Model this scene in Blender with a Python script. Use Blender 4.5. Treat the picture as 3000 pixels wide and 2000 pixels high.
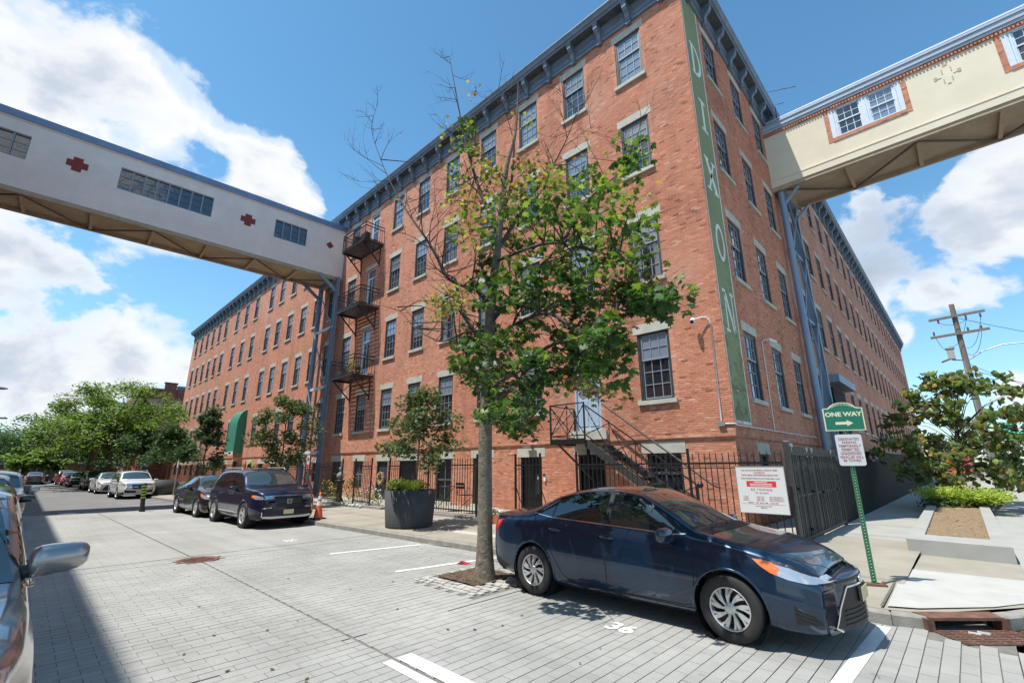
import bpy, bmesh, math, random
import numpy as np
from mathutils import Vector, Matrix
from mathutils.bvhtree import BVHTree
from mathutils import geometry as mgeo
R_ = math.radians
random.seed(7)
rng = np.random.default_rng(7)
for o in list(bpy.data.objects): bpy.data.objects.remove(o)
scene = bpy.context.scene
COL = scene.collection

# ------------------------------------------------------------ camera
YAW, PITCH, ROLL = R_(46.0), R_(15.2), R_(0.18)
f0 = Vector((-math.cos(YAW), math.sin(YAW), 0)); r0 = Vector((math.sin(YAW), math.cos(YAW), 0)); u0 = Vector((0, 0, 1))
fw = f0 * math.cos(PITCH) + u0 * math.sin(PITCH)
up = -f0 * math.sin(PITCH) + u0 * math.cos(PITCH)
rt = r0 * math.cos(ROLL) - up * math.sin(ROLL)
uu = up * math.cos(ROLL) + r0 * math.sin(ROLL)
cam = bpy.data.cameras.new('camera'); camo = bpy.data.objects.new('camera', cam); COL.objects.link(camo)
M = Matrix((rt, uu, -fw)).transposed().to_4x4(); M.translation = Vector((0, 0, 1.745))
camo.matrix_world = M
cam.sensor_width = 36.0; cam.lens = 1338 / 3000 * 36; cam.clip_start = 0.05; cam.clip_end = 3000
scene.camera = camo

# ------------------------------------------------------------ light
SUNV = Vector((-0.15, -0.37, 1.0)).normalized()      # towards the sun
sun = bpy.data.lights.new('sun', 'SUN'); suno = bpy.data.objects.new('sun', sun); COL.objects.link(suno)
sun.energy = 3.3; sun.angle = R_(0.53); sun.color = (1.0, 0.955, 0.88)
suno.rotation_euler = (-SUNV).to_track_quat('-Z', 'Y').to_euler(); suno.location = SUNV * 60
elev = math.asin(SUNV.z); azim = math.atan2(SUNV.x, SUNV.y)
world = bpy.data.worlds.new('World'); scene.world = world; world.use_nodes = True
wn = world.node_tree; wn.nodes.clear()
def N(t, kind, **kw):
    n = t.nodes.new(kind)
    for k, v in kw.items():
        if k == 'inp':
            for kk, vv in v.items(): n.inputs[kk].default_value = vv
        else: setattr(n, k, v)
    return n
def Lk(t, a, b): t.links.new(a, b)
def ramp(t, pts, interp='LINEAR'):
    n = t.nodes.new('ShaderNodeValToRGB'); n.color_ramp.interpolation = interp
    e = n.color_ramp.elements
    while len(e) < len(pts): e.new(0.5)
    for i, (p, c) in enumerate(pts):
        e[i].position = p; e[i].color = (c, c, c, 1) if isinstance(c, (int, float)) else (*c, 1)
    return n
def math_(t, op, a, b=None, c=None):
    n = t.nodes.new('ShaderNodeMath'); n.operation = op
    for i, v in enumerate((a, b, c)):
        if v is None: continue
        if isinstance(v, (int, float)): n.inputs[i].default_value = v
        else: t.links.new(v, n.inputs[i])
    return n.outputs[0]
sky = N(wn, 'ShaderNodeTexSky', sky_type='NISHITA', sun_disc=False, sun_elevation=elev, sun_rotation=azim, air_density=1.0, dust_density=0.6, ozone_density=2.2)
skyk = N(wn, 'ShaderNodeVectorMath', operation='SCALE'); skyk.inputs['Scale'].default_value = 0.148
Lk(wn, sky.outputs[0], skyk.inputs[0])
tc = N(wn, 'ShaderNodeTexCoord')
hs = N(wn, 'ShaderNodeVectorMath', operation='MULTIPLY'); Lk(wn, skyk.outputs[0], hs.inputs[0])
sz_ = N(wn, 'ShaderNodeSeparateXYZ'); nv_ = N(wn, 'ShaderNodeVectorMath', operation='NORMALIZE'); Lk(wn, tc.outputs['Generated'], nv_.inputs[0]); Lk(wn, nv_.outputs[0], sz_.inputs[0])
rz_ = ramp(wn, [(0.0, (.60, .70, .74)), (0.22, (.55, .74, .78)), (0.5, (.48, .75, .77)), (0.8, (.40, .66, .70))]); Lk(wn, sz_.outputs[2], rz_.inputs[0]); Lk(wn, rz_.outputs[0], hs.inputs[1])
# cumulus: banks of cloud at given directions, broken up by noise; loose cloud elsewhere
BANKS = [(-.85,-.05,.50,.20),(-.87,-.16,.42,.22),(-.83,.06,.50,.12),(-.80,.18,.50,.085),(-.82,.20,.43,.09),(-.84,.10,.43,.11),(-.95,-.10,.30,.10),(-.98,.09,.15,.10),(-.99,-.02,.09,.10),
         (-.97,.17,.17,.05),(.07,.94,.33,.10),(-.05,.94,.32,.10),(.0,.96,.27,.06),(.14,.93,.34,.12),(-.04,.98,.205,.035),(.07,.985,.105,.06),(.12,.98,.13,.05),         (.5,.7,.35,.3),(.8,-.3,.4,.28),(-.2,-.8,.35,.3),(.3,-.9,.5,.2),(.9,.3,.2,.2),(-.6,-.7,.4,.18),(.1,-.99,.15,.15)]
nrm = N(wn, 'ShaderNodeVectorMath', operation='NORMALIZE'); Lk(wn, tc.outputs['Generated'], nrm.inputs[0])
acc = None
for (x, y, z, rr) in BANKS:
    v = Vector((x, y, z)).normalized()
    d = N(wn, 'ShaderNodeVectorMath', operation='DISTANCE'); Lk(wn, nrm.outputs[0], d.inputs[0]); d.inputs[1].default_value = v
    q = math_(wn, 'DIVIDE', d.outputs['Value'], rr); q = math_(wn, 'SUBTRACT', 1.0, q)
    acc = q if acc is None else math_(wn, 'SMOOTH_MAX', acc, q, 0.25)
mp = N(wn, 'ShaderNodeMapping'); mp.inputs['Scale'].default_value = (1, 1, 1.5); Lk(wn, nrm.outputs[0], mp.inputs[0])
n1 = N(wn, 'ShaderNodeTexNoise', inp={'Scale': 5.5, 'Detail': 9.0, 'Roughness': 0.56, 'Distortion': 0.25}); Lk(wn, mp.outputs[0], n1.inputs['Vector'])
n2 = N(wn, 'ShaderNodeTexNoise', inp={'Scale': 3.2, 'Detail': 6.0, 'Roughness': 0.5}); 
off = N(wn, 'ShaderNodeVectorMath', operation='ADD'); off.inputs[1].default_value = (0.05, 0.09, -0.05); Lk(wn, mp.outputs[0], off.inputs[0]); Lk(wn, off.outputs[0], n2.inputs['Vector'])
dens = math_(wn, 'ADD', math_(wn, 'MULTIPLY', math_(wn, 'MAXIMUM', acc, -1.5), 0.52), math_(wn, 'MULTIPLY', math_(wn, 'SUBTRACT', n1.outputs[0], 0.5), 2.3))
mask = ramp(wn, [(0.0, 0.0), (0.04, 0.0), (0.22, 0.82), (0.42, 1.0)], 'EASE'); Lk(wn, dens, mask.inputs[0])
thick = math_(wn, 'ADD', math_(wn, 'MULTIPLY', dens, 0.9), math_(wn, 'MULTIPLY', math_(wn, 'SUBTRACT', n2.outputs[0], 0.5), 2.0))
cc = ramp(wn, [(0.0, (.42, .48, .54)), (0.16, (.535, .54, .545)), (0.36, (.48, .50, .52)), (0.56, (.35, .385, .44)), (0.85, (.26, .305, .37))]); Lk(wn, thick, cc.inputs[0])
mixw = N(wn, 'ShaderNodeMix', data_type='RGBA'); Lk(wn, mask.outputs[0], mixw.inputs[0]); Lk(wn, hs.outputs[0], mixw.inputs[6]); Lk(wn, cc.outputs[0], mixw.inputs[7])
bg = N(wn, 'ShaderNodeBackground'); bg.inputs['Strength'].default_value = 1.0
wo = N(wn, 'ShaderNodeOutputWorld'); Lk(wn, mixw.outputs[2], bg.inputs['Color']); Lk(wn, bg.outputs[0], wo.inputs[0])
vs = scene.view_settings; vs.view_transform = 'Standard'; vs.look = 'None'; vs.exposure = 0.93; vs.gamma = 1.0; vs.use_curve_mapping = False
scene.display_settings.display_device = 'sRGB'
cy = scene.cycles; cy.max_bounces = 7; cy.diffuse_bounces = 3; cy.glossy_bounces = 3; cy.transmission_bounces = 4; cy.transparent_max_bounces = 6; cy.use_denoising = True; cy.sample_clamp_indirect = 6

# ------------------------------------------------------------ materials
MATS = {}
def newmat(name):
    m = bpy.data.materials.new(name); m.use_nodes = True; MATS[name] = m
    return m, m.node_tree, m.node_tree.nodes['Principled BSDF']
def pbr(name, col, rough=0.6, metal=0.0, noise=0.0, nscale=6.0, bump=0.0, bscale=60.0, coat=0.0, spec=0.5, streak=0.0, emis=None, ior=None):
    m, t, b = newmat(name)
    b.inputs['Roughness'].default_value = rough; b.inputs['Metallic'].default_value = metal
    b.inputs['Specular IOR Level'].default_value = spec; b.inputs['Base Color'].default_value = (*col, 1)
    if ior: b.inputs['IOR'].default_value = ior
    if coat: b.inputs['Coat Weight'].default_value = coat; b.inputs['Coat Roughness'].default_value = 0.03
    g = N(t, 'ShaderNodeNewGeometry')
    if noise or streak:
        n = N(t, 'ShaderNodeTexNoise', inp={'Scale': nscale, 'Detail': 6.0, 'Roughness': 0.62}); 
        if streak:
            mpn = N(t, 'ShaderNodeMapping'); mpn.inputs['Scale'].default_value = (1, 1, .08); Lk(t, g.outputs['Position'], mpn.inputs[0]); Lk(t, mpn.outputs[0], n.inputs['Vector'])
        else: Lk(t, g.outputs['Position'], n.inputs['Vector'])
        k = max(noise, streak)
        r = ramp(t, [(0.3, tuple(c * (1 - k) for c in col)), (0.7, tuple(min(1, c * (1 + k)) for c in col))]); Lk(t, n.outputs[0], r.inputs[0]); Lk(t, r.outputs[0], b.inputs['Base Color'])
    if bump:
        n = N(t, 'ShaderNodeTexNoise', inp={'Scale': bscale, 'Detail': 5.0, 'Roughness': 0.6}); Lk(t, g.outputs['Position'], n.inputs['Vector'])
        bm = N(t, 'ShaderNodeBump', inp={'Strength': bump, 'Distance': 0.02}); Lk(t, n.outputs[0], bm.inputs['Height']); Lk(t, bm.outputs[0], b.inputs['Normal'])
    return m

def brickmat(name, c1, c2, mort, pale=0.05, dark=0.05, paint=None):
    """running-bond brick 0.203 x 0.0677 m laid out on world position so that real bricks sit on its cells"""
    m, t, b = newmat(name)
    g = N(t, 'ShaderNodeNewGeometry'); sp = N(t, 'ShaderNodeSeparateXYZ'); Lk(t, g.outputs['Position'], sp.inputs[0])
    tn = N(t, 'ShaderNodeSeparateXYZ'); Lk(t, g.outputs['True Normal'], tn.inputs[0])
    isx = math_(t, 'GREATER_THAN', math_(t, 'ABSOLUTE', tn.outputs[0]), 0.6)
    u = math_(t, 'ADD', math_(t, 'MULTIPLY', sp.outputs[1], isx), math_(t, 'MULTIPLY', sp.outputs[0], math_(t, 'SUBTRACT', 1.0, isx)))
    row = math_(t, 'FLOOR', math_(t, 'DIVIDE', sp.outputs[2], 0.0677))
    par = math_(t, 'MULTIPLY', math_(t, 'MODULO', math_(t, 'ADD', row, 1000.0), 2.0), 0.5)
    uc = math_(t, 'ADD', math_(t, 'DIVIDE', u, 0.203), par)
    col = math_(t, 'FLOOR', uc)
    fu = math_(t, 'FRACT', uc); fz = math_(t, 'FRACT', math_(t, 'DIVIDE', sp.outputs[2], 0.0677))
    du = math_(t, 'MULTIPLY', math_(t, 'SUBTRACT', 0.5, math_(t, 'ABSOLUTE', math_(t, 'SUBTRACT', fu, 0.5))), 0.203)
    dz = math_(t, 'MULTIPLY', math_(t, 'SUBTRACT', 0.5, math_(t, 'ABSOLUTE', math_(t, 'SUBTRACT', fz, 0.5))), 0.0677)
    dm = math_(t, 'MINIMUM', du, dz)
    mk = N(t, 'ShaderNodeMapRange', inp={'From Min': 0.0035, 'From Max': 0.0075}); Lk(t, dm, mk.inputs[0])
    cx = N(t, 'ShaderNodeCombineXYZ'); Lk(t, col, cx.inputs[0]); Lk(t, row, cx.inputs[1]); Lk(t, isx, cx.inputs[2])
    wn_ = N(t, 'ShaderNodeTexWhiteNoise', noise_dimensions='3D'); Lk(t, cx.outputs[0], wn_.inputs['Vector'])
    e = 0.5
    r = ramp(t, [(0.0, tuple(c * 0.5 for c in c1)), (dark, tuple(c * .72 for c in c1)), (dark + .05, c1), (0.85 - pale, c2), (1 - pale, tuple(min(1, c * 1.10 + .03) for c in c2)), (1.0, (.64, .40, .29))]); Lk(t, wn_.outputs['Value'], r.inputs[0])
    n = N(t, 'ShaderNodeTexNoise', inp={'Scale': 0.55, 'Detail': 7.0, 'Roughness': 0.65}); Lk(t, g.outputs['Position'], n.inputs['Vector'])
    r2 = ramp(t, [(0.30, (.80, .76, .75)), (0.5, (1, 1, 1)), (0.72, (1.12, 1.10, 1.08))]); Lk(t, n.outputs[0], r2.inputs[0])
    mu = N(t, 'ShaderNodeMix', data_type='RGBA', blend_type='MULTIPLY'); mu.inputs[0].default_value = 1.0; Lk(t, r.outputs[0], mu.inputs[6]); Lk(t, r2.outputs[0], mu.inputs[7])
    n3 = N(t, 'ShaderNodeTexNoise', inp={'Scale': 45.0, 'Detail': 4.0, 'Roughness': 0.7}); Lk(t, g.outputs['Position'], n3.inputs['Vector'])
    r3 = ramp(t, [(0.25, (.86, .86, .86)), (0.8, (1.13, 1.13, 1.13))]); Lk(t, n3.outputs[0], r3.inputs[0])
    mu2 = N(t, 'ShaderNodeMix', data_type='RGBA', blend_type='MULTIPLY'); mu2.inputs[0].default_value = 1.0; Lk(t, mu.outputs[2], mu2.inputs[6]); Lk(t, r3.outputs[0], mu2.inputs[7])
    mx = N(t, 'ShaderNodeMix', data_type='RGBA'); Lk(t, mk.outputs[0], mx.inputs[0]); mx.inputs[6].default_value = (*mort, 1); Lk(t, mu2.outputs[2], mx.inputs[7])
    # rain streaks and repointed pale areas, fixed on the wall
    mps = N(t, 'ShaderNodeMapping'); mps.inputs['Scale'].default_value = (1.6, 1.6, .10); Lk(t, g.outputs['Position'], mps.inputs[0])
    ns_ = N(t, 'ShaderNodeTexNoise', inp={'Scale': 1.0, 'Detail': 6.0, 'Roughness': 0.6}); Lk(t, mps.outputs[0], ns_.inputs['Vector'])
    rs_ = ramp(t, [(0.30, (.76, .73, .72)), (0.48, (1, 1, 1)), (0.8, (1.04, 1.03, 1.02))]); Lk(t, ns_.outputs[0], rs_.inputs[0])
    ms_ = N(t, 'ShaderNodeMix', data_type='RGBA', blend_type='MULTIPLY'); ms_.inputs[0].default_value = .8; Lk(t, mx.outputs[2], ms_.inputs[6]); Lk(t, rs_.outputs[0], ms_.inputs[7])
    np_ = N(t, 'ShaderNodeTexNoise', inp={'Scale': .33, 'Detail': 4.0, 'Roughness': 0.55}); Lk(t, g.outputs['Position'], np_.inputs['Vector'])
    rp_ = ramp(t, [(0.56, 0.0), (0.72, 0.34)]); Lk(t, np_.outputs[0], rp_.inputs[0])
    mq_ = N(t, 'ShaderNodeMix', data_type='RGBA'); Lk(t, rp_.outputs[0], mq_.inputs[0]); Lk(t, ms_.outputs[2], mq_.inputs[6]); mq_.inputs[7].default_value = (*[min(1, c * 1.05 + .05) for c in mort], 1)
    out = mq_.outputs[2]
    if paint:
        n4 = N(t, 'ShaderNodeTexNoise', inp={'Scale': 3.0, 'Detail': 9.0, 'Roughness': 0.72}); Lk(t, g.outputs['Position'], n4.inputs['Vector'])
        zf = N(t, 'ShaderNodeMapRange', inp={'From Min': 2.8, 'From Max': 11.0, 'To Min': 0.08, 'To Max': -0.12}); Lk(t, sp.outputs[2], zf.inputs[0])
        wv = math_(t, 'ADD', n4.outputs[0], zf.outputs[0]); wv = math_(t, 'ADD', wv, math_(t, 'MULTIPLY', wn_.outputs['Value'], 0.10))
        r4 = ramp(t, [(0.58, 1.0), (0.70, 0.12)]); Lk(t, wv, r4.inputs[0])
        pc = N(t, 'ShaderNodeMix', data_type='RGBA', blend_type='MULTIPLY'); pc.inputs[0].default_value = 0.8; pc.inputs[6].default_value = (*paint, 1); Lk(t, r2.outputs[0], pc.inputs[7])
        my = N(t, 'ShaderNodeMix', data_type='RGBA'); Lk(t, r4.outputs[0], my.inputs[0]); Lk(t, out, my.inputs[6]); Lk(t, pc.outputs[2], my.inputs[7]); out = my.outputs[2]
    Lk(t, out, b.inputs['Base Color']); b.inputs['Roughness'].default_value = 0.88; b.inputs['Specular IOR Level'].default_value = 0.25
    hh = math_(t, 'ADD', math_(t, 'MULTIPLY', mk.outputs[0], 0.008), math_(t, 'MULTIPLY', n3.outputs[0], 0.004)); hh = math_(t, 'ADD', hh, math_(t, 'MULTIPLY', wn_.outputs['Value'], 0.003))
    bm = N(t, 'ShaderNodeBump', inp={'Strength': 0.55, 'Distance': 1.0}); Lk(t, hh, bm.inputs['Height']); Lk(t, bm.outputs[0], b.inputs['Normal'])
    return m
brickmat('brick', (.53, .195, .115), (.60, .250, .152), (.50, .36, .285), 0.03, 0.03)
brickmat('brick_dark', (.20, .085, .065), (.28, .12, .085), (.30, .26, .23), 0.03, 0.12)
brickmat('brick_red', (.45, .05, .035), (.50, .07, .045), (.40, .15, .12), 0.03, 0.03)
brickmat('painted_green', (.10, .11, .06), (.16, .16, .08), (.20, .22, .12), 0.05, 0.06, paint=(.26, .30, .165))
brickmat('painted_white', (.42, .30, .22), (.50, .38, .28), (.50, .48, .40), 0.05, 0.06, paint=(.78, .79, .72))
pbr('limestone', (.48, .475, .41), .85, noise=.16, nscale=3, bump=.3, bscale=50)
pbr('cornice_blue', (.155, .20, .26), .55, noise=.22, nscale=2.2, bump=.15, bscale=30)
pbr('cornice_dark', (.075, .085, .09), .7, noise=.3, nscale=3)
pbr('frame_dark', (.045, .052, .062), .45, noise=.15)
pbr('muntin', (.26, .29, .33), .5)
pbr('muntin_white', (.62, .70, .78), .5, noise=.08, nscale=8)
pbr('door_blue', (.40, .50, .62), .45, noise=.08)
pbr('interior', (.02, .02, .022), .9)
pbr('blind', (.42, .43, .42), .8)
pbr('curtain', (.30, .31, .33), .85)
pbr('iron', (.012, .012, .014), .42, spec=.6)
pbr('iron_worn', (.060, .060, .060), .5, metal=.3, noise=.3, nscale=14)
pbr('steel_blue', (.22, .31, .42), .5, metal=.15, noise=.18, nscale=2.5, streak=.2)
pbr('stucco_pink', (.80, .74, .685), .9, noise=.07, nscale=1.1, bump=.35, bscale=45)
pbr('stucco_cream', (.74, .665, .51), .9, noise=.05, nscale=1.1, bump=.2, bscale=40)
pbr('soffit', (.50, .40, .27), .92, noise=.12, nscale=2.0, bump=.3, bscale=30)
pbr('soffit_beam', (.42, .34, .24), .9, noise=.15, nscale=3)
pbr('rust_rod', (.16, .13, .105), .7, noise=.25, nscale=5)
pbr('roof_metal', (.17, .25, .38), .45, metal=.2, noise=.12, nscale=1.5)
pbr('roof_dark', (.05, .05, .055), .9)
pbr('siding', (.36, .42, .50), .5, noise=.1, nscale=3)
pbr('cross_red', (.24, .045, .035), .8, noise=.15, nscale=6)
pbr('concrete', (.34, .335, .31), .9, noise=.10, nscale=1.7, bump=.25, bscale=70)
pbr('sidewalk', (.30, .275, .225), .92, noise=.14, nscale=1.2, bump=.25, bscale=90)
pbr('sidewalk_new', (.42, .415, .39), .9, noise=.09, nscale=2.5, bump=.2, bscale=90)
pbr('kerb', (.27, .255, .225), .9, noise=.2, nscale=5, bump=.4, bscale=60)
pbr('asphalt', (.16, .16, .158), .92, noise=.16, nscale=.9, bump=.5, bscale=120)
pbr('asphalt_right', (.20, .20, .205), .92, noise=.12, nscale=.9, bump=.4, bscale=120)
pbr('joint_dark', (.12, .115, .10), .95, noise=.3, nscale=8)
pbr('mortar_bed', (.17, .165, .145), .95, noise=.2, nscale=9, bump=.4, bscale=110)
pbr('paint_white', (.66, .66, .65), .8, noise=.12, nscale=12)
pbr('soil', (.10, .07, .045), .97, noise=.4, nscale=14, bump=.9, bscale=30)
pbr('mulch', (.24, .17, .10), .97, noise=.45, nscale=18, bump=1.0, bscale=26)
pbr('cobble', (.40, .39, .36), .9, noise=.18, nscale=4, bump=.4, bscale=50)
pbr('rust_iron', (.15, .075, .05), .75, noise=.4, nscale=9, bump=.4, bscale=60)
pbr('black', (.006, .006, .007), .8)
pbr('plastic_dark', (.025, .026, .028), .5, noise=.15, nscale=20)
pbr('planter_grey', (.055, .058, .062), .75, noise=.12, nscale=5, bump=.12, bscale=120)
pbr('cone_orange', (.80, .13, .03), .5, noise=.06)
pbr('reflective_white', (.80, .80, .78), .35)
pbr('sign_green', (.010, .17, .095), .35)
pbr('post_green', (.035, .17, .07), .5, noise=.15, nscale=20)
pbr('sign_white', (.66, .66, .66), .4)
pbr('sign_red', (.66, .045, .04), .4)
pbr('ink_red', (.36, .045, .04), .5)
pbr('ink_dark', (.09, .05, .05), .5)
pbr('cream', (.78, .72, .50), .5)
pbr('awning_green', (.035, .21, .14), .75, streak=.12, nscale=3)
pbr('bark', (.175, .15, .115), .95, noise=.35, nscale=11, bump=1.0, bscale=24)
pbr('bark_dark', (.07, .058, .048), .95, noise=.3, nscale=9, bump=.8, bscale=24)
pbr('wood_pole', (.22, .18, .145), .9, streak=.25, nscale=14)
pbr('galv', (.42, .44, .45), .4, metal=.6, noise=.1)
pbr('white_metal', (.72, .72, .71), .45)
pbr('terracotta', (.42, .15, .07), .8)
pbr('flower_white', (.85, .84, .78), .7)
pbr('flower_yellow', (.80, .60, .10), .7)
pbr('flower_orange', (.85, .22, .03), .7)
pbr('straw', (.42, .32, .17), .9, noise=.3, nscale=30)
pbr('stone_grey', (.42, .42, .40), .8)
pbr('red_paper', (.55, .03, .05), .6)
pbr('bollard_yellow', (.45, .75, .05), .5)
# vehicle materials
def paint(name, col, metal=.55, rough=.32, coat=1.0):
    m = pbr(name, col, rough, metal=metal, coat=coat, spec=.5)
    return m
paint('paint_navy', (.006, .026, .062), .5, .28)
paint('paint_suv_blue', (.010, .014, .052), .55, .32)
paint('paint_black', (.014, .017, .022), .3, .3)
paint('paint_white_car', (.60, .60, .59), .0, .35)
paint('paint_silver', (.42, .43, .43), .7, .32)
paint('paint_grey', (.16, .165, .17), .6, .32)
paint('paint_red', (.42, .012, .015), .2, .3)
paint('paint_taupe', (.33, .31, .305), .75, .28)
pbr('glass_car', (.006, .008, .009), .02, spec=.9, coat=1.0)
pbr('glass_shield', (.030, .045, .042), .02, spec=.9, coat=1.0)
pbr('rubber', (.022, .021, .020), .78, noise=.2, nscale=15)
pbr('wheel_silver', (.60, .60, .59), .35, metal=.6)
pbr('wheel_dark', (.10, .10, .105), .4, metal=.6)
pbr('chrome', (.78, .79, .80), .12, metal=1.0)
pbr('lamp_clear', (.55, .58, .62), .08, metal=.6, coat=1.0)
pbr('lamp_amber', (.70, .16, .03), .15, coat=1.0)
pbr('lamp_red', (.50, .012, .02), .12, coat=1.0)
pbr('plate_yellow', (.62, .55, .28), .5)
pbr('car_black', (.010, .010, .011), .45)
def glassmat(name, col, rough, wav):
    m, t, b = newmat(name); b.inputs['Base Color'].default_value = (*col, 1); b.inputs['Roughness'].default_value = rough; b.inputs['Specular IOR Level'].default_value = 1.0; b.inputs['IOR'].default_value = 1.6
    b.inputs['Coat Weight'].default_value = .6; b.inputs['Coat Roughness'].default_value = .02
    g = N(t, 'ShaderNodeNewGeometry'); n = N(t, 'ShaderNodeTexNoise', inp={'Scale': 1.6, 'Detail': 2.0}); Lk(t, g.outputs['Position'], n.inputs['Vector'])
    bm = N(t, 'ShaderNodeBump', inp={'Strength': wav, 'Distance': 0.05}); Lk(t, n.outputs[0], bm.inputs['Height']); Lk(t, bm.outputs[0], b.inputs['Normal'])
    return m
glassmat('pane_dark', (.018, .022, .028), .04, .35)
glassmat('pane_blind', (.20, .22, .23), .06, .3)
glassmat('pane_sky', (.20, .25, .32), .05, .3)  # pale blue base colour stands in for sky reflected in the glass
def leafmat(name):
    m, t, b = newmat(name)
    at = N(t, 'ShaderNodeAttribute', attribute_name='tint'); b.inputs['Roughness'].default_value = .5; b.inputs['Specular IOR Level'].default_value = .35
    oi = N(t, 'ShaderNodeObjectInfo')
    Lk(t, at.outputs['Color'], b.inputs['Base Color'])
    tr = N(t, 'ShaderNodeBsdfTranslucent'); sc_ = N(t, 'ShaderNodeMix', data_type='RGBA', blend_type='MULTIPLY'); sc_.inputs[0].default_value = 1.0
    Lk(t, at.outputs['Color'], sc_.inputs[6]); sc_.inputs[7].default_value = (1.8, 1.9, .8, 1); Lk(t, sc_.outputs[2], tr.inputs[0])
    ms = N(t, 'ShaderNodeMixShader'); ms.inputs[0].default_value = .38; Lk(t, b.outputs[0], ms.inputs[1]); Lk(t, tr.outputs[0], ms.inputs[2])
    Lk(t, ms.outputs[0], t.nodes['Material Output'].inputs[0])
    return m
leafmat('leaf')
def stains(t, g, mu):
    """oil drips, gum and scuffed tyre tracks that belong to the surface"""
    v = N(t, 'ShaderNodeTexVoronoi', inp={'Scale': 1.7, 'Randomness': 1.0}); Lk(t, g.outputs['Position'], v.inputs['Vector'])
    r1 = ramp(t, [(.0, .80), (.045, .84), (.07, 1.0)]); Lk(t, v.outputs['Distance'], r1.inputs[0])
    mp_ = N(t, 'ShaderNodeMapping'); mp_.inputs['Scale'].default_value = (.10, 1.3, 1); Lk(t, g.outputs['Position'], mp_.inputs[0])
    n = N(t, 'ShaderNodeTexNoise', inp={'Scale': 1.2, 'Detail': 7.0, 'Roughness': .65}); Lk(t, mp_.outputs[0], n.inputs['Vector'])
    r2 = ramp(t, [(.32, .86), (.5, 1.0), (.75, 1.05)]); Lk(t, n.outputs[0], r2.inputs[0])
    k = math_(t, 'MULTIPLY', r1.outputs[0], r2.outputs[0])
    n5 = N(t, 'ShaderNodeTexNoise', inp={'Scale': 2.3, 'Detail': 8.0, 'Roughness': .75}); Lk(t, g.outputs['Position'], n5.inputs['Vector'])
    r5 = ramp(t, [(.30, .90), (.5, 1.0)]); Lk(t, n5.outputs[0], r5.inputs[0]); k = math_(t, 'MULTIPLY', k, r5.outputs[0])
    cx_ = N(t, 'ShaderNodeCombineColor'); [Lk(t, k, cx_.inputs[i]) for i in range(3)]
    m2 = N(t, 'ShaderNodeMix', data_type='RGBA', blend_type='MULTIPLY'); m2.inputs[0].default_value = 1.0; Lk(t, mu.outputs[2], m2.inputs[6]); Lk(t, cx_.outputs[0], m2.inputs[7]); return m2
def pavermat():
    m, t, b = newmat('paver')
    g = N(t, 'ShaderNodeNewGeometry')
    n = N(t, 'ShaderNodeTexNoise', inp={'Scale': .45, 'Detail': 7.0, 'Roughness': .62}); Lk(t, g.outputs['Position'], n.inputs['Vector'])
    r = ramp(t, [(0.28, (.27, .268, .25)), (0.55, (.335, .333, .315)), (0.75, (.40, .397, .375))]); Lk(t, n.outputs[0], r.inputs[0])
    w = N(t, 'ShaderNodeTexWhiteNoise', noise_dimensions='1D')
    at = N(t, 'ShaderNodeAttribute', attribute_name='pid'); 
    cx = N(t, 'ShaderNodeVectorMath', operation='FLOOR')
    dv = N(t, 'ShaderNodeVectorMath', operation='DIVIDE'); dv.inputs[1].default_value = (.13, .28, 9); Lk(t, g.outputs['Position'], dv.inputs[0]); Lk(t, dv.outputs[0], cx.inputs[0])
    w2 = N(t, 'ShaderNodeTexWhiteNoise', noise_dimensions='3D'); Lk(t, cx.outputs[0], w2.inputs['Vector'])
    rr = ramp(t, [(0, (.95, .95, .95)), (1, (1.05, 1.05, 1.04))]); Lk(t, w2.outputs['Value'], rr.inputs[0])
    mu = N(t, 'ShaderNodeMix', data_type='RGBA', blend_type='MULTIPLY'); mu.inputs[0].default_value = 1.0; Lk(t, r.outputs[0], mu.inputs[6]); Lk(t, rr.outputs[0], mu.inputs[7])
    n3 = N(t, 'ShaderNodeTexNoise', inp={'Scale': 90.0, 'Detail': 4.0, 'Roughness': .7}); Lk(t, g.outputs['Position'], n3.inputs['Vector'])
    mu = stains(t, g, mu)
    r3 = ramp(t, [(.3, (.86, .86, .86)), (.7, (1.1, 1.1, 1.1))]); Lk(t, n3.outputs[0], r3.inputs[0])
    mu2 = N(t, 'ShaderNodeMix', data_type='RGBA', blend_type='MULTIPLY'); mu2.inputs[0].default_value = 1.0; Lk(t, mu.outputs[2], mu2.inputs[6]); Lk(t, r3.outputs[0], mu2.inputs[7])
    Lk(t, mu2.outputs[2], b.inputs['Base Color']); b.inputs['Roughness'].default_value = .9
    bm = N(t, 'ShaderNodeBump', inp={'Strength': .35, 'Distance': .01}); Lk(t, n3.outputs[0], bm.inputs['Height']); Lk(t, bm.outputs[0], b.inputs['Normal'])
pavermat()
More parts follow.
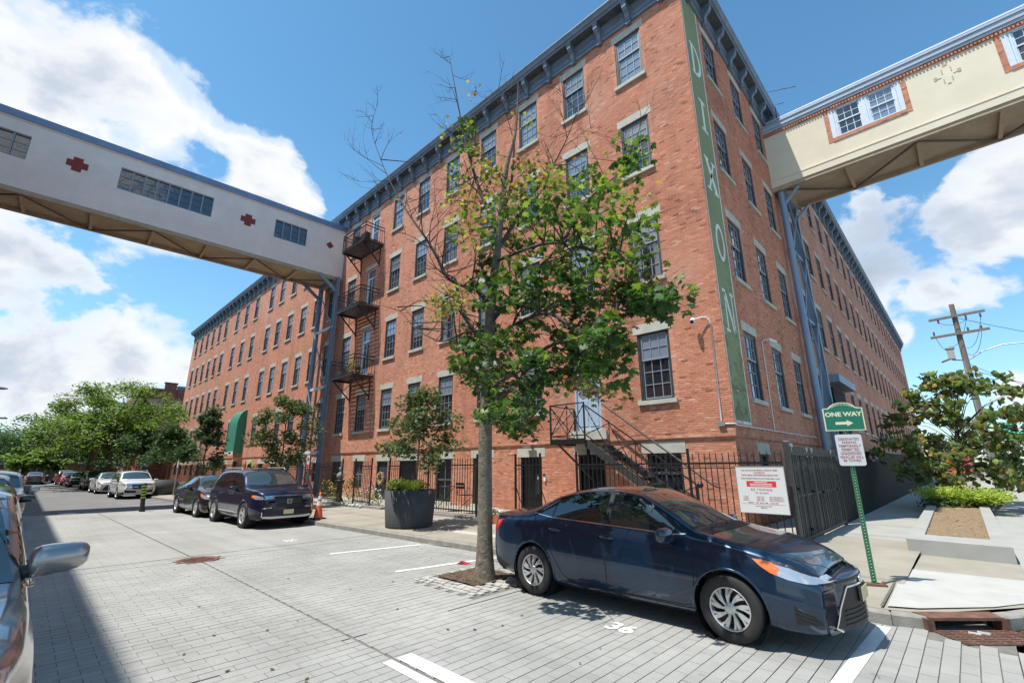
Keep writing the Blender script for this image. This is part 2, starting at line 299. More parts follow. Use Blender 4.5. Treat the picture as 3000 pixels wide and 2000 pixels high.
def stampedmat():
    """worn stamped concrete further down the street: faint courses only"""
    m, t, b = newmat('stamped')
    g = N(t, 'ShaderNodeNewGeometry')
    n = N(t, 'ShaderNodeTexNoise', inp={'Scale': .4, 'Detail': 7.0, 'Roughness': .62}); Lk(t, g.outputs['Position'], n.inputs['Vector'])
    r = ramp(t, [(0.28, (.27, .267, .248)), (0.55, (.325, .322, .30)), (0.75, (.38, .376, .35))]); Lk(t, n.outputs[0], r.inputs[0])
    mpn = N(t, 'ShaderNodeMapping'); mpn.inputs['Rotation'].default_value = (0, 0, R_(90)); Lk(t, g.outputs['Position'], mpn.inputs[0])
    bk = N(t, 'ShaderNodeTexBrick', inp={'Scale': 1.0, 'Brick Width': .28, 'Row Height': .13, 'Mortar Size': .006, 'Color1': (1, 1, 1, 1), 'Color2': (.93, .93, .93, 1), 'Mortar': (.72, .71, .68, 1)}); Lk(t, mpn.outputs[0], bk.inputs[0])
    mu = N(t, 'ShaderNodeMix', data_type='RGBA', blend_type='MULTIPLY'); mu.inputs[0].default_value = .8; Lk(t, r.outputs[0], mu.inputs[6]); Lk(t, bk.outputs[0], mu.inputs[7]); mu = stains(t, g, mu); Lk(t, mu.outputs[2], b.inputs['Base Color']); b.inputs['Roughness'].default_value = .92
stampedmat()

# ------------------------------------------------------------ mesh helpers
class MB:
    def __init__(s): s.v = []; s.f = []; s.m = []; s.sm = []
    def add(s, vs_, fs, mi=0, smooth=False):
        b = len(s.v); s.v.extend([tuple(q) for q in vs_]); s.f.extend([tuple(b + i for i in f) for f in fs]); s.m.extend([mi] * len(fs)); s.sm.extend([smooth] * len(fs))
    def box(s, x0, x1, y0, y1, z0, z1, mi=0, M=None):
        P = [Vector(p) for p in ((x0,y0,z0),(x1,y0,z0),(x1,y1,z0),(x0,y1,z0),(x0,y0,z1),(x1,y0,z1),(x1,y1,z1),(x0,y1,z1))]
        if M is not None: P = [M @ p for p in P]
        s.add(P, [(0,3,2,1),(4,5,6,7),(0,1,5,4),(1,2,6,5),(2,3,7,6),(3,0,4,7)], mi)
        return s
    def bar(s, a, b, w, h=None, mi=0, upv=(0,0,1)):
        a = Vector(a); b = Vector(b); h = h or w; d = (b - a); L = d.length
        if L < 1e-6: return s
        d.normalize(); u = Vector(upv)
        if abs(d.dot(u)) > .95: u = Vector((0,1,0)) if abs(d.y) < .9 else Vector((1,0,0))
        x = d.cross(u).normalized(); z = x.cross(d)
        P = [a + x*w/2*i + z*h/2*j for i, j in ((-1,-1),(1,-1),(1,1),(-1,1))] + [b + x*w/2*i + z*h/2*j for i, j in ((-1,-1),(1,-1),(1,1),(-1,1))]
        s.add(P, [(0,3,2,1),(4,5,6,7),(0,1,5,4),(1,2,6,5),(2,3,7,6),(3,0,4,7)], mi); return s
    def tube(s, pts, rad, n=8, mi=0, cap=True, smooth=True):
        pts = [Vector(p) for p in pts]; rad = rad if isinstance(rad, (list, tuple)) else [rad]*len(pts)
        V = []; F = []; prev = None
        for i, p in enumerate(pts):
            d = (pts[min(i+1, len(pts)-1)] - pts[max(i-1, 0)])
            d = d.normalized() if d.length > 1e-9 else Vector((0,0,1))
            if prev is None:
                u = Vector((0,0,1)) if abs(d.z) < .9 else Vector((1,0,0)); x = d.cross(u).normalized()
            else: x = (prev - d*prev.dot(d)); x = x.normalized() if x.length > 1e-6 else d.orthogonal().normalized()
            prev = x; y = d.cross(x)
            for k in range(n):
                a = 2*math.pi*k/n; V.append(p + (x*math.cos(a) + y*math.sin(a))*rad[i])
        for i in range(len(pts)-1):
            for k in range(n):
                a = i*n+k; b = i*n+(k+1) % n; F.append((a, b, b+n, a+n))
        s.add(V, F, mi, smooth)
        if cap:
            s.add(V[:n], [tuple(range(n))[::-1]], mi); s.add(V[-n:], [tuple(range(n))], mi)
        return s
    def lathe(s, prof, n=32, axis='z', c=(0,0,0), mi=0, smooth=True, a0=0, a1=2*math.pi):
        V = []; F = []; full = abs(a1-a0-2*math.pi) < 1e-6; k_ = n if full else n+1
        for (r, h) in prof:
            for k in range(k_):
                a = a0+(a1-a0)*k/n; x, y = r*math.cos(a), r*math.sin(a)
                p = (x, y, h) if axis == 'z' else ((h, x, y) if axis == 'x' else (x, h, y)); V.append((p[0]+c[0], p[1]+c[1], p[2]+c[2]))
        for i in range(len(prof)-1):
            for k in range(n):
                a = i*k_+k; b = i*k_+(k+1) % k_; F.append((a, b, b+k_, a+k_))
        s.add(V, F, mi, smooth); return s
    def ball(s, c, r, n=10, m=7, mi=0, jit=0.0):
        rx, ry, rz = r if isinstance(r, (tuple, list)) else (r, r, r)
        V = [(c[0], c[1], c[2]-rz)]
        for i in range(1, m):
            ph = -math.pi/2+math.pi*i/m
            for k in range(n):
                a = 2*math.pi*k/n; j = 1+random.uniform(-jit, jit); V.append((c[0]+rx*math.cos(ph)*math.cos(a)*j, c[1]+ry*math.cos(ph)*math.sin(a)*j, c[2]+rz*math.sin(ph)*j))
        V.append((c[0], c[1], c[2]+rz)); F = [(0, 1+(k+1) % n, 1+k) for k in range(n)]
        for i in range(m-2):
            for k in range(n): a = 1+i*n+k; b = 1+i*n+(k+1) % n; F.append((a, b, b+n, a+n))
        l = len(V)-1; F += [(l, l-n+k, l-n+(k+1) % n) for k in range(n)]
        s.add(V, F, mi, True); return s
    def prism(s, poly, z0, z1, mi=0, M=None):
        """polygon (x,y) extruded z0..z1, M maps to place"""
        n = len(poly); P = [Vector((p[0], p[1], z0)) for p in poly]+[Vector((p[0], p[1], z1)) for p in poly]
        if M is not None: P = [M @ p for p in P]
        s.add(P, [tuple(range(n))[::-1], tuple(range(n, 2*n))]+[(i, (i+1) % n, n+(i+1) % n, n+i) for i in range(n)], mi); return s
    def mesh(s, name, mats):
        me = bpy.data.meshes.new(name); me.from_pydata(s.v, [], s.f)
        for m_ in mats: me.materials.append(MATS[m_])
        if len(mats) > 1: me.polygons.foreach_set('material_index', s.m)
        me.polygons.foreach_set('use_smooth', s.sm); me.update(); return me
    def build(s, name, mats, parent=None, world=True, loc=None):
        if isinstance(mats, str): mats = [mats]
        return mk(name, s.mesh(name, mats), parent, world, loc)
def mk(name, me, parent=None, world=True, loc=None):
    o = bpy.data.objects.new(name, me); COL.objects.link(o)
    if parent is not None:
        o.parent = parent
        if world: o.location = -rootloc(parent)
    if loc is not None: o.location = Vector(loc) - (rootloc(parent) if (parent is not None and world) else Vector((0,0,0)))
    return o
def rootloc(o):
    v = Vector((0,0,0))
    while o is not None: v += o.location; o = o.parent
    return v
def tag(o, label, cat, group=None, kind=None):
    if label: o['label'] = label
    if cat: o['category'] = cat
    if group: o['group'] = group
    if kind: o['kind'] = kind
    return o
def thing(name, label, cat, loc=(0,0,0), rz=0, group=None):
    o = bpy.data.objects.new(name, None); COL.objects.link(o); o.location = loc; o.rotation_euler = (0,0,rz); o.empty_display_size = .2
    return tag(o, label, cat, group)
def struct(o): o['kind'] = 'structure'; return o
def stuff(o): o['kind'] = 'stuff'; return o
def fast(name, V, F4, mat, parent=None, smooth=False, attr=None):
    """numpy mesh: V (n,3), F (m,k)"""
    me = bpy.data.meshes.new(name); V = np.asarray(V, dtype=np.float32); F = np.asarray(F4, dtype=np.int32); k = F.shape[1]
    me.vertices.add(len(V)); me.vertices.foreach_set('co', V.ravel()); me.loops.add(F.size); me.loops.foreach_set('vertex_index', F.ravel())
    me.polygons.add(len(F)); me.polygons.foreach_set('loop_start', np.arange(0, F.size, k, dtype=np.int32)); 
    me.polygons.foreach_set('use_smooth', np.full(len(F), bool(smooth)))
    me.materials.append(MATS[mat]); me.update(calc_edges=True)
    if attr is not None:
        a = me.color_attributes.new('tint', 'FLOAT_COLOR', 'POINT'); a.data.foreach_set('color', np.asarray(attr, dtype=np.float32).ravel())
    return mk(name, me, parent)
def text(body, size, mat, M, name='lettering', parent=None, depth=0.0, bold=0.0, align='CENTER', sx=1.0, space=1.0):
    cu = bpy.data.curves.new('t', 'FONT'); cu.body = body; cu.size = size; cu.align_x = align; cu.align_y = 'CENTER'; cu.offset = bold; cu.extrude = depth; cu.resolution_u = 3; cu.space_character = space
    o = bpy.data.objects.new('t', cu); COL.objects.link(o); dg = bpy.context.evaluated_depsgraph_get(); dg.update()
    me = bpy.data.meshes.new_from_object(o.evaluated_get(dg)); bpy.data.objects.remove(o); bpy.data.curves.remove(cu)
    me.transform(M @ Matrix.Diagonal((sx, 1, 1, 1))); me.name = name; me.materials.clear(); me.materials.append(MATS[mat])
    return mk(name, me, parent)
GS = .005
def gz(x): return 0.0 if x > -2 else max(-.19, GS*(x+2))
def ky(x): return 7.12 if x > -7.1 else 7.12+.036*(x+7.1)     # kerb line
def bz(x, y):   # pavement height
    if y < ky(x): return gz(x)
    return gz(x)+.13+.018*min(max(y-7, 0), 4)
# ============================================================ ground, street, pavements
def sheet(name, poly_rows, mat, parent=None, smooth=False):
    """rows of points (equal length) -> grid"""
    V = [p for r in poly_rows for p in r]; n = len(poly_rows[0]); F = []
    for i in range(len(poly_rows)-1):
        for j in range(n-1): a = i*n+j; F.append((a, a+1, a+n+1, a+n))
    b = MB(); b.add(V, F, 0, smooth); return b.build(name, mat, parent)
struct(MB().box(-900, 900, -900, 900, -1.6, -.5).build('ground', 'asphalt'))
KP = [(-.95, 7.14), (-.62, 7.24), (-.33, 7.50), (-.05, 7.78), (.12, 8.02), (.5, 8.7), (.95, 9.7), (1.5, 11), (2.1, 13), (2.5, 16), (2.5, 40), (2.5, 130)]
XS = [-160, -120, -90, -70, -55, -40, -34, -28, -22, -18, -15.6, -12, -9.7, -7.1, -4, -2, -.95]
kline = [(x, ky(x)) for x in XS[:-1]]+KP
road = sheet('road', [[(x, -3.0, gz(x)-.004), (x, ky(x)+.05, gz(x)-.004)] for x in [-160, -120, -90, -70, -55, -40, -34, -27.2]], 'asphalt'); struct(road)
road2 = sheet('side_road', [[(x, y, -.012) for y in (-40, 7, 8, 9, 11, 14, 20, 60, 200)] for x in (-.2, .9, 2.6, 12)], 'asphalt_right'); struct(road2)
conc = sheet('concrete_road', [[(x, -3.0, gz(x)-.001), (x, ky(x)+.05, gz(x)-.001)] for x in [-27.2, -24, -22, -20, -17, -14, -12.0]], 'stamped'); struct(conc)
bed = sheet('paving_bed', [[(x, y, gz(x)-.010 if (x < -.9 or y < 7.3) else -.03) for y in (-4, 2, 7.15, 8.6)] for x in (-12.02, -9, -6, -4, -2, -.9)]+[[(x, y, -.012) for y in (-4, 2, 7.15, 8.6)] for x in (0, 1.5, 3)], 'mortar_bed'); struct(bed)
b = MB()
for y in (2.775,): b.box(-27.2, -12.02, y-.012, y+.012, -.3, -.3+.001)
jm = MB()
def flatstrip(mb, pts, w, dz=.003, mi=0):
    for (x0, y0), (x1, y1) in zip(pts[:-1], pts[1:]):
        d = Vector((x1-x0, y1-y0, 0)).normalized(); n = Vector((-d.y, d.x, 0))*w/2
        k = max(1, int(abs(x1-x0)/3)); 
        for i in range(k):
            a = Vector((x0+(x1-x0)*i/k, y0+(y1-y0)*i/k, 0)); c = Vector((x0+(x1-x0)*(i+1)/k, y0+(y1-y0)*(i+1)/k, 0))
            Q = [a-n, c-n, c+n, a+n]; mb.add([(q.x, q.y, bz(q.x, q.y)+dz) for q in Q], [(0, 1, 2, 3)], mi)
flatstrip(jm, [(-27.2, 2.56), (-12, 2.76)], .03)
for xj in (-17.7, -23.1): flatstrip(jm, [(xj-.1, -1), (xj+.2, ky(xj))], .02)
struct(jm.build('road_joint', 'joint_dark'))
# pavers: courses run along y, 0.13 wide, bricks 0.28 long, half bond; joints left open over the bed
PX, PY = .13, .28
cells = []
for i in range(int(-12.02/PX), int(2.4/PX)):
    x0, x1 = i*PX, (i+1)*PX
    for j in range(-6, 32):
        y0 = j*PY+(PY/2 if i % 2 else 0); y1 = y0+PY; xm, ym = (x0+x1)/2, (y0+y1)/2
        yk = ky(xm) if xm < -.95 else (7.14+max(0, xm+.95)*.95)
        if y0 > yk-.03: continue
        y1 = min(y1, yk)
        if -6.80 < xm < -5.26 and 4.72 < ym < 6.12: continue
        if (xm+11.42)**2+(ym-2.78)**2 < .37**2: continue
        if -.70 < xm < .3 and ym > 6.95: continue
        if abs(xm+5.04-(ym-2.78)*.07) < .03+.02 and False: continue
        for (lo, hi) in ((y0, y1),):
            if lo < 2.775 < hi:
                if 2.775-lo > .05: cells.append((x0, x1, lo, 2.765))
                if hi-2.785 > .05: cells.append((x0, x1, 2.788, hi))
            else: cells.append((x0, x1, lo, hi))
jx = [-5.04, -11.46]
def camdist(c): return math.hypot((c[0]+c[1])/2, (c[2]+c[3])/2)
def inframe(x, y, z):
    d = Vector((x, y, z))-Vector((0, 0, 1.745)); zc = d.dot(fw)
    if zc < .1: return False
    return abs(1338*d.dot(rt)/zc) < 1490 and abs(1338*d.dot(uu)/zc) < 990
vis = sorted([c for c in cells if c[3]-c[2] > .27 and inframe((c[0]+c[1])/2, (c[2]+c[3])/2, 0) and not (-5.8 < c[0] < -1.2 and 5.2 < c[2] < 7.1)], key=camdist)[:300]
near = set(vis)
pm = MB(); g1, g2 = .0046, .0026
pm.add([(-PX/2+g1, -PY/2+g2, 0), (PX/2-g1, -PY/2+g2, 0), (PX/2-g1, PY/2-g2, 0), (-PX/2+g1, PY/2-g2, 0), (-PX/2+g1-.003, -PY/2+g2-.002, -.03), (PX/2-g1+.003, -PY/2+g2-.002, -.03), (PX/2-g1+.003, PY/2-g2+.002, -.03), (-PX/2+g1-.003, PY/2-g2+.002, -.03)], [(0,1,2,3),(4,5,1,0),(5,6,2,1),(6,7,3,2),(7,4,0,3)])
pme = pm.mesh('paver', ['paver'])
for c in vis:
    o = mk('paver', pme, bed); xm, ym = (c[0]+c[1])/2, (c[2]+c[3])/2
    o.location = (xm, ym, gz(xm)+random.uniform(-.0012, .0012)); o.rotation_euler = (random.uniform(-.002, .002), random.uniform(-.003, .003), random.uniform(-.006, .006))
rest = [c for c in cells if c not in near]
V = []; F = []
for c in rest:
    x0, x1, y0, y1 = c
    gj = g1
    h = random.uniform(-.0008, .0008); n = len(V); t1, t2 = random.uniform(-.0004, .0004), random.uniform(-.0004, .0004)
    a0 = x0+g1+(.022 if any(abs(x0-q) < .07 for q in jx) else 0)
    P = [(a0, y0+g2), (x1-g1, y0+g2), (x1-g1, y1-g2), (a0, y1-g2)]
    V += [(px_, py_, gz(px_)+h+t) for (px_, py_), t in zip(P, (t1, t2, -t1, -t2))]+[(px_, py_, gz(px_)-.03) for px_, py_ in P]
    F += [(n, n+1, n+2, n+3), (n+4, n+5, n+1, n), (n+5, n+6, n+2, n+1), (n+6, n+7, n+3, n+2), (n+7, n+4, n, n+3)]
stuff(fast('pavers', V, F, 'paver', bed))
# tree pit with cobbles
pit = thing('tree_pit', 'square of bare soil edged with pale cobbles around the big maple trunk', 'tree pit', (-6.0, 5.55, gz(-6)))
s_ = MB(); n = 14; rows = []
for i in range(n+1):
    rows.append([(-6.70+.98*i/n+random.uniform(-.01, .01), 5.12+.95*j/n, gz(-6)+.004+(.03*math.exp(-((i/n-.6)**2+(j/n-.5)**2)*9))+random.uniform(0, .012)) for j in range(n+1)])
sheet('soil', rows, 'soil', pit, True)
cob = MB(); cob.box(-.07, .07, -.05, .05, -.03, .012); cm = cob.mesh('cobble', ['cobble'])
ncob = 0
for i in range(13):
    for j in range(13):
        x = -6.76+i*.148+(.07 if j % 2 else 0); y = 4.77+j*.118
        if -6.76 < x < -5.68 and 5.08 < y < 6.12: continue
        if x > -5.30 or y > 6.1: continue
        o = mk('cobble', cm, pit); o.location = Vector((x+random.uniform(-.012, .012), y+random.uniform(-.01, .01), gz(x)+random.uniform(-.006, .004)))-pit.location
        o.rotation_euler = (random.uniform(-.05, .05), random.uniform(-.05, .05), random.uniform(-.15, .15)); o.scale = (random.uniform(.82, 1.03), random.uniform(.8, 1.02), 1)
# kerb and pavements
kb = MB()
for (a, b2) in zip(kline[:-1], kline[1:]):
    if -.75 < a[0] < -.1: continue
    L = math.hypot(b2[0]-a[0], b2[1]-a[1]); k = max(1, int(L/2.2))
    for i in range(k):
        p = Vector((a[0]+(b2[0]-a[0])*i/k, a[1]+(b2[1]-a[1])*i/k, 0)); q = Vector((a[0]+(b2[0]-a[0])*(i+1)/k, a[1]+(b2[1]-a[1])*(i+1)/k, 0)); d = (q-p).normalized(); nn = Vector((-d.y, d.x, 0))*.16; p2 = p+d*.003; q2 = q-d*.003
        z0, z1 = gz(p.x), gz(q.x); hh = .125
        if -9.3 < p.x < -7.3: hh = .07
        ch = -nn*.0
        P = [(p2.x, p2.y, z0-.1), (q2.x, q2.y, z1-.1), (q2.x, q2.y, z1+hh-.02), (p2.x, p2.y, z0+hh-.02), (p2.x+nn.x*.12, p2.y+nn.y*.12, z0+hh), (q2.x+nn.x*.12, q2.y+nn.y*.12, z1+hh), (q2.x+nn.x, q2.y+nn.y, z1+hh), (p2.x+nn.x, p2.y+nn.y, z0+hh)]
        kb.add(P, [(0, 1, 2, 3), (3, 2, 5, 4), (4, 5, 6, 7)])
struct(kb.build('kerb', 'kerb'))
xs = [x for x in XS]
sw = [[(x, ky(x)+.15, gz(x)+.128), (x, ky(x)+1.2, gz(x)+.135), (x, 9.5, gz(x)+.17), (x, 11, gz(x)+.19), (x, 13.2, gz(x)+.19)] for x in xs]
side = sheet('sidewalk', sw, 'sidewalk'); struct(side)
rgt = []
for (x, y) in KP: rgt.append((x, y))
R1 = [[(-.95, 7.29, .128), (-.95, 8.5, .135), (-.95, 9.5, .14), (-.95, 11, .14), (-.95, 13.2, .14), (-.95, 60, .14), (-.95, 128, .14)]]
def rcol(t):
    out = []
    for y, ks in ((7.29, (-.66, 7.38)), (8.5, (.27, 8.55)), (9.5, (.72, 9.55)), (11, (1.38, 11)), (13.2, (2.0, 13.2)), (60, (2.36, 60)), (128, (2.36, 128))):
        out.append((-.95+(ks[0]+.95)*t, y+(ks[1]-y)*t, .128 if y < 8 else .14))
    return out
struct(sheet('corner_pavement', [rcol(t) for t in (0, .35, .7, 1.0)], 'sidewalk'))
struct(sheet('lane_pavement', [[(x, y, .1405) for y in (13.2, 40, 128)] for x in (-4.3, -2.0, -.95)], 'concrete'))
struct(sheet('yard_ground', [[(x, y, gz(x)+.20) for y in (10.32, 13.1)] for x in (-72, -40, -20, -12, -2.9)], 'sidewalk'))
slab = MB(); slab.add([(-1.0, 7.36, .147), (-.72, 7.50, .147), (-.1, 8.14, .149), (.42, 9.0, .150), (.78, 9.95, .150), (.85, 10.2, .150), (-1.05, 10.1, .150)], [tuple(range(7))])
struct(slab.build('pavement_slab', 'sidewalk_new'))
slab = MB(); slab.add([(-9.55, 7.0, .105), (-5.4, 7.3, .140), (-5.4, 8.55, .158), (-10.0, 8.25, .125)], [(0, 1, 2, 3)])
for v in range(4): slab.v[v] = (slab.v[v][0], slab.v[v][1], bz(slab.v[v][0], slab.v[v][1])+.006)
struct(slab.build('pavement_slab', 'sidewalk_new'))
jm = MB()
for x in (-34, -31, -28, -25, -22.2, -19.5, -16.9, -14.4, -12.9, -10.1, -6.4, -4.4, -2.6): flatstrip(jm, [(x, ky(x)+.16), (x, 10.0)], .018)
flatstrip(jm, [(-34, 8.4), (-1.0, 8.9)], .016)
for y in (11.9, 14.2, 16.6, 19, 21.5, 24, 27): jm.add([(-2.7, y, .1435), (-1.15, y, .1435), (-1.15, y+.02, .1435), (-2.7, y+.02, .1435)], [(0, 1, 2, 3)])
jm.add([(-1.06, 7.3, .151), (-1.03, 7.3, .151), (-1.07, 11.8, .151), (-1.10, 11.8, .151)], [(0, 1, 2, 3)])
struct(jm.build('pavement_joint', 'joint_dark'))
struct(sheet('driveway', [[(.30, 10.6, .152), (.30, 60, .152)], [(1.15, 10.4, .152), (2.3, 60, .152)]], 'concrete'))
# low kerb under the yard fences
yk = MB()
for (x0, x1, y0, y1) in ((-33.5, -16.9, 10.06, 10.34), (-16.6, -11.2, 10.06, 10.34)):
    k = int((x1-x0)/2.2)
    for i in range(k):
        a = x0+(x1-x0)*i/k; c = x0+(x1-x0)*(i+1)/k-.01; yk.box(a, c, y0, y1, gz(a)+.0, gz(a)+.26+random.uniform(-.01, .01))
struct(yk.build('yard_kerb', 'kerb'))
# painted marks
pmk = MB()
flatstrip(pmk, [(-10.05, 4.85), (-9.62, 6.85)], .11, .0045); flatstrip(pmk, [(-7.52, 4.85), (-7.12, 7.05)], .11, .0045)
flatstrip(pmk, [(-1.13, 4.3), (-1.02, 7.02)], .13, .0045)
flatstrip(pmk, [(-4.24, 2.70), (-1.2, 2.70)], .10, .0045); flatstrip(pmk, [(-4.24, 2.885), (-1.2, 2.885)], .17, .0045)
flatstrip(pmk, [(-27.6, 1.6), (-26.9, 1.8)], .5, .004)
for x in (-31, -33.6): flatstrip(pmk, [(x, 3.9), (x+.3, ky(x)-.3)], .1, .004)
struct(pmk.build('road_marking', 'paint_white'))
def gtext(body, x, y, size, rz):
    Mx = Matrix.Translation((x, y, bz(x, y)+.0055)) @ Matrix.Rotation(rz, 4, 'Z')
    o = text(body, size, 'paint_white', Mx, 'painted_number', bold=.012); struct(o)
gtext('36', -3.13, 4.97, .34, 0); gtext('35', -12.62, 5.0, .36, 0)
# manhole
mh = thing('manhole_cover', 'round rusty iron manhole cover set in the pale stamped street', 'manhole cover', (-11.42, 2.78, gz(-11.4)))
MB().lathe([(.365, -.02), (.37, .006), (.32, .007), (.315, 0.0), (0, 0.0)], 32).build('frame', 'rust_iron', mh, False)
q = MB()
for i in range(-4, 5):
    for j in range(-4, 5):
        if math.hypot(i, j)*.07 < .28: q.box(i*.07-.022, i*.07+.022, j*.07-.022, j*.07+.022, 0, .008, 0, Matrix.Rotation(.5, 4, 'Z'))
q.build('lug', 'rust_iron', mh, False)
# storm drain
sd = thing('storm_drain', 'rust red iron drain with open kerb mouth and slotted grate at the corner', 'storm drain', (-.3, 7.5, 0))
dv = Vector((.57, .54, 0)).normalized(); nv = Vector((-dv.y, dv.x, 0)); A = Vector((-.62, 7.22, 0))
def dm(u, v, z): p = A+dv*u+nv*v; return (p.x, p.y, z)
q = MB(); L = .80
q.add([dm(0, .0, .125), dm(L, .0, .125), dm(L+.04, .20, .132), dm(-.04, .20, .132), dm(0, 0, .095), dm(L, 0, .095), dm(L, .03, .095), dm(0, .03, .095)], [(0, 1, 2, 3), (4, 5, 1, 0), (4, 7, 6, 5)])
for a, c in ((-.05, .03), (L-.03, L+.05)): 
    P = [dm(a, -.01, 0-.02), dm(c, -.01, -.02), dm(c, .12, -.02), dm(a, .12, -.02), dm(a, -.01, .115), dm(c, -.01, .115), dm(c, .12, .115), dm(a, .12, .115)]
    q.add(P, [(0,3,2,1),(4,5,6,7),(0,1,5,4),(1,2,6,5),(2,3,7,6),(3,0,4,7)])
q.build('hood', 'rust_iron', sd)
q = MB(); q.add([dm(0, .03, -.1), dm(L, .03, -.1), dm(L, .03, .1), dm(0, .03, .1), dm(0, .35, -.1), dm(L, .35, -.1), dm(L, .35, .12), dm(0, .35, .12)], [(4, 5, 6, 7), (0, 1, 5, 4), (1, 5, 6, 2), (0, 4, 7, 3)]); q.build('opening', 'black', sd)
q = MB(); q.add([dm(-.02, -.42, -.028), dm(L+.4, -.42, -.028), dm(L+.2, 0, -.028), dm(-.02, 0, -.028)], [(0, 1, 2, 3)]); q.build('pit', 'black', sd)
q = MB()
for i in range(9):
    v = -.40+i*.048; w = .024
    u1 = L+.35-.3*i/9
    P = [dm(0, v, -.02), dm(u1, v, -.02), dm(u1, v+w, -.02), dm(0, v+w, -.02), dm(0, v, .004), dm(u1, v, .004), dm(u1, v+w, .004), dm(0, v+w, .004)]
    q.add(P, [(0,3,2,1),(4,5,6,7),(0,1,5,4),(1,2,6,5),(2,3,7,6),(3,0,4,7)])
for i in range(9):
    u = .0+i*.135; P = [dm(u, -.40, -.02), dm(u+.022, -.40, -.02), dm(u+.022, 0, -.02), dm(u, 0, -.02), dm(u, -.40, .0025), dm(u+.022, -.40, .0025), dm(u+.022, 0, .0025), dm(u, 0, .0025)]
    q.add(P, [(0,3,2,1),(4,5,6,7),(0,1,5,4),(1,2,6,5),(2,3,7,6),(3,0,4,7)])
q.build('grate', 'rust_iron', sd)
q = MB(); q.box(-.34, -.24, 7.36, 7.375, .0055, .02); q.box(-.27, -.17, 7.43, 7.44, .0055, .025); 
tag(q.build('litter', 'paint_white'), 'scrap of white litter lying on the storm drain grate', 'litter')
q = MB(); q.add([(-7.25, 5.98, -.02), (-7.05, 6.05, -.02), (-7.0, 6.16, -.015), (-7.3, 6.08, -.005), (-7.12, 6.0, .03), (-7.2, 6.1, .02)], [(0, 1, 4), (1, 2, 4), (0, 4, 5), (3, 5, 2)]); tag(q.build('paper_scrap', 'red_paper'), 'crumpled red scrap lying on the white bay line left of the maple', 'litter')

# ============================================================ brick mill
mill = thing('brick_mill', 'long four storey red brick mill with stone lintels and blue bracketed cornice', 'building', (-4.3, 13.0, 0))
W_, H_ = 1.08, 2.12
ROWS = [(3.66, 5.80), (7.56, 9.74), (11.60, 13.70), (15.50, 17.60)]
CF = [-6.42, -8.97, -11.52, -14.12, -16.87, -19.45, -22.07, -24.82, -27.35, -30.1, -32.6, -35.05, -37.7, -40.35, -42.95, -46.95, -49.95, -52.95, -57.0, -59.55, -62.15, -64.75, -67.4, -70.0]
CR = [15.4, 18.3, 21.15, 24.6]+[28.1+2.78*i for i in range(21)]
op_f = []   # (u0,u1,z0,z1,kind)
for i, x in enumerate(CF):
    for r, (a, c) in enumerate(ROWS):
        k = 'w'
        if r == 0 and i == 1: op_f.append((x-.52, x+.52, 2.87, 5.80, 'door')); continue
        if i == 7 and r > 0: op_f.append((x-.5, x+.5, (0, 6.85, 10.98, 15.08)[r], c, 'fdoor')); continue
        if r == 0 and 13 < i < 16 and x < -45 and x > -48: continue
        op_f.append((x-W_/2, x+W_/2, a, c, 'w'))
UP = op_f
def wall_holes(mb, u0, u1, z0, z1, holes, fn, mi=0, depth=.20, face=True):
    us = sorted(set([u0, u1]+[h[0] for h in holes]+[h[1] for h in holes])); zs = sorted(set([z0, z1]+[h[2] for h in holes]+[h[3] for h in holes]))
    idx = {}
    def vid(i, j):
        if (i, j) not in idx: idx[(i, j)] = len(mb.v); mb.v.append(fn(us[i], zs[j], 0))
        return idx[(i, j)]
    for i in range(len(us)-1):
        for j in range(len(zs)-1):
            um, zm = (us[i]+us[i+1])/2, (zs[j]+zs[j+1])/2
            if any(h[0] < um < h[1] and h[2] < zm < h[3] for h in holes): continue
            mb.f.append((vid(i, j), vid(i+1, j), vid(i+1, j+1), vid(i, j+1))); mb.m.append(mi); mb.sm.append(False)
    for h in holes:
        a, b_, c, d = h[:4]
        for (p, q_) in (((a, c), (a, d)), ((a, d), (b_, d)), ((b_, d), (b_, c)), ((b_, c), (a, c))):
            mb.add([fn(p[0], p[1], 0), fn(p[0], p[1], depth), fn(q_[0], q_[1], depth), fn(q_[0], q_[1], 0)], [(0, 1, 2, 3)], mi)
FN = lambda u, z, d: (u, 13.0+d, z)
RN = lambda u, z, d: (-4.3-d, u, z)
wf = MB(); wall_holes(wf, -72.3, -4.3, 2.5, 18.9, UP, FN)
op_b = [(-6.95, -5.9, .95, 2.09, 'bw'), (-9.5, -8.44, .2, 2.09, 'bd'), (-12.17, -11.13, .2, 2.05, 'bd'), (-14.86, -13.8, .25, 2.05, 'bw'), (-17.4, -16.32, .25, 2.05, 'bw'), (-20.45, -18.98, .15, 2.0, 'bd'), (-22.61, -21.54, .1, 2.0, 'wd'), (-25.15, -24.1, .6, 2.02, 'bw'), (-27.85, -26.75, .6, 2.02, 'bw')]
for x in CF[9:]:
    if -48 < x < -45: op_b.append((x-.6, x+.6, -.1, 2.2, 'bd')); continue
    op_b.append((x-.54, x+.54, .8, 1.97, 'bw'))
wall_holes(wf, -72.2, -4.36, -.6, 2.44, op_b, lambda u, z, d: (u, 13.06+d, z))
wf.add([(-72.3, 13.0, 2.5), (-4.3, 13.0, 2.5), (-4.36, 13.06, 2.44), (-72.2, 13.06, 2.44)], [(0, 3, 2, 1)])
op_r = []
for i, y in enumerate(CR):
    for r, (a, c) in enumerate(ROWS):
        if r == 0 and 27 < y < 32: continue
        op_r.append((y-.6, y+.6, a, c, 'w'))
op_rb = [(y-.45, y+.45, 1.0, 2.05, 'bw') for y in CR[:4]]+[(y-.55, y+.55, .3, 2.1, 'bw') for y in CR[4:]]
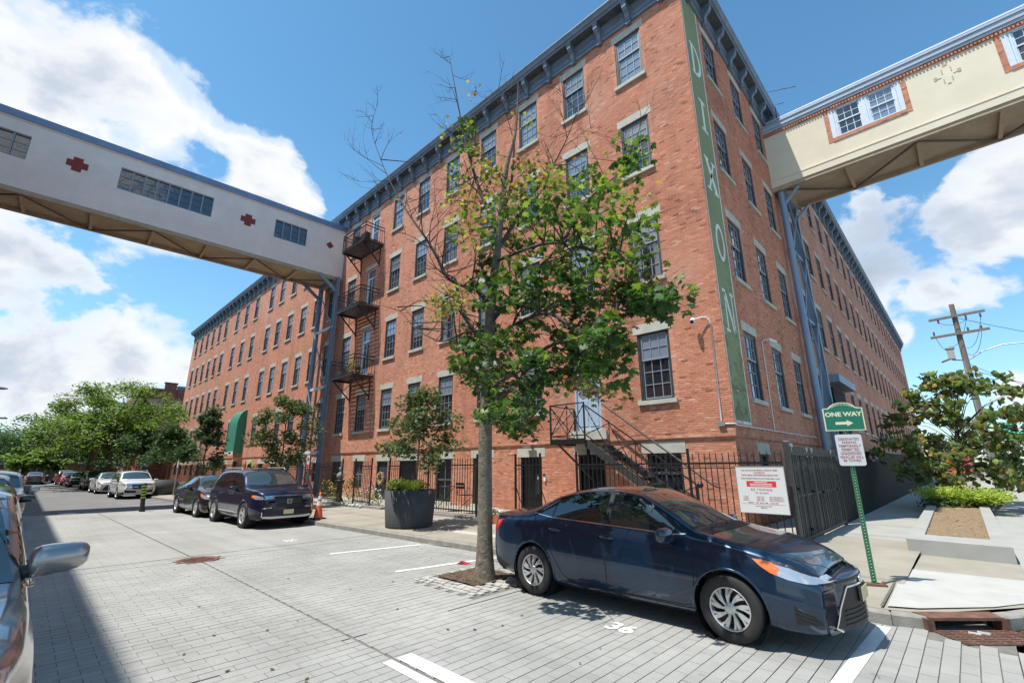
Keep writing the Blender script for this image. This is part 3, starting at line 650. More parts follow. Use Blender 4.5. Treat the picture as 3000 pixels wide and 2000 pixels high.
strip = (13.05, 14.42, 2.84, 18.15)
hr = op_r+[strip+('s',)]
wr = MB(); wall_holes(wr, 13.0, 88.0, 2.5, 18.9, op_r+[strip+('s',)], RN, depth=.0001)
# reveals for the windows only
for h in op_r:
    a, b_, c, d = h[:4]
    for (p, q_) in (((a, c), (a, d)), ((a, d), (b_, d)), ((b_, d), (b_, c)), ((b_, c), (a, c))):
        wr.add([RN(p[0], p[1], 0), RN(p[0], p[1], .2), RN(q_[0], q_[1], .2), RN(q_[0], q_[1], 0)], [(0, 1, 2, 3)])
wall_holes(wr, 13.06, 88.0, -.6, 2.44, op_rb, lambda u, z, d: (-4.36-d, u, z))
wr.add([(-4.3, 13.0, 2.5), (-4.3, 88, 2.5), (-4.36, 88, 2.44), (-4.36, 13.06, 2.44)], [(0, 3, 2, 1)])
wf.build('wall', 'brick', mill); wr.build('wall', 'brick', mill)
ends = MB(); ends.add([(-72.3, 13, -.6), (-72.3, 27, -.6), (-72.3, 27, 18.9), (-72.3, 13, 18.9)], [(0, 1, 2, 3)]); ends.add([(-4.3, 88, -.6), (-20, 88, -.6), (-20, 88, 18.9), (-4.3, 88, 18.9)], [(0, 1, 2, 3)])
ends.add([(-72.3, 27, -.6), (-20, 27, -.6), (-20, 27, 18.9), (-72.3, 27, 18.9)], [(0, 1, 2, 3)]); ends.add([(-20, 27, -.6), (-20, 88, -.6), (-20, 88, 18.9), (-20, 27, 18.9)], [(0, 1, 2, 3)])
ends.build('wall', 'brick', mill)
rf = MB(); rf.add([(-72.3, 13, 19.15), (-4.3, 13, 19.15), (-4.3, 27, 19.15), (-72.3, 27, 19.15), (-20, 27, 19.15), (-4.3, 88, 19.15), (-20, 88, 19.15)], [(0, 1, 2, 3), (4, 2, 5, 6)]); rf.build('roof', 'roof_dark', mill)
# inside: dark liner so that the reveals close
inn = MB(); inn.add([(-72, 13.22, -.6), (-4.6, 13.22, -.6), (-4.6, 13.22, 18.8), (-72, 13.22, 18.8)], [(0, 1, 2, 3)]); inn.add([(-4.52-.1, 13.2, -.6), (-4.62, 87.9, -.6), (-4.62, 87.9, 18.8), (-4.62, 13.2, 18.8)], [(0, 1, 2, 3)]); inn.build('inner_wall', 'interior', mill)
# painted strip with letters
ps = MB()
def rq(y0, y1, z0, z1, d, mi=0): ps.add([(-4.3+d, y0, z0), (-4.3+d, y1, z0), (-4.3+d, y1, z1), (-4.3+d, y0, z1)], [(0, 1, 2, 3)], mi)
rq(13.12, 14.35, 2.92, 18.15, .0, 0); rq(13.05, 13.12, 2.84, 18.15, .0, 1); rq(14.35, 14.42, 2.84, 18.15, .0, 1); rq(13.12, 14.35, 2.84, 2.92, .0, 1)
sp_ = ps.build('painted_strip', ['painted_green', 'painted_white'], mill)
MR = lambda y, z: Matrix.Translation((-4.297, y, z)) @ Matrix(((0, 0, 1, 0), (1, 0, 0, 0), (0, 1, 0, 0), (0, 0, 0, 1)))
def letterpoly(polys, yc, z0, z1, wid):
    q = MB()
    for P in polys: q.add([(-4.296, yc+(x-.5)*wid, z0+(z1-z0)*y) for x, y in P], [tuple(range(len(P)))])
    q.build('painted_letter', 'painted_white', mill)
def ringpoly(n=28, t=.20, half=False):
    out = []
    for i in range(n):
        a0, a1 = 2*math.pi*i/n, 2*math.pi*(i+1)/n
        f = lambda a, k: (.5+.5*k*math.cos(a), .5+.5*(k if k < 1 else 1)*math.sin(a))
        g_ = lambda a: (.5+(.5-t)*math.cos(a), .5+(.5-t*.55)*math.sin(a))
        out.append([f(a0, 1), f(a1, 1), g_(a1), g_(a0)])
    return out
Dp = [[(0, 0), (.34, 0), (.34, .07), (0, .07)], [(0, .93), (.34, .93), (.34, 1), (0, 1)], [(.08, .07), (.28, .07), (.28, .93), (.08, .93)]]
for i in range(14):
    a0, a1 = -math.pi/2+math.pi*i/14, -math.pi/2+math.pi*(i+1)/14
    Dp.append([(.34+.62*math.cos(a0), .5+.5*math.sin(a0)), (.34+.62*math.cos(a1), .5+.5*math.sin(a1)), (.30+.46*math.cos(a1), .5+.41*math.sin(a1)), (.30+.46*math.cos(a0), .5+.41*math.sin(a0))])
letterpoly(Dp, 13.80, 14.72, 16.05, .86)
letterpoly([[(.1, 0), (.9, 0), (.9, .09), (.1, .09)], [(.1, .91), (.9, .91), (.9, 1), (.1, 1)], [(.36, .09), (.64, .09), (.64, .91), (.36, .91)]], 13.80, 12.47, 13.76, .62)
letterpoly([[(0, 0), (.36, 0), (.36, .07), (0, .07)], [(.62, 0), (1, 0), (1, .07), (.62, .07)], [(0, .93), (.38, .93), (.38, 1), (0, 1)], [(.64, .93), (1, .93), (1, 1), (.64, 1)], [(.06, .93), (.30, .93), (.96, .07), (.70, .07)], [(.72, .93), (.84, .93), (.28, .07), (.14, .07)]], 13.80, 10.17, 11.39, .92)
letterpoly(ringpoly(), 13.80, 7.78, 9.05, .72)
letterpoly([[(0, 0), (.36, 0), (.36, .07), (0, .07)], [(0, .93), (.30, .93), (.30, 1), (0, 1)], [(.68, .93), (1, .93), (1, 1), (.68, 1)], [(.13, .07), (.24, .07), (.24, .93), (.13, .93)], [(.78, 0), (.89, 0), (.89, .93), (.78, .93)], [(.13, .93), (.34, .93), (.89, 0), (.72, 0)]], 13.80, 5.47, 6.80, .88)

# relief bricks on the near parts of both faces; they sit exactly on the material's cells
BW, BH = .203, .0677
def brick_cells(u0, u1, z0, z1, holes):
    out = []
    for row in range(int(math.ceil(z0/BH)), int(z1/BH)):
        par = .5*((row+1000) % 2)
        c0 = int(math.floor(u0/BW+par)); c1 = int(math.ceil(u1/BW+par))
        for c in range(c0, c1):
            a = (c-par)*BW; zc = (row+.5)*BH; lo, hi = max(a+.005, u0), min(a+BW-.005, u1)
            for h in holes:
                if h[2]-BH*.7 < zc < h[3]+BH*.7 and h[0] < hi and lo < h[1]:
                    if lo < h[0]: hi = min(hi, h[0]-.002)
                    elif hi > h[1]: lo = max(lo, h[1]+.002)
                    else: hi = lo
            if hi-lo < .03: continue
            out.append((lo, hi, row*BH+.005, (row+1)*BH-.005))
    return out
lint = lambda hs_, e=.12: [(h[0]-e, h[1]+e, h[2]-.16, h[3]+.34) for h in hs_ if h[4] != 's']+[h[:4] for h in hs_]
fc = brick_cells(-17.0, -4.296, 2.62, 18.05, lint([h for h in op_f if h[0] > -18.5], .13))
fcl = brick_cells(-17.0, -4.356, .2, 2.40, lint([h for h in op_b if h[0] > -18.5], .2))
rc = brick_cells(12.996, 22.0, 2.62, 18.05, lint([h for h in op_r if h[0] < 23], .13)+[strip])
rcl = brick_cells(13.056, 22.0, .2, 2.40, lint(op_rb[:3], .2))
allb = [(c, 'f', 13.0) for c in fc]+[(c, 'f', 13.06) for c in fcl]+[(c, 'r', -4.3) for c in rc]+[(c, 'r', -4.36) for c in rcl]
def bpos(it):
    c, k, o_ = it; u, z = (c[0]+c[1])/2, (c[2]+c[3])/2
    return (u, o_, z) if k == 'f' else (o_, u, z)
fcand = sorted([it for it in allb if it[1] == 'f' and it[2] == 13.0 and it[0][1]-it[0][0] > .19 and -8.3 < it[0][0] < -4.4 and 3.0 < it[0][2] < 8.0], key=lambda it: (Vector(bpos(it))-Vector((0, 0, 1.7))).length)[:300]
fset = set(map(id, fcand))
bmq = MB(); bmq.add([(-BW/2+.005, -.006, -BH/2+.005), (BW/2-.005, -.006, -BH/2+.005), (BW/2-.005, -.006, BH/2-.005), (-BW/2+.005, -.006, BH/2-.005), (-BW/2+.005, .004, -BH/2+.005), (BW/2-.005, .004, -BH/2+.005), (BW/2-.005, .004, BH/2-.005), (-BW/2+.005, .004, BH/2-.005)], [(0,1,2,3),(4,5,1,0),(5,6,2,1),(6,7,3,2),(7,4,0,3)])
bme = bmq.mesh('brick', ['brick'])
for it in fcand:
    p = bpos(it); o = mk('brick', bme, mill); o.location = Vector((p[0], p[1]+random.uniform(-.002, .003), p[2]))-mill.location
V = []; F = []
for it in allb:
    if id(it) in fset: continue
    c, k, o_ = it; d = random.uniform(.002, .006); t = random.uniform(-.001, .001); n = len(V)
    if k == 'f': P = [(c[0], o_-d-t, c[2]), (c[1], o_-d+t, c[2]), (c[1], o_-d+t, c[3]), (c[0], o_-d-t, c[3]), (c[0], o_+.003, c[2]), (c[1], o_+.003, c[2]), (c[1], o_+.003, c[3]), (c[0], o_+.003, c[3])]
    else: P = [(o_+d-t, c[0], c[2]), (o_+d+t, c[1], c[2]), (o_+d+t, c[1], c[3]), (o_+d-t, c[0], c[3]), (o_-.003, c[0], c[2]), (o_-.003, c[1], c[2]), (o_-.003, c[1], c[3]), (o_-.003, c[0], c[3])]
    V += P; F += [(n, n+1, n+2, n+3), (n+4, n+5, n+1, n), (n+5, n+6, n+2, n+1), (n+6, n+7, n+3, n+2), (n+7, n+4, n, n+3)]
stuff(fast('brickwork', V, F, 'brick', mill))
# vertical paper cables etc. come later; windows
def window_mesh(w, h, white=False, bars=(2, 3), cols=3):
    """frame+sashes in local x (width), z up from 0, y outwards negative; glass separate"""
    q = MB(); fr, mu_ = 0, 1
    q.box(-w/2, -w/2+.06, .03, .16, 0, h, fr); q.box(w/2-.06, w/2, .03, .16, 0, h, fr); q.box(-w/2+.06, w/2-.06, .03, .16, h-.07, h, fr); q.box(-w/2+.06, w/2-.06, .02, .16, 0, .05, fr)
    q.box(-w/2+.06, -w/2+.10, .05, .16, .05, h-.07, fr); q.box(w/2-.10, w/2-.06, .05, .16, .05, h-.07, fr)
    mid = h*.60 if bars == (2, 3) else h*.5
    x0, x1 = -w/2+.10, w/2-.10
    q.box(x0, x1, .055, .10, mid-.025, mid+.03, mu_)
    q.box(x0, x0+.035, .09, .12, .05, mid, mu_); q.box(x1-.035, x1, .09, .12, .05, mid, mu_); q.box(x0, x1, .085, .12, .05, .10, mu_)
    q.box(x0, x0+.03, .06, .09, mid, h-.07, mu_); q.box(x1-.03, x1, .06, .09, mid, h-.07, mu_); q.box(x0, x1, .06, .09, h-.11, h-.07, mu_)
    for c in range(1, cols):
        x = x0+(x1-x0)*c/cols; q.box(x-.011, x+.011, .094, .115, .10, mid-.025, mu_); q.box(x-.011, x+.011, .064, .085, mid+.03, h-.11, mu_)
    for c in range(1, bars[1]): z = .10+(mid-.10)*c/bars[1]; q.box(x0, x1, .0945, .1145, z-.011, z+.011, mu_)
    for c in range(1, bars[0]): z = mid+(h-.11-mid)*c/bars[0]; q.box(x0, x1, .0645, .0845, z-.011, z+.011, mu_)
    g = MB(); g.box(x0, x1, .117, .123, .05, mid); g.box(x0, x1, .087, .093, mid, h-.07)
    return q, g, mid
wq, wg, _ = window_mesh(W_, H_); WFM = wq.mesh('window', ['frame_dark', 'muntin']); 
wgl = {k: wg.mesh('pane', [k]) for k in ('pane_dark', 'pane_blind', 'pane_sky')}
for nm_, (lo_, up_m, cut) in {'half_blind': ('pane_dark', 'pane_blind', None), 'low_blind': ('pane_dark', 'pane_blind', .45), 'curtain': ('pane_dark', 'pane_blind', 'side'), 'mix': ('pane_dark', 'pane_sky', None)}.items():
    g2_ = MB(); xa, xb = -W_/2+.10, W_/2-.10; mid_ = H_*.60
    g2_.box(xa, xb, .087, .093, mid_, H_-.07, 1)
    if cut == .45: g2_.box(xa, xb, .117, .123, .05, mid_*.55, 0); g2_.box(xa, xb, .117, .123, mid_*.55, mid_, 1)
    elif cut == 'side': g2_.box(xa, xa+.22, .117, .123, .05, mid_, 1); g2_.box(xa+.22, xb-.2, .117, .123, .05, mid_, 0); g2_.box(xb-.2, xb, .117, .123, .05, mid_, 1)
    else: g2_.box(xa, xb, .117, .123, .05, mid_, 0)
    wgl[nm_] = g2_.mesh('pane', [lo_, up_m])
wq2, wg2, _ = window_mesh(1.2, H_); WRM = wq2.mesh('window', ['frame_dark', 'muntin']); wgr = wg2.mesh('pane', ['pane_dark'])
def lintel_mesh(w, h=.30): return MB().box(-w/2-.13, w/2+.13, -.012, .19, 0, h).mesh('lintel', ['limestone'])
LM = lintel_mesh(W_); LMR = lintel_mesh(1.2); SM = MB().box(-W_/2-.09, W_/2+.09, -.085, .19, -.13, 0).mesh('sill', ['limestone']); SMR = MB().box(-.69, .69, -.085, .19, -.13, 0).mesh('sill', ['limestone'])
LMB = MB().box(-W_/2-.17, W_/2+.17, -.012, .19, 0, .33).mesh('lintel', ['limestone'])
nopen = 0
def place(me, name, x, y, z, rz=0, parent=mill, sx=1.0, sz=1.0):
    o = mk(name, me, parent); o.location = Vector((x, y, z))-rootloc(parent); o.rotation_euler = (0, 0, rz); o.scale = (sx, 1, sz); return o
def sub(me, name, parent): o = mk(name, me, parent, False); return o
kinds = ['pane_dark', 'half_blind', 'pane_blind', 'mix', 'mix', 'low_blind', 'curtain', 'half_blind']
for h in op_f:
    x = (h[0]+h[1])/2; w = h[1]-h[0]; hh = h[3]-h[2]
    place(LM, 'lintel', x, 13, h[3]+.002)
    if h[4] == 'w':
        o = place(WFM, 'window', x, 13, h[2], 0, mill, w/W_, hh/H_)
        kd = random.choice(kinds) 
        if h[2] > 15: kd = random.choice(['mix', 'pane_sky', 'pane_sky', 'half_blind'])
        sub(wgl[kd], 'pane', o); place(SM, 'sill', x, 13, h[2]-.001)
for h in op_r:
    y = (h[0]+h[1])/2; hh = h[3]-h[2]
    place(LMR, 'lintel', -4.3, y, h[3]+.002, R_(90)); o = place(WRM, 'window', -4.3, y, h[2], R_(90), mill, (h[1]-h[0])/1.2, hh/H_)
    sub(wgr, 'pane', o); place(SMR, 'sill', -4.3, y, h[2]-.001, R_(90))
# basement openings: lintel, dark window or door behind a grille
bwq = MB(); bwq.box(-.5, -.45, .05, .15, 0, 1, 0); bwq.box(.45, .5, .05, .15, 0, 1, 0); bwq.box(-.45, .45, .05, .15, .95, 1, 0); bwq.box(-.45, .45, .05, .15, 0, .05, 0); bwq.box(-.45, .45, .08, .12, .48, .52, 1); bwq.box(-.01, .01, .09, .11, .05, .95, 1)
BWM = bwq.mesh('window', ['frame_dark', 'muntin']); BGM = MB().box(-.45, .45, .12, .13, .03, .97).mesh('pane', ['pane_dark'])
for side_, ops in (('f', op_b), ('r', op_rb)):
    for h in ops:
        c_ = (h[0]+h[1])/2; w = h[1]-h[0]; hh = h[3]-h[2]
        P = (c_, 13.06) if side_ == 'f' else (-4.36, c_); rz = 0 if side_ == 'f' else R_(90)
        place(LMB, 'lintel', P[0], P[1], h[3]+.002, rz, mill, w/W_, 1.0)
        if h[4] in ('bw',):
            o = place(BWM, 'window', P[0], P[1], h[2], rz, mill, w, hh); sub(BGM, 'pane', o)
            if side_ == 'f' and h[0] > -18: place(SM, 'sill', P[0], P[1], h[2]-.001, rz, mill, w/W_, 1)
            if side_ == 'f' and h[0] > -18:
                gq = MB()
                for i in range(8): x = -w/2+.04+(w-.08)*i/7; gq.tube([(x, -.03, -.02), (x, -.03, hh)], .009, 6)
                for z in (.05, hh*.5, hh-.06): gq.box(-w/2, w/2, -.04, -.025, z-.012, z+.012)
                place(gq.mesh('window_grille', ['iron']), 'window_grille', P[0], P[1], h[2], rz)
        elif h[4] in ('bd', 'wd'):
            dq = MB(); dq.box(-w/2, -w/2+.07, .02, .16, 0, hh); dq.box(w/2-.07, w/2, .02, .16, 0, hh); dq.box(-w/2+.07, w/2-.07, .02, .16, hh-.08, hh)
            dq.box(-w/2+.07, w/2-.07, .10, .14, 0, hh-.08)
            o = place(dq.mesh('door', ['iron' if h[4] == 'bd' else 'frame_dark']), 'door', P[0], P[1], h[2], rz)
            if h[4] == 'bd' and h[0] > -21 and side_ == 'f':
                gq = MB(); n = 9
                for i in range(n): x = -w/2+.08+(w-.16)*i/(n-1); gq.tube([(x, .0, .0), (x, .0, hh-.05)], .008, 6)
                for k in range(4): z = .1+(hh-.25)*k/3; gq.box(-w/2+.07, w/2-.07, -.008, .008, z-.012, z+.012)
                go = place(gq.mesh('security_gate', ['iron']), 'security_gate', P[0], P[1], h[2], rz)
                MB().box(w/2-.30, w/2-.13, .006, .022, hh*.42, hh*.62).mesh('x', ['frame_dark'])
                lk = MB().box(w/2-.30, w/2-.12, -.012, .002, hh*.30, hh*.68); sub(lk.mesh('lock_plate', ['plastic_dark']), 'lock_plate', go)
                if -12.3 < h[0] < -12: 
                    tm = text('15', .11, 'white_metal', Matrix.Translation((w/2-.21, -.014, hh*.60)) @ Matrix.Rotation(R_(90), 4, 'X'), 'door_number', go, bold=.004); tm.location = (0, 0, 0)
# front stair door
h = [q for q in op_f if q[4] == 'door'][0]; w = h[1]-h[0]
dq = MB(); dq.box(-w/2, -w/2+.06, .0, .16, 0, 2.93); dq.box(w/2-.06, w/2, .0, .16, 0, 2.93); dq.box(-w/2+.06, w/2-.06, .0, .16, 2.85, 2.93); dq.box(-w/2+.06, w/2-.06, .0, .15, 2.12, 2.20)
dq.box(-w/2+.06, w/2-.06, .05, .10, 0, 1.15)
for a, c in ((-w/2+.14, -.03), (.03, w/2-.14)): dq.box(a, c, .035, .05, .15, 1.02)
dq.box(-w/2+.06, -w/2+.15, .05, .10, 1.15, 2.12); dq.box(w/2-.15, w/2-.06, .05, .10, 1.15, 2.12); dq.box(-w/2+.15, w/2-.15, .05, .10, 2.02, 2.12)
o = place(dq.mesh('door', ['door_blue']), 'door', -8.97, 13, 2.87); sub(MB().box(-w/2+.1, w/2-.1, .08, .09, 1.15, 2.85).mesh('pane', ['pane_blind']), 'pane', o)
sub(MB().box(w/2-.14, w/2-.10, .0, .05, .95, 1.15).mesh('handle', ['galv']), 'handle', o)
place(MB().box(-.72, .72, -.10, .19, -.30, -.001).mesh('door_step', ['limestone']), 'door_step', -8.97, 13, 2.87)
for h in [q for q in op_f if q[4] == 'fdoor']:
    w = h[1]-h[0]; hh = h[3]-h[2]; dq = MB(); dq.box(-w/2, -w/2+.08, .05, .16, 0, hh); dq.box(w/2-.08, w/2, .05, .16, 0, hh); dq.box(-w/2+.08, w/2-.08, .05, .16, hh-.08, hh); dq.box(-w/2+.08, w/2-.08, .08, .14, 2.1, 2.18); dq.box(-w/2+.08, w/2-.08, .09, .13, 0, .5); dq.box(-w/2+.08, -w/2+.18, .09, .13, .5, 2.1); dq.box(w/2-.18, w/2-.08, .09, .13, .5, 2.1); dq.box(-.015, .015, .09, .13, .5, 2.1); dq.box(-w/2+.18, w/2-.18, .095, .125, 1.25, 1.29)
    o = place(dq.mesh('door', ['muntin_white']), 'door', (h[0]+h[1])/2, 13, h[2]); sub(MB().box(-w/2+.08, w/2-.08, .12, .125, .4, hh-.08).mesh('pane', ['pane_dark']), 'pane', o)

# cornice
PRO = [(0, 18.08), (.07, 18.08), (.07, 18.17), (.04, 18.20), (.04, 18.62), (.08, 18.66), (.09, 18.78), (.42, 18.80), (.43, 18.90), (.49, 18.92), (.51, 19.02), (.57, 19.12), (.57, 19.17), (0, 19.22)]
def cornice(path_pts, normals, prof, mats):
    q = MB(); rows = []
    for (p, nn) in zip(path_pts, normals): rows.append([(p[0]+nn[0]*d, p[1]+nn[1]*d, z) for d, z in prof])
    n = len(prof); V = [v for r in rows for v in r]; F = []; 
    for i in range(len(rows)-1):
        for j in range(n-1):
            a = i*n+j; F.append((a, a+n, a+n+1, a+1))
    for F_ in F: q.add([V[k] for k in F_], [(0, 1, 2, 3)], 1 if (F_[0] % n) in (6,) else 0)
    return q.build('cornice', mats, mill)
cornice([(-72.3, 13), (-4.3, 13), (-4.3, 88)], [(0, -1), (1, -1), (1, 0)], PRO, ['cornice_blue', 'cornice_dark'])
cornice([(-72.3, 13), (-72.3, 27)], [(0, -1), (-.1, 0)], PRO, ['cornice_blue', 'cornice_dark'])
# bracket: scrolled console, profile in (d,z)
def bracket_mesh():
    q = MB(); w = .085
    S = [(.04, 18.02), (.09, 18.02), (.13, 18.08), (.12, 18.16), (.16, 18.24), (.18, 18.34), (.22, 18.40), (.31, 18.46), (.38, 18.56), (.39, 18.66), (.39, 18.80), (.04, 18.80)]
    n = len(S); P = [(-w, -d, z) for d, z in S]+[(w, -d, z) for d, z in S]
    q.add(P, [tuple(range(n)), tuple(range(n, 2*n))[::-1]]+[(i, n+i, n+(i+1) % n, (i+1) % n) for i in range(n)])
    w2 = .11
    q.box(-w2, w2, -.41, -.04, 18.72, 18.798); q.box(-.10, .10, -.15, -.03, 17.96, 18.04); q.lathe([(.055, -.1), (.055, .1)], 10, 'x', (0, -.31, 18.58)); q.lathe([(.04, -.1), (.04, .1)], 10, 'x', (0, -.12, 18.12))
    return q.mesh('bracket', ['cornice_blue'])
BM_ = bracket_mesh(); PNL = MB(); 
for (a, b_, c, d) in ((-.46, .46, 18.28, 18.31), (-.46, .46, 18.52, 18.55), (-.46, -.43, 18.31, 18.52), (.43, .46, 18.31, 18.52)): PNL.box(a, b_, -.062, -.035, c, d)
PM = PNL.mesh('cornice_panel', ['cornice_blue'])
x = -4.95
while x > -72.2:
    place(BM_, 'bracket', x, 13, 0)
    if x > -50: place(PM, 'cornice_panel', x-.65, 13, 0)
    x -= 1.30
y = 13.65
while y < 88:
    place(BM_, 'bracket', -4.3, y, 0, R_(90))
    if y < 40: place(PM, 'cornice_panel', -4.3, y+.68, 0, R_(90))
    y += 1.37
# service things on the mill wall
def conduit(name, pts, label, r=.016, mat='white_metal', cat='conduit'):
    tag(MB().tube(pts, r, 6).build(name, mat), label, cat)
def arcpts(a, c, b_, n=5):
    a, b_, c = Vector(a), Vector(b_), Vector(c); return [a*(1-t)**2+c*2*t*(1-t)+b_*t*t for t in [i/n for i in range(n+1)]]
cm_ = thing('security_camera', 'white dome security camera on a curved arm, right of the front window by the corner', 'security camera', (-4.98, 12.97, 5.85))
MB().tube([(-4.62, 12.97, 2.9), (-4.60, 12.97, 5.6)]+arcpts((-4.60, 12.96, 5.6), (-4.58, 12.93, 5.86), (-4.78, 12.88, 5.88))+[(-4.98, 12.80, 5.84)], .02, 8).build('arm', 'white_metal', cm_)
MB().ball((-5.02, 12.78, 5.80), .085, 14, 10).build('dome', 'white_metal', cm_); MB().ball((-5.03, 12.72, 5.76), .055, 10, 8).build('lens', 'black', cm_)
MB().box(-4.72, -4.54, 12.93, 13.0, 2.76, 2.88).build('junction_box', 'galv', cm_)
cm_ = thing('security_camera', 'white bullet camera on a thin pipe on the shaded side wall', 'security camera', (-4.2, 16.9, 5.85))
MB().tube([(-4.27, 16.5, 2.82), (-4.27, 16.56, 5.75), (-4.22, 16.7, 5.86), (-4.14, 17.0, 5.86)], .016, 6).build('arm', 'white_metal', cm_)
MB().tube([(-4.16, 16.9, 5.88), (-4.02, 17.2, 5.82)], .065, 10).build('housing', 'white_metal', cm_)
conduit('conduit', [(-4.54, 12.975, 2.82), (-4.28, 12.975, 2.81), (-4.275, 13.1, 2.78), (-4.275, 22.3, 2.80)], 'thin white pipe running level along the side wall below the windows', .02)
lp = thing('wall_lamp', 'small flat lamp above the barred door numbered fifteen', 'lamp', (-11.5, 13.0, 2.42))
MB().box(-11.78, -11.38, 12.72, 13.0, 2.40, 2.43).build('hood', 'galv', lp); MB().box(-11.6, -11.5, 12.98, 13.03, 2.36, 2.46).build('bracket', 'plastic_dark', lp)
ic = thing('intercom', 'small white intercom box on brick beside the barred door', 'intercom', (-10.95, 13.05, 1.3)); MB().box(-11.02, -10.92, 13.0, 13.06, 1.22, 1.42).build('box', 'white_metal', ic); MB().box(-11.03, -10.91, 12.98, 13.0, 1.40, 1.46).build('hood', 'black', ic)
# awning over the far entrance
aw = thing('entrance_awning', 'tall green fabric awning with rounded top over the mill entrance', 'awning', (-46.4, 13.0, 2.8))
arc = [(12.32, 2.80), (12.32, 5.2)]+[(12.32+.68*(1-math.cos(a)), 5.2+1.38*math.sin(a)) for a in [math.pi/2*i/8 for i in range(1, 9)]]
x0, x1 = -47.6, -45.2; V = [(x0, y, z) for y, z in arc]+[(x1, y, z) for y, z in arc]; n = len(arc); q = MB(); q.add(V, [(i, n+i, n+i+1, i+1) for i in range(n-1)], 0, False)
q.add([(x1, y, z) for y, z in arc]+[(x1, 13, 2.8)], [tuple(range(n+1))]); q.add([(x0, y, z) for y, z in arc]+[(x0, 13, 2.8)], [tuple(range(n+1))[::-1]]); q.build('canopy', 'awning_green', aw)
MB().box(x0-.01, x1+.0, 12.29, 12.315, 2.72, 3.0).build('valance', 'paint_white', aw)
cn = thing('steel_canopy', 'blue steel canopy box over the side entrance near the trestle', 'canopy', (-4.3, 29, 5.6)); MB().box(-4.3, -3.75, 26.6, 31.2, 5.62, 6.0).build('slab', 'steel_blue', cn)
MB().box(-4.5, -4.2, 27.4, 30.6, 0, 5.5).build('doorway', 'interior', cn)
# ============================================================ sky bridges
def panels(o0, d, L, z0, z1, holes, name, mat, parent, thick=.12, nrm=(1, 0)):
    """long wall with window openings; o0 start, d unit direction, outward normal nrm"""
    q = MB(); fn = lambda u, z, dd: (o0[0]+d[0]*u-nrm[0]*dd, o0[1]+d[1]*u-nrm[1]*dd, z)
    wall_holes(q, 0, L, z0, z1, holes, fn, depth=thick)
    return q.build(name, mat, parent)
lb = thing('sky_bridge', 'pinkish cream enclosed bridge with red crosses crossing high over the street', 'bridge', (-29, 13, 14.3))
ld = Vector((-.04, -1, 0)).normalized(); ln = Vector((1, -.04, 0)).normalized(); LL = 20.2; O = Vector((-29.0, 13.0, 0))
LW = 2.55
def lpt(u, w, z): p = O+ld*u-ln*w; return (p.x, p.y, z)
wins = [(2.62, 4.62, 15.85, 17.12, 3), (8.05, 12.30, 15.85, 17.12, 7), (15.65, 19.6, 15.85, 17.12, 6)]
panels(O, ld, LL, 14.30, 17.85, [w[:4] for w in wins], 'wall', 'stucco_pink', lb, .16, ln)
q = MB(); q.add([lpt(0, LW, 14.3), lpt(LL, LW, 14.3), lpt(LL, LW, 17.85), lpt(0, LW, 17.85)], [(0, 3, 2, 1)]); q.build('wall', 'stucco_pink', lb)
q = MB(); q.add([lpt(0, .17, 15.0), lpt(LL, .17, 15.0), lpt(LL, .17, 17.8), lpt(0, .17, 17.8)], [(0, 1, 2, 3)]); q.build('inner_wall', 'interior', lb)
for (a, b_, c, d, nm) in wins:
    q = MB()
    for k in range(nm+2):
        u = a+(b_-a)*k/(nm+1)
        P0 = Vector(lpt(u, .07, c)); P1 = Vector(lpt(u, .07, d)); q.bar(P0, P1, .07, .05, 0, (1, 0, 0))
    q.bar(lpt(a, .07, c+.03), lpt(b_, .07, c+.03), .05, .06); q.bar(lpt(a, .07, d-.03), lpt(b_, .07, d-.03), .05, .06)
    for z in (c+.40, c+.80): q.bar(lpt(a, .11, z), lpt(b_, .11, z), .012, .012, 1)
    wo_ = q.build('window', ['muntin', 'frame_dark'], lb)
    q = MB(); q.add([lpt(a, .12, c), lpt(b_, .12, c), lpt(b_, .12, d), lpt(a, .12, d)], [(0, 1, 2, 3)]); g_ = q.build('pane', 'pane_dark', wo_)
for (u, z) in ((6.15, 16.42), (13.92, 16.45)):
    for i, j in ((0, 0), (1, 0), (-1, 0)):
        q = MB(); du = .295*i; dz = 0
        a, c = (.185, .38) if i == 0 else (.11, .18)
        P = [lpt(u+du-a, -.0, z+dz-c), lpt(u+du+a, -.0, z+dz-c), lpt(u+du+a, -.0, z+dz+c), lpt(u+du-a, -.0, z+dz+c), lpt(u+du-a, -.012-.002*i, z+dz-c), lpt(u+du+a, -.012-.002*i, z+dz-c), lpt(u+du+a, -.012-.002*i, z+dz+c), lpt(u+du-a, -.012-.002*i, z+dz+c)]
        q.add(P, [(4, 5, 6, 7), (0, 1, 5, 4), (2, 3, 7, 6), (1, 2, 6, 5), (3, 0, 4, 7)]); q.build('cross_tile', 'cross_red', lb)
q = MB(); u, z, s1 = 1.05, 16.5, .27; q.add([lpt(u, -.012, z-s1), lpt(u+s1, -.012, z), lpt(u, -.012, z+s1), lpt(u-s1, -.012, z)], [(0, 1, 2, 3)]); q.build('diamond_tile', 'cross_red', lb)
q = MB(); P = [lpt(u_, w_, z_) for z_ in (17.85, 18.22) for u_, w_ in ((-.0, -.10), (LL, -.10), (LL, LW+.1), (-.0, LW+.1))]
q.add(P, [(0,3,2,1),(4,5,6,7),(0,1,5,4),(1,2,6,5),(2,3,7,6),(3,0,4,7)]); q.build('roof_edge', 'roof_metal', lb)
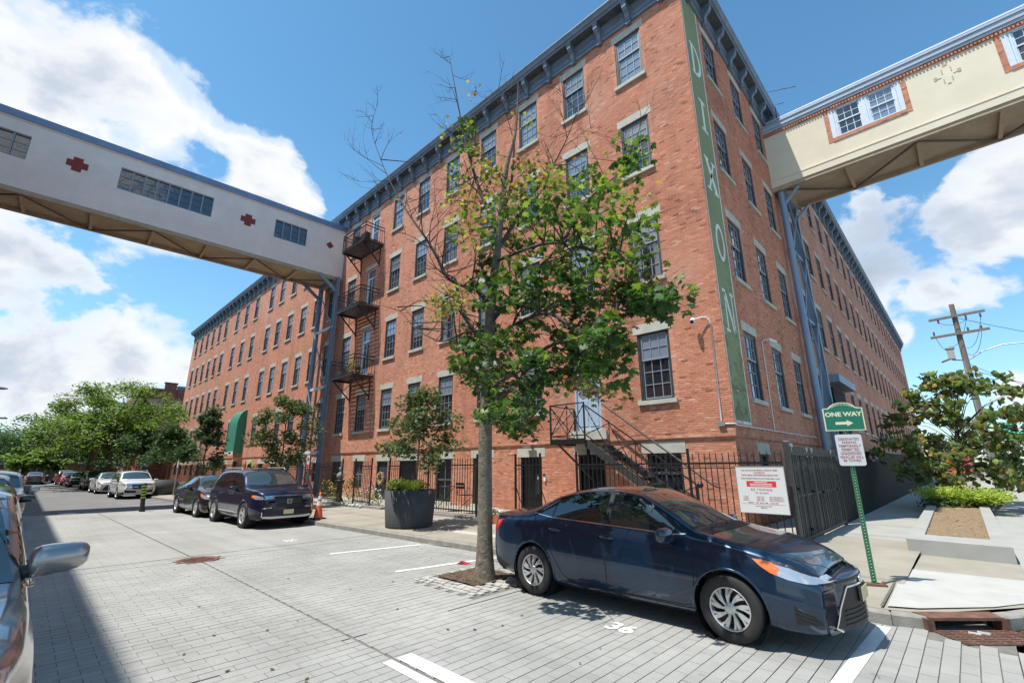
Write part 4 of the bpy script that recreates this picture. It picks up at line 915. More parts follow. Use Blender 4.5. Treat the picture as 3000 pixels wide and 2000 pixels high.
q = MB(); P = [lpt(u_, w_, z_) for z_ in (17.78, 17.85) for u_, w_ in ((0, -.05), (LL, -.05), (LL, 0), (0, 0))]; q.add(P, [(0,3,2,1),(4,5,6,7),(0,1,5,4),(1,2,6,5),(2,3,7,6),(3,0,4,7)]); q.build('eaves_trim', 'stucco_pink', lb)
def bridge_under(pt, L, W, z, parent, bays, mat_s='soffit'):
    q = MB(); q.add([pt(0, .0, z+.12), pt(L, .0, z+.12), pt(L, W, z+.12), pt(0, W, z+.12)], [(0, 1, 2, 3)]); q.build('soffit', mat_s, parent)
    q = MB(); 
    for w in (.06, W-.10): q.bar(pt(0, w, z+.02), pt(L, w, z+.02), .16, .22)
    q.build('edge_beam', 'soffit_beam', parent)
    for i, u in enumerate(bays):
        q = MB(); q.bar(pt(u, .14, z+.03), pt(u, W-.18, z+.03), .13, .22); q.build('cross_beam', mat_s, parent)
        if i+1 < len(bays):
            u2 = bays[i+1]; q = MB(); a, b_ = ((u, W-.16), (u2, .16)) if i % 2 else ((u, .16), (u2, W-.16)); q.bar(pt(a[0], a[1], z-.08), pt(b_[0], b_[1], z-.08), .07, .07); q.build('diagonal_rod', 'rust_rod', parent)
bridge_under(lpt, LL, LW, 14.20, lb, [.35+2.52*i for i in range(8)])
# legs of the left bridge: a braced trestle by the wall
def trestle(name, label, cols, zt, levels, dirv, colw=.30, mat='steel_blue', loc=None):
    t = thing(name, label, 'trestle', loc or (cols[0][0], cols[0][1], 0))
    for (x, y) in cols:
        q = MB(); hw = colw/2
        # channel section: web and two flanges
        q.box(x-hw, x+hw, y-.012, y+.012, -.2, zt); q.box(x-hw, x-hw+.02, y-.11, y+.11, -.2, zt); q.box(x+hw-.02, x+hw, y-.11, y+.11, -.2, zt); q.build('column', mat, t)
    (x0, y0), (x1, y1) = cols
    for z in levels[1:-1]: MB().bar((x0, y0-.02, z), (x1, y1-.02, z), .10, .16).build('strut', 'muntin_white' if mat == 'steel_blue' else mat, t)
    for a, b_ in zip(levels[:-1], levels[1:]):
        MB().bar((x0, y0-.14, a+.1), (x1, y1-.14, b_-.1), .06, .05).build('brace', mat, t); MB().tube([(x0, y0-.18, b_-.1), (x1, y1-.18, a+.1)], .022, 6).build('tie_rod', 'rust_rod', t)
    return t
t = trestle('bridge_trestle', 'blue grey steel trestle with crossed braces under the street bridge', [(-28.75, 12.62), (-31.3, 12.62)], 14.2, [0.1, 2.6, 6.7, 10.7, 14.0], None)
MB().bar((-31.3, 12.6, 13.2), (-31.5, 11.4, 14.2), .12, .2).bar((-28.75, 12.6, 13.2), (-28.9, 11.4, 14.2), .12, .2).bar((-31.3, 12.6, 14.05), (-28.75, 12.6, 14.05), .2, .3).build('bracket', 'steel_blue', t)
# right bridge
rb_ = thing('sky_bridge', 'cream rendered enclosed bridge with paired windows framed in brick, upper right', 'bridge', (-4.3, 22.2, 14.3))
RW = 2.5; RL = 16.0
def rpt(u, w, z): return (-4.3+u, 22.2+w, z)
wn_r = [(2.62, 5.12, 15.62, 17.10), (8.02, 10.5, 15.62, 17.10)]
q = MB(); wall_holes(q, 0, RL, 14.62, 17.08, [(a, b_, c, 17.08) for a, b_, c, d in wn_r], lambda u, z, d: rpt(u, d, z), depth=.18); q.build('wall', 'stucco_cream', rb_)
q = MB(); q.box(-4.3, -4.3+RL, 22.14, 22.3, 14.30, 14.62); q.box(-4.3, -4.3+RL, 22.12, 22.2, 14.62, 14.66); q.build('base_band', 'stucco_cream', rb_)
q = MB(); q.add([rpt(0, RW, 14.3), rpt(RL, RW, 14.3), rpt(RL, RW, 17.4), rpt(0, RW, 17.4)], [(0, 3, 2, 1)]); q.build('wall', 'stucco_cream', rb_)
q = MB()
for i in range(int(RL/.11)): q.box(-4.3+i*.11, -4.3+i*.11+.06, 22.12, 22.2, 17.08, 17.17)
q.box(-4.3, -4.3+RL, 22.15, 22.4, 17.17, 17.24); q.box(-4.3, -4.3+RL, 22.17, 22.4, 17.081, 17.17); q.build('brick_dentil', 'brick', rb_)
q = MB()
for i, (d, z0, z1) in enumerate(((-.10, 17.24, 17.36), (-.14, 17.36, 17.46), (-.09, 17.46, 17.60), (-.13, 17.60, 17.66))): q.box(-4.3, -4.3+RL, 22.2+d, 22.5, z0+.002*i, z1)
q.build('gutter', 'siding', rb_)
q = MB(); P = [rpt(-.0, .03, 17.66), rpt(RL, .03, 17.66), rpt(RL, .75, 18.35), rpt(0, .75, 18.35), rpt(0, RW-.6, 18.35), rpt(RL, RW-.6, 18.35)]; q.add(P, [(0, 1, 2, 3), (3, 2, 5, 4)]); q.build('roof', 'roof_metal', rb_)
MB().box(-4.3, -4.3+RL, 22.90, 22.98, 18.33, 18.40).build('ridge_trim', 'white_metal', rb_)
for (a, b_, c, d) in wn_r:
    q = MB(); x0, x1 = -4.3+a, -4.3+b_; e = .17
    q.box(x0-e, x0, 22.185, 22.35, c-e, 17.08); q.box(x1, x1+e, 22.185, 22.35, c-e, 17.08); q.box(x0, x1, 22.165, 22.35, c-e, c); q.build('brick_surround', 'brick', rb_)
    wq_, wg_, _ = window_mesh(1.0, 1.46, bars=(2, 2), cols=3)
    for k in (0, 1):
        xc = x0+.18+.5+k*1.14+.01; o = wq_.mesh('window', ['muntin_white', 'muntin_white']); o = place(o, 'window', xc, 22.18, c+.0, 0, rb_); sub(wg_.mesh('pane', ['pane_sky' if k else 'pane_dark']), 'pane', o)
    for (xa, xb) in ((x0, x0+.18), (x1-.16, x1), (x0+1.18, x0+1.32)): MB().box(xa, xb, 22.20, 22.3, c, 17.08).build('window_casing', 'muntin_white', rb_)
# incised clover
for (dx, dz, w, h) in ((-.34, -.05, .10, .16), (.34, -.05, .10, .16), (0, .42, .14, .10), (-.12, .16, .03, .22), (.14, .16, .03, .22), (-.24, -.08, .14, .02), (.24, -.08, .14, .02), (-.12, -.28, .03, .2), (.12, -.28, .03, .2), (0, -.44, .1, .05)):
    MB().box(-4.3+6.47+dx-w/2, -4.3+6.47+dx+w/2, 22.188, 22.198, 16.42+dz-h/2, 16.42+dz+h/2).build('clover_relief', 'soffit', rb_)
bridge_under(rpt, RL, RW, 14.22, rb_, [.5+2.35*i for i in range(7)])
t = thing('bridge_trestle', 'blue steel trestle standing against the shaded side wall under the right bridge', 'trestle', (-3.95, 22.4, 0))
q = MB(); 
q.tube([(-4.02, 22.42, -.1), (-4.02, 22.42, 14.1)], .145, 16).build('column', 'steel_blue', t)
q = MB(); q.box(-4.14, -3.86, 24.5-.015, 24.5+.015, -.1, 14.1); q.box(-4.14, -4.12, 24.38, 24.62, -.1, 14.1); q.box(-3.88, -3.86, 24.38, 24.62, -.1, 14.1); q.build('column', 'steel_blue', t)
lv = [.2, 4.0, 8.0, 11.2, 14.0]
for z in lv[1:-1]: MB().bar((-4.0, 22.42, z), (-4.0, 24.5, z), .09, .14).build('strut', 'steel_blue', t); MB().lathe([(.16, z-.05), (.16, z+.05)], 16, 'z', (-4.02, 22.42, 0)).build('collar', 'steel_blue', t)
for a, c in zip(lv[:-1], lv[1:]): MB().bar((-3.9, 22.45, a+.1), (-3.9, 24.45, c-.1), .05, .07).build('brace', 'steel_blue', t); MB().bar((-3.84, 24.45, a+.1), (-3.84, 22.45, c-.1), .04, .05).build('brace', 'steel_blue', t)
MB().bar((-4.0, 22.42, 14.12), (-4.0, 24.6, 14.12), .3, .16).bar((-4.0, 22.42, 13.4), (-3.3, 22.42, 14.12), .2, .06).bar((-4.0, 24.5, 13.4), (-3.3, 24.5, 14.12), .2, .06).build('bracket', 'steel_blue', t)
t = thing('roof_ladder', 'thin roof ladder rails above the cornice beside the right bridge', 'ladder', (-4, 22.4, 19.2))
MB().tube([(-4.0, 22.6, 18.3), (-4.0, 22.6, 19.9), (-2.7, 22.7, 19.5)], .02, 6).tube([(-3.7, 22.8, 18.3), (-3.7, 22.8, 19.1), (-3.3, 22.8, 19.0)], .02, 6).build('rail', 'iron', t)

# ============================================================ fire escapes
def fire_escape(z, label, extra):
    t = thing('fire_escape_balcony', label, 'balcony', (-25.05, 13, z), 0, 'iron balconies stacked beside the street bridge')
    x0, x1, y0, y1 = -26.45, -23.6, 11.75, 12.99
    q = MB(); q.bar((x0, y0, z), (x1, y0, z), .05, .12).bar((x0, y0, z), (x0, y1, z), .05, .12).bar((x1, y0, z), (x1, y1, z), .05, .12)
    for i in range(14): y = y0+.06+(y1-y0-.08)*i/13; q.box(x0+.02, x1-.02, y-.036, y+.036, z+.03, z+.045)
    q.build('platform', 'iron', t)
    q = MB()
    for zz in (1.15, .12, .95): q.bar((x0, y0, z+zz), (x1, y0, z+zz), .05, .045).bar((x0, y0, z+zz), (x0, y1, z+zz), .05, .045).bar((x1, y0, z+zz), (x1, y1, z+zz), .05, .045)
    for p in ((x0, y0), (x1, y0), (x0+(x1-x0)/2, y0)): q.bar((*p, z), (*p, z+1.17), .04)
    q.build('railing', 'iron', t)
    pk = MB().tube([(0, 0, .12), (0, 0, .95)], .013, 5).mesh('baluster', ['iron'])
    for i in range(1, 22): 
        o = mk('baluster', pk, t); o.location = Vector((x0+(x1-x0)*i/22, y0, z))-t.location
    for xx in (x0, x1):
        for i in range(1, 9): o = mk('baluster', pk, t); o.location = Vector((xx, y0+(y1-y0)*i/9, z))-t.location
    for xx in (x0+.25, x1-.3):
        q = MB(); q.bar((xx, y0+.05, z-.03), (xx, 12.99, z-1.15), .065).bar((xx, 12.5, z-.02), (xx, 12.5, z-.62), .035).bar((xx, 12.5, z-.60), (xx, 12.98, z-.1), .03).bar((xx, 12.97, z-.05), (xx, 12.97, z-1.3), .04); q.build('bracket', 'iron', t)
    return t
for z, l in ((6.68, 'lowest iron balcony beside the bridge trestle, with potted green plants on it'), (10.82, 'middle iron balcony beside the bridge trestle, empty deck and lattice shadow'), (14.92, 'topmost iron balcony beside the street bridge, with a dark pot and planter box')): fire_escape(z, l, None)
tag(MB().lathe([(.14, 0), (.22, .5), (.24, .5), (.24, .56), (.2, .56), (.18, .45), (0, .45)], 16, 'z', (-24.9, 12.0, 14.98)).build('plant_pot', 'plastic_dark'), 'big dark bucket pot standing on the topmost balcony', 'plant pot')
tag(MB().box(-24.35, -23.7, 11.85, 12.15, 14.98, 15.5).build('planter_box', 'plastic_dark'), 'dark square planter box at the right end of the topmost balcony', 'planter')
# tall stays from each deck to the wall
# ============================================================ leaf foliage helpers
def leaf_shape(kind):
    if kind == 'maple':
        P = [(0, -.42), (.07, -.12), (.30, -.22), (.27, -.06), (.52, .06), (.36, .12), (.42, .34), (.20, .24), (.14, .38), (0, .60), (-.14, .38), (-.20, .24), (-.42, .34), (-.36, .12), (-.52, .06), (-.27, -.06), (-.30, -.22), (-.07, -.12)]
        F = [(0, 1, 17), (1, 2, 3), (1, 3, 5), (3, 4, 5), (1, 5, 7), (5, 6, 7), (1, 7, 17), (7, 8, 10), (8, 9, 10), (7, 10, 11), (7, 11, 17), (11, 12, 13), (11, 13, 17), (13, 14, 15), (13, 15, 17), (15, 16, 17)]
        zb = [-.0, .0, -.05, 0, -.10, -.02, -.09, -.0, .01, -.10, .01, -.0, -.09, -.02, -.10, 0, -.05, 0]
    elif kind == 'heart':
        P = [(0, -.35), (.32, -.34), (.46, -.02), (.24, .34), (0, .58), (-.24, .34), (-.46, -.02), (-.32, -.34), (0, .05)]
        F = [(0, 1, 8), (1, 2, 8), (2, 3, 8), (3, 4, 8), (4, 5, 8), (5, 6, 8), (6, 7, 8), (7, 0, 8)]; zb = [-.02, -.06, -.10, -.08, -.12, -.08, -.10, -.06, .03]
    elif kind == 'quad':
        P = [(0, -.5), (.3, 0), (0, .5), (-.3, 0)]; F = [(0, 1, 3), (1, 2, 3)]; zb = [0, -.06, 0, -.06]
    return np.array([(x, y, z) for (x, y), z in zip(P, zb)], dtype=np.float32), np.array(F, dtype=np.int32)
def leaf_cloud(pts, sizes, cols, kind, updir=.55, droop=0.0):
    """instances of one leaf turned at random; returns V,F,C"""
    S, F = leaf_shape(kind); n = len(pts); k = len(S)
    nrm_ = rng.normal(size=(n, 3)); nrm_ /= np.linalg.norm(nrm_, axis=1)[:, None]; nrm_[:, 2] = np.abs(nrm_[:, 2])+updir; nrm_ /= np.linalg.norm(nrm_, axis=1)[:, None]
    a = rng.normal(size=(n, 3)); a[:, 2] -= droop; x = np.cross(a, nrm_); x /= np.linalg.norm(x, axis=1)[:, None]; y = np.cross(nrm_, x)
    V = (S[None, :, 0, None]*x[:, None, :]+S[None, :, 1, None]*y[:, None, :]+S[None, :, 2, None]*nrm_[:, None, :])*sizes[:, None, None]+pts[:, None, :]
    FF = F[None]+(np.arange(n)*k)[:, None, None]
    C = np.repeat(cols[:, None, :], k, axis=1)
    return V.reshape(-1, 3), FF.reshape(-1, 3), C.reshape(-1, 4)
PAL = {'g': [(.045, .095, .028), (.030, .068, .022), (.075, .135, .04), (.055, .11, .034)],
       'l': [(.15, .22, .05), (.21, .28, .06), (.10, .17, .04), (.06, .11, .035)],
       'y': [(.26, .25, .09), (.30, .19, .08), (.18, .20, .07), (.28, .11, .06), (.13, .16, .05), (.36, .31, .13)],
       'plane': [(.13, .20, .045), (.09, .155, .04), (.18, .25, .065), (.06, .10, .03)],
       'dark': [(.028, .065, .028), (.04, .085, .035), (.055, .10, .045)],
       'dusty': [(.05, .095, .04), (.085, .13, .06), (.055, .08, .035), (.13, .16, .085), (.11, .10, .05)],
       'rb': [(.10, .16, .05), (.15, .22, .07), (.15, .14, .09), (.21, .28, .08), (.10, .09, .07), (.34, .25, .07), (.20, .24, .11), (.12, .17, .07)],
       'lime': [(.42, .50, .10), (.32, .42, .09), (.20, .28, .07), (.46, .52, .15)],
       'purple': [(.06, .045, .04), (.08, .09, .04)]}
def cols_for(kind, n, jit=.18):
    p = np.array(PAL[kind]); c = p[rng.integers(0, len(p), n)]; c = c*(1+rng.normal(0, jit, (n, 1))); c = np.clip(c, .008, .9); return np.concatenate([c, np.ones((n, 1))], axis=1)
def ellip(c, r, n, hollow=.0):
    d = rng.normal(size=(n, 3)); d /= np.linalg.norm(d, axis=1)[:, None]; rad = (hollow+(1-hollow)*rng.random(n))**(1/2.2); return np.array(c)[None]+d*rad[:, None]*np.array(r)[None]
def foliage(name, blobs, kind, size, parent, sj=.3, droop=0.0, updir=.55):
    """blobs: (center, radii, n, palette)"""
    P = []; C = []
    for (c, r, n, pal) in blobs: P.append(ellip(c, r, n)); C.append(cols_for(pal, n))
    P = np.concatenate(P); C = np.concatenate(C); S = size*(1+rng.uniform(-sj, sj, len(P)))
    V, F, CC = leaf_cloud(P, S, C, kind, updir, droop)
    return stuff(fast(name, V, F, 'leaf', parent, attr=CC)) if parent is not None else fast(name, V, F, 'leaf', None, attr=CC)
def trunkmesh(name, limbs, parent, mat='bark', n=10, knob=0):
    q = MB()
    for L in limbs: q.tube([p[:3] for p in L], [p[3] for p in L], n if L[0][3] > .04 else 6)
    return q.build(name, mat, parent)
def smooth_pts(L, k=4):
    out = []
    for i in range(len(L)-1):
        p0 = L[max(i-1, 0)]; p1 = L[i]; p2 = L[i+1]; p3 = L[min(i+2, len(L)-1)]
        for j in range(k):
            t = j/k; out.append(tuple(.5*((2*p1[a])+(-p0[a]+p2[a])*t+(2*p0[a]-5*p1[a]+4*p2[a]-p3[a])*t*t+(-p0[a]+3*p1[a]-3*p2[a]+p3[a])*t**3) for a in range(4)))
    out.append(tuple(L[-1])); return [(a, b_, c, max(d, .003)) for a, b_, c, d in out]
# potted plants on the lowest balcony
for (x, y, h_, pal, lab) in ((-25.2, 12.0, .35, 'dusty', 'low leafy plant in a pot on the lowest balcony, left one'), (-24.5, 12.05, .75, 'lime', 'tall bright lime plant in a pot on the lowest balcony'), (-23.95, 12.2, .3, 'dark', 'small dark potted plant at the right end of the lowest balcony')):
    t = thing('potted_plant', lab, 'plant', (x, y, 6.75)); MB().lathe([(.08, 0), (.13, .22), (.11, .22), (0, .2)], 12).build('pot', 'terracotta', t, False)
    f = foliage('foliage', [((x, y, 6.98+h_*.5), (.2, .2, h_*.55), 90, pal)], 'quad', .13, t)

# ============================================================ entrance stair
st = thing('iron_stair', 'black iron landing and straight stair with crossed railings at the raised blue door', 'staircase', (-8.9, 12.9, 2.5))
x0, x1, y0, y1, zl = -9.52, -8.2, 11.65, 12.95, 2.52
MB().box(x0, x1, y0, y1, zl-.06, zl-.02).bar((x0, y0, zl-.06), (x1, y0, zl-.06), .06, .16).bar((x0, y0, zl-.06), (x0, y1, zl-.06), .06, .16).build('landing', 'iron', st)
for (px, py) in ((x0+.05, y0+.05), (x0+.55, y0+.05)):
    pass
MB().bar((x0+.55, 12.9, zl-.1), (x0+.55, 12.9, .2), .08).bar((x0+.2, y0+.1, zl-.12), (x0+.75, 12.9, 1.25), .05).build('post', 'iron', st)
MB().bar((x0+.75, 12.85, 1.45), (x0+1.0, 12.85, .2), .05).build('brace', 'iron', st)
nt = 12; xs0, xs1, zb0 = x1, -4.95, .25
for yy in (11.72, 12.68): MB().bar((xs0, yy, zl-.12), (xs1, yy, zb0-.0), .05, .22).build('stringer', 'iron_worn', st)
tm_ = MB().box(-.13, .13, -.46, .46, -.018, .0); tme = tm_.mesh('tread', ['iron_worn'])
for i in range(1, nt+1):
    f_ = i/(nt+.5); o = mk('tread', tme, st); o.location = Vector((xs0+(xs1-xs0)*f_, 12.2, zl+(zb0-zl)*f_))-st.location
    if i % 3 == 0: MB().box(xs0+(xs1-xs0)*f_-.02, xs0+(xs1-xs0)*f_+.0, 11.78, 12.62, zl+(zb0-zl)*f_-.10, zl+(zb0-zl)*f_-.02).build('riser', 'iron_worn', st)
def twist(a, b_, r=.014): 
    q = MB(); a = Vector(a); b_ = Vector(b_); n = max(3, int((b_-a).length/.09)); q.tube([a.lerp(b_, i/n) for i in range(n+1)], [r*(1.5 if i % 2 else .75) for i in range(n+1)], 5); return q
def xpanel(p, q_, hgt, z0a, z0b):
    """railing panel from p to q_ (xy), floor heights z0a,z0b"""
    r = MB(); a = (p[0], p[1], z0a); b_ = (q_[0], q_[1], z0b)
    r.bar((*p, z0a+hgt), (*q_, z0b+hgt), .04, .03); r.bar((*p, z0a+.12), (*q_, z0b+.12), .03); r.build('rail', 'iron', st)
    twist((*p, z0a+.14), (*q_, z0b+hgt-.04)).build('crossed_bar', 'iron', st); twist((*p, z0a+hgt-.04), (*q_, z0b+.14)).build('crossed_bar', 'iron', st)
    m = ((p[0]+q_[0])/2, (p[1]+q_[1])/2, (z0a+z0b)/2+hgt/2+.06); MB().ball(m, .035, 8, 6).build('boss', 'iron', st)
    twist((*q_, z0b), (*q_, z0b+hgt), .012).build('baluster', 'iron', st)
MB().bar((x0, y0, zl-.1), (x0, y0, zl+1.12), .045).bar((x1, y0, zl-.1), (x1, y0, zl+1.12), .04).bar((x0, y1, zl), (x0, y1, zl+1.12), .04).build('newel', 'iron', st)
xpanel((x0, y0), (x0+.66, y0), 1.1, zl, zl); xpanel((x0+.66, y0), (x1, y0), 1.1, zl, zl); xpanel((x0, y0), (x0, y1), 1.1, zl, zl)
for k in range(4):
    fa, fb = k/4, (k+1)/4; pa = (xs0+(xs1-xs0)*fa, 11.72); pb = (xs0+(xs1-xs0)*fb, 11.72)
    xpanel(pa, pb, 1.02, zl+(zb0-zl)*fa, zl+(zb0-zl)*fb)
MB().tube([(x1, 12.68, zl+1.15), (xs1, 12.68, zb0+1.0), (xs1+.2, 12.68, zb0+.92)], .028, 8).build('handrail', 'iron_worn', st)
MB().ball((xs1+.08, 11.72, zb0+1.02), .075, 12, 8).bar((xs1, 11.72, zb0-.1), (xs1, 11.72, zb0+1.0), .05).build('newel', 'iron', st)

# ============================================================ fences and gate
def fence(name, label, p, q_, zb_, zr, zt, sp, cat='fence', posts=(0, 1), scroll=False, low=True, ypk=.0, mat='iron', slope=True, r=.012):
    t = thing(name, label, cat, (p[0], p[1], gz(p[0])+zb_))
    d = Vector((q_[0]-p[0], q_[1]-p[1], 0)); L = d.length; d.normalize()
    g = (lambda x: gz(x)) if slope else (lambda x: 0)
    A = lambda u, z: (p[0]+d.x*u, p[1]+d.y*u, z+g(p[0]+d.x*u))
    nn = Vector((-d.y, d.x, 0))
    m = MB(); m.bar(A(0, zr), A(L, zr), .035, .04); m.bar(A(0, zb_+.12), A(L, zb_+.12), .035, .04); 
    if low: m.bar(A(0, zr-.11), A(L, zr-.11), .016, .02)
    m.build('rail', mat, t)
    h_ = zt-zb_-.04; pk = MB().tube([(0, 0, 0), (0, 0, h_-.05), (0, 0, h_)], [r, r, .002], 5).mesh('picket', [mat])
    n = int(L/sp)
    cnt = 0; rest_ = MB()
    for i in range(n+1):
        u = L*i/n
        if cnt < 290: o = mk('picket', pk, t); o.location = Vector(A(u, zb_+.04))-t.location; o.rotation_euler = (random.uniform(-.004, .004), random.uniform(-.006, .006), 0); cnt += 1
        else: rest_.bar(A(u, zb_+.04), A(u, zt), .015)
    if rest_.v: stuff(rest_.build('pickets', mat, t))
    for u in posts:
        uu_ = u*L; MB().bar(A(uu_, zb_-.06), A(uu_, zt+.10), .05).build('post', mat, t)
        b0 = Vector(A(uu_, zb_+.05)); MB().bar(tuple(b0+nn*.45), (b0.x, b0.y, b0.z+.95), .018).build('stay', mat, t) if slope else None
    if scroll:
        s_ = MB(); k = int(L/(sp))
        for i in range(k):
            c = Vector(A(L*(i+.5)/k, zr-.052)); s_.tube([c+d*(.032*math.cos(a))+Vector((0, 0, .032*math.sin(a))) for a in [j*math.pi/4 for j in range(9)]], .005, 4, 0, False)
        stuff(s_.build('scrollwork', mat, t))
    return t
fence('yard_fence', 'black picket fence of the yard left of the wreath door, on a low stone kerb', (-24.5, 10.2), (-20.65, 10.2), .28, 1.82, 2.06, .13, posts=(0, 1))
fence('yard_fence', 'short black picket fence between the garden urns and the orange cone', (-19.45, 10.2), (-18.05, 10.2), .28, 1.82, 2.06, .13, posts=(0, 1))
fence('yard_fence', 'long black picket fence between the grey round planter and the big maple', (-16.75, 10.2), (-11.35, 10.2), .28, 1.82, 2.06, .132, posts=(.02, .5, .985))
fence('yard_fence', 'black picket fence further down the street behind the parked blue car', (-33.4, 10.2), (-24.7, 10.2), .28, 1.82, 2.06, .14, posts=(0, .5, 1))
fence('yard_fence', 'distant black picket fence in front of the far wing of the mill', (-71, 10.0), (-34.3, 10.2), .28, 1.82, 2.1, .16, posts=(0, .25, .5, .75, 1))
fence('yard_gate', 'narrow black picket gate in front of the barred door numbered fifteen', (-10.1, 10.6), (-9.1, 10.6), .2, 1.80, 2.04, .13, cat='gate', posts=(0, 1))
fence('corner_fence', 'black picket fence with a row of small iron rings, running to the corner gate post', (-8.15, 11.1), (-2.85, 11.2), .22, 1.80, 2.05, .134, posts=(0, .62), scroll=True)
gt = thing('iron_gate', 'tall black iron gate of close bars with studs on the shaded side passage', 'gate', (-2.75, 11.35, .2))
MB().bar((-2.75, 11.3, .1), (-2.75, 11.3, 2.22), .10).bar((-2.75, 16.1, .1), (-2.75, 16.1, 2.12), .08).build('post', 'iron_worn', gt)
MB().bar((-2.75, 11.4, 1.98), (-2.75, 16.05, 1.98), .04, .05).bar((-2.75, 11.4, .24), (-2.75, 16.05, .24), .05, .06).bar((-2.75, 11.4, 1.1), (-2.75, 16.05, 1.1), .02, .04).build('rail', 'iron_worn', gt)
pk = MB().box(-.012, .012, -.02, .02, 0, 1.96).mesh('bar', ['iron_worn'])
for i in range(46): o = mk('bar', pk, gt); o.location = Vector((-2.75+random.uniform(-.012, .012), 11.45+i*.1, .18))-gt.location
MB().box(-2.80, -2.79, 11.4, 16.05, .26, 1.95).build('gap_backing', 'black', gt)  # black sheet added behind the bars so the gaps look dark
for (y, z) in ((11.32, 2.25), (11.6, 2.2), (12.9, 2.14), (13.4, 2.14), (15.6, 2.14)): MB().box(-2.79, -2.71, y-.05, y+.05, z-.08, z-.0).box(-2.77, -2.73, y-.035, y+.035, z-.22, z-.08).build('hinge_block', 'galv', gt)
for (y, z) in ((11.6, 1.25), (12.9, 1.15), (13.9, 1.1), (15.6, 1.1), (12.2, .4)): MB().ball((-2.70, y, z), .035, 8, 6).build('stud', 'iron', gt)
sf = thing('solid_fence', 'long black close boarded fence along the dark side passage', 'fence', (-2.8, 16.3, .1))
bd = MB().box(-.012, .012, -.070, .070, 0, 1.75).mesh('board', ['black'])
for i in range(280):
    y = 16.4+i*.155; o = mk('board', bd, sf); o.location = Vector((-2.8-(.005 if i % 2 else 0), y, .12))-sf.location; o.scale = (1, 1, 1.0+(.0 if y < 26 else .25)*1)
MB().bar((-2.83, 16.3, 1.6), (-2.83, 60, 1.6), .04, .06).bar((-2.83, 16.3, .4), (-2.83, 60, .4), .04, .06).build('rail', 'iron', sf)
MB().box(-2.84, -2.76, 60, 88, .1, 2.4).build('panel', 'iron', sf)
sc2 = thing('side_stair', 'dark iron stair landing against the side wall beyond the gate', 'staircase', (-3.6, 33, 2.2))
MB().box(-4.3, -3.0, 30.8, 36.5, 2.3, 2.42).build('landing', 'iron', sc2)
for y in (31, 33, 35, 36.4): MB().bar((-3.05, y, .1), (-3.05, y, 3.4), .06).build('post', 'iron', sc2)
MB().bar((-3.05, 31, 3.4), (-3.05, 36.4, 3.4), .04).bar((-3.05, 31, 2.9), (-3.05, 36.4, 2.9), .03).build('rail', 'iron', sc2)

# ============================================================ signs
FX = lambda x, y, z, rz=0: Matrix.Translation((x, y, z)) @ Matrix.Rotation(rz, 4, 'Z') @ Matrix.Rotation(R_(90), 4, 'X')
sg = thing('street_sign_post', 'green perforated post with a green one way sign over a white parking notice', 'sign post', (-1.24, 8.47, .14))
rzs = R_(22)
MS = Matrix.Translation((-1.24, 8.47, 0)) @ Matrix.Rotation(rzs, 4, 'Z')
q = MB(); q.box(-.03, -.012, -.0, .02, .14, 2.60, 0, MS); q.box(.012, .03, -.0, .02, .14, 2.60, 0, MS); q.box(-.03, .03, .018, .024, .14, 2.60, 0, MS); q.build('post', 'post_green', sg)
q = MB()
for i in range(60): z = .2+i*.04; q.box(-.007, .007, .012, .0178, z, z+.014, 0, MS)
q.build('punched_holes', 'reflective_white', sg)
q = MB(); q.box(-.17, .13, -.06, .08, .14, .165, 0, MS); q.build('base_plate', 'rust_iron', sg)
for dx in (-.14, .1): MB().lathe([(.018, .165), (.018, .20), (0, .20)], 8, 'z', tuple(MS @ Vector((dx, -.0, 0)))).build('anchor_bolt', 'rust_iron', sg)
def plate(poly, d0, d1, mat, name, par, M_): 
    q = MB(); q.prism(poly, d0, d1, 0, M_ @ Matrix(((1, 0, 0, 0), (0, 0, -1, 0), (0, 1, 0, 0), (0, 0, 0, 1)))); return q.build(name, mat, par)
def sgshape(k):
    w, h = .255-k, .195-k; P = [(-w, -h), (w, -h), (w, h*.72), (w-.055, h*.72)]
    for i in range(9): a = math.pi*(.10+.80*i/8); P.append(((w-.075)*math.cos(a), h*.72+.0+(.105)*math.sin(a)-.02))
    P += [(-w+.055, h*.72), (-w, h*.72)]
    return P
MG = MS @ Matrix.Translation((-.0, -.012, 2.43))
gs = plate(sgshape(0), 0, .006, 'cream', 'sign_face', sg, MG); plate(sgshape(.016), .006, .008, 'sign_green', 'sign_field', sg, MG)
TM = MG @ Matrix.Translation((0, -.0095, 0)) @ Matrix.Rotation(R_(90), 4, 'X')
text('ONE WAY', .088, 'cream', TM @ Matrix.Translation((0, .045, 0)), 'lettering', sg, bold=.0035, sx=1.12)
arrow = [(-.115, -.105), (.03, -.105), (.03, -.13), (.11, -.085), (.03, -.04), (.03, -.065), (-.115, -.065)]
plate(arrow, .0085, .0095, 'cream', 'arrow', sg, MG)
q = MB()
for i in range(9):
    a = math.pi*(.2+.6*i/8); c = Vector((.155*math.cos(a), -.0100, .112+.075*math.sin(a))); q.tube([MG @ (c+Vector((.012*math.cos(b_), 0, .009*math.sin(b_)))) for b_ in [j*math.pi/3 for j in range(6)]], .0028, 4)
q.build('scroll_ornament', 'cream', sg)
def rrect(w, h, r, n=4):
    P = []
    for cx_, cy_, a0 in ((w-r, h-r, 0), (-w+r, h-r, 90), (-w+r, -h+r, 180), (w-r, -h+r, 270)):
        for i in range(n+1): a = R_(a0+90*i/n); P.append((cx_+r*math.cos(a), cy_+r*math.sin(a)))
    return P
MW = MS @ Matrix.Translation((.01, -.012, 1.955)); plate(rrect(.165, .225, .03), 0, .005, 'sign_white', 'notice_face', sg, MW)
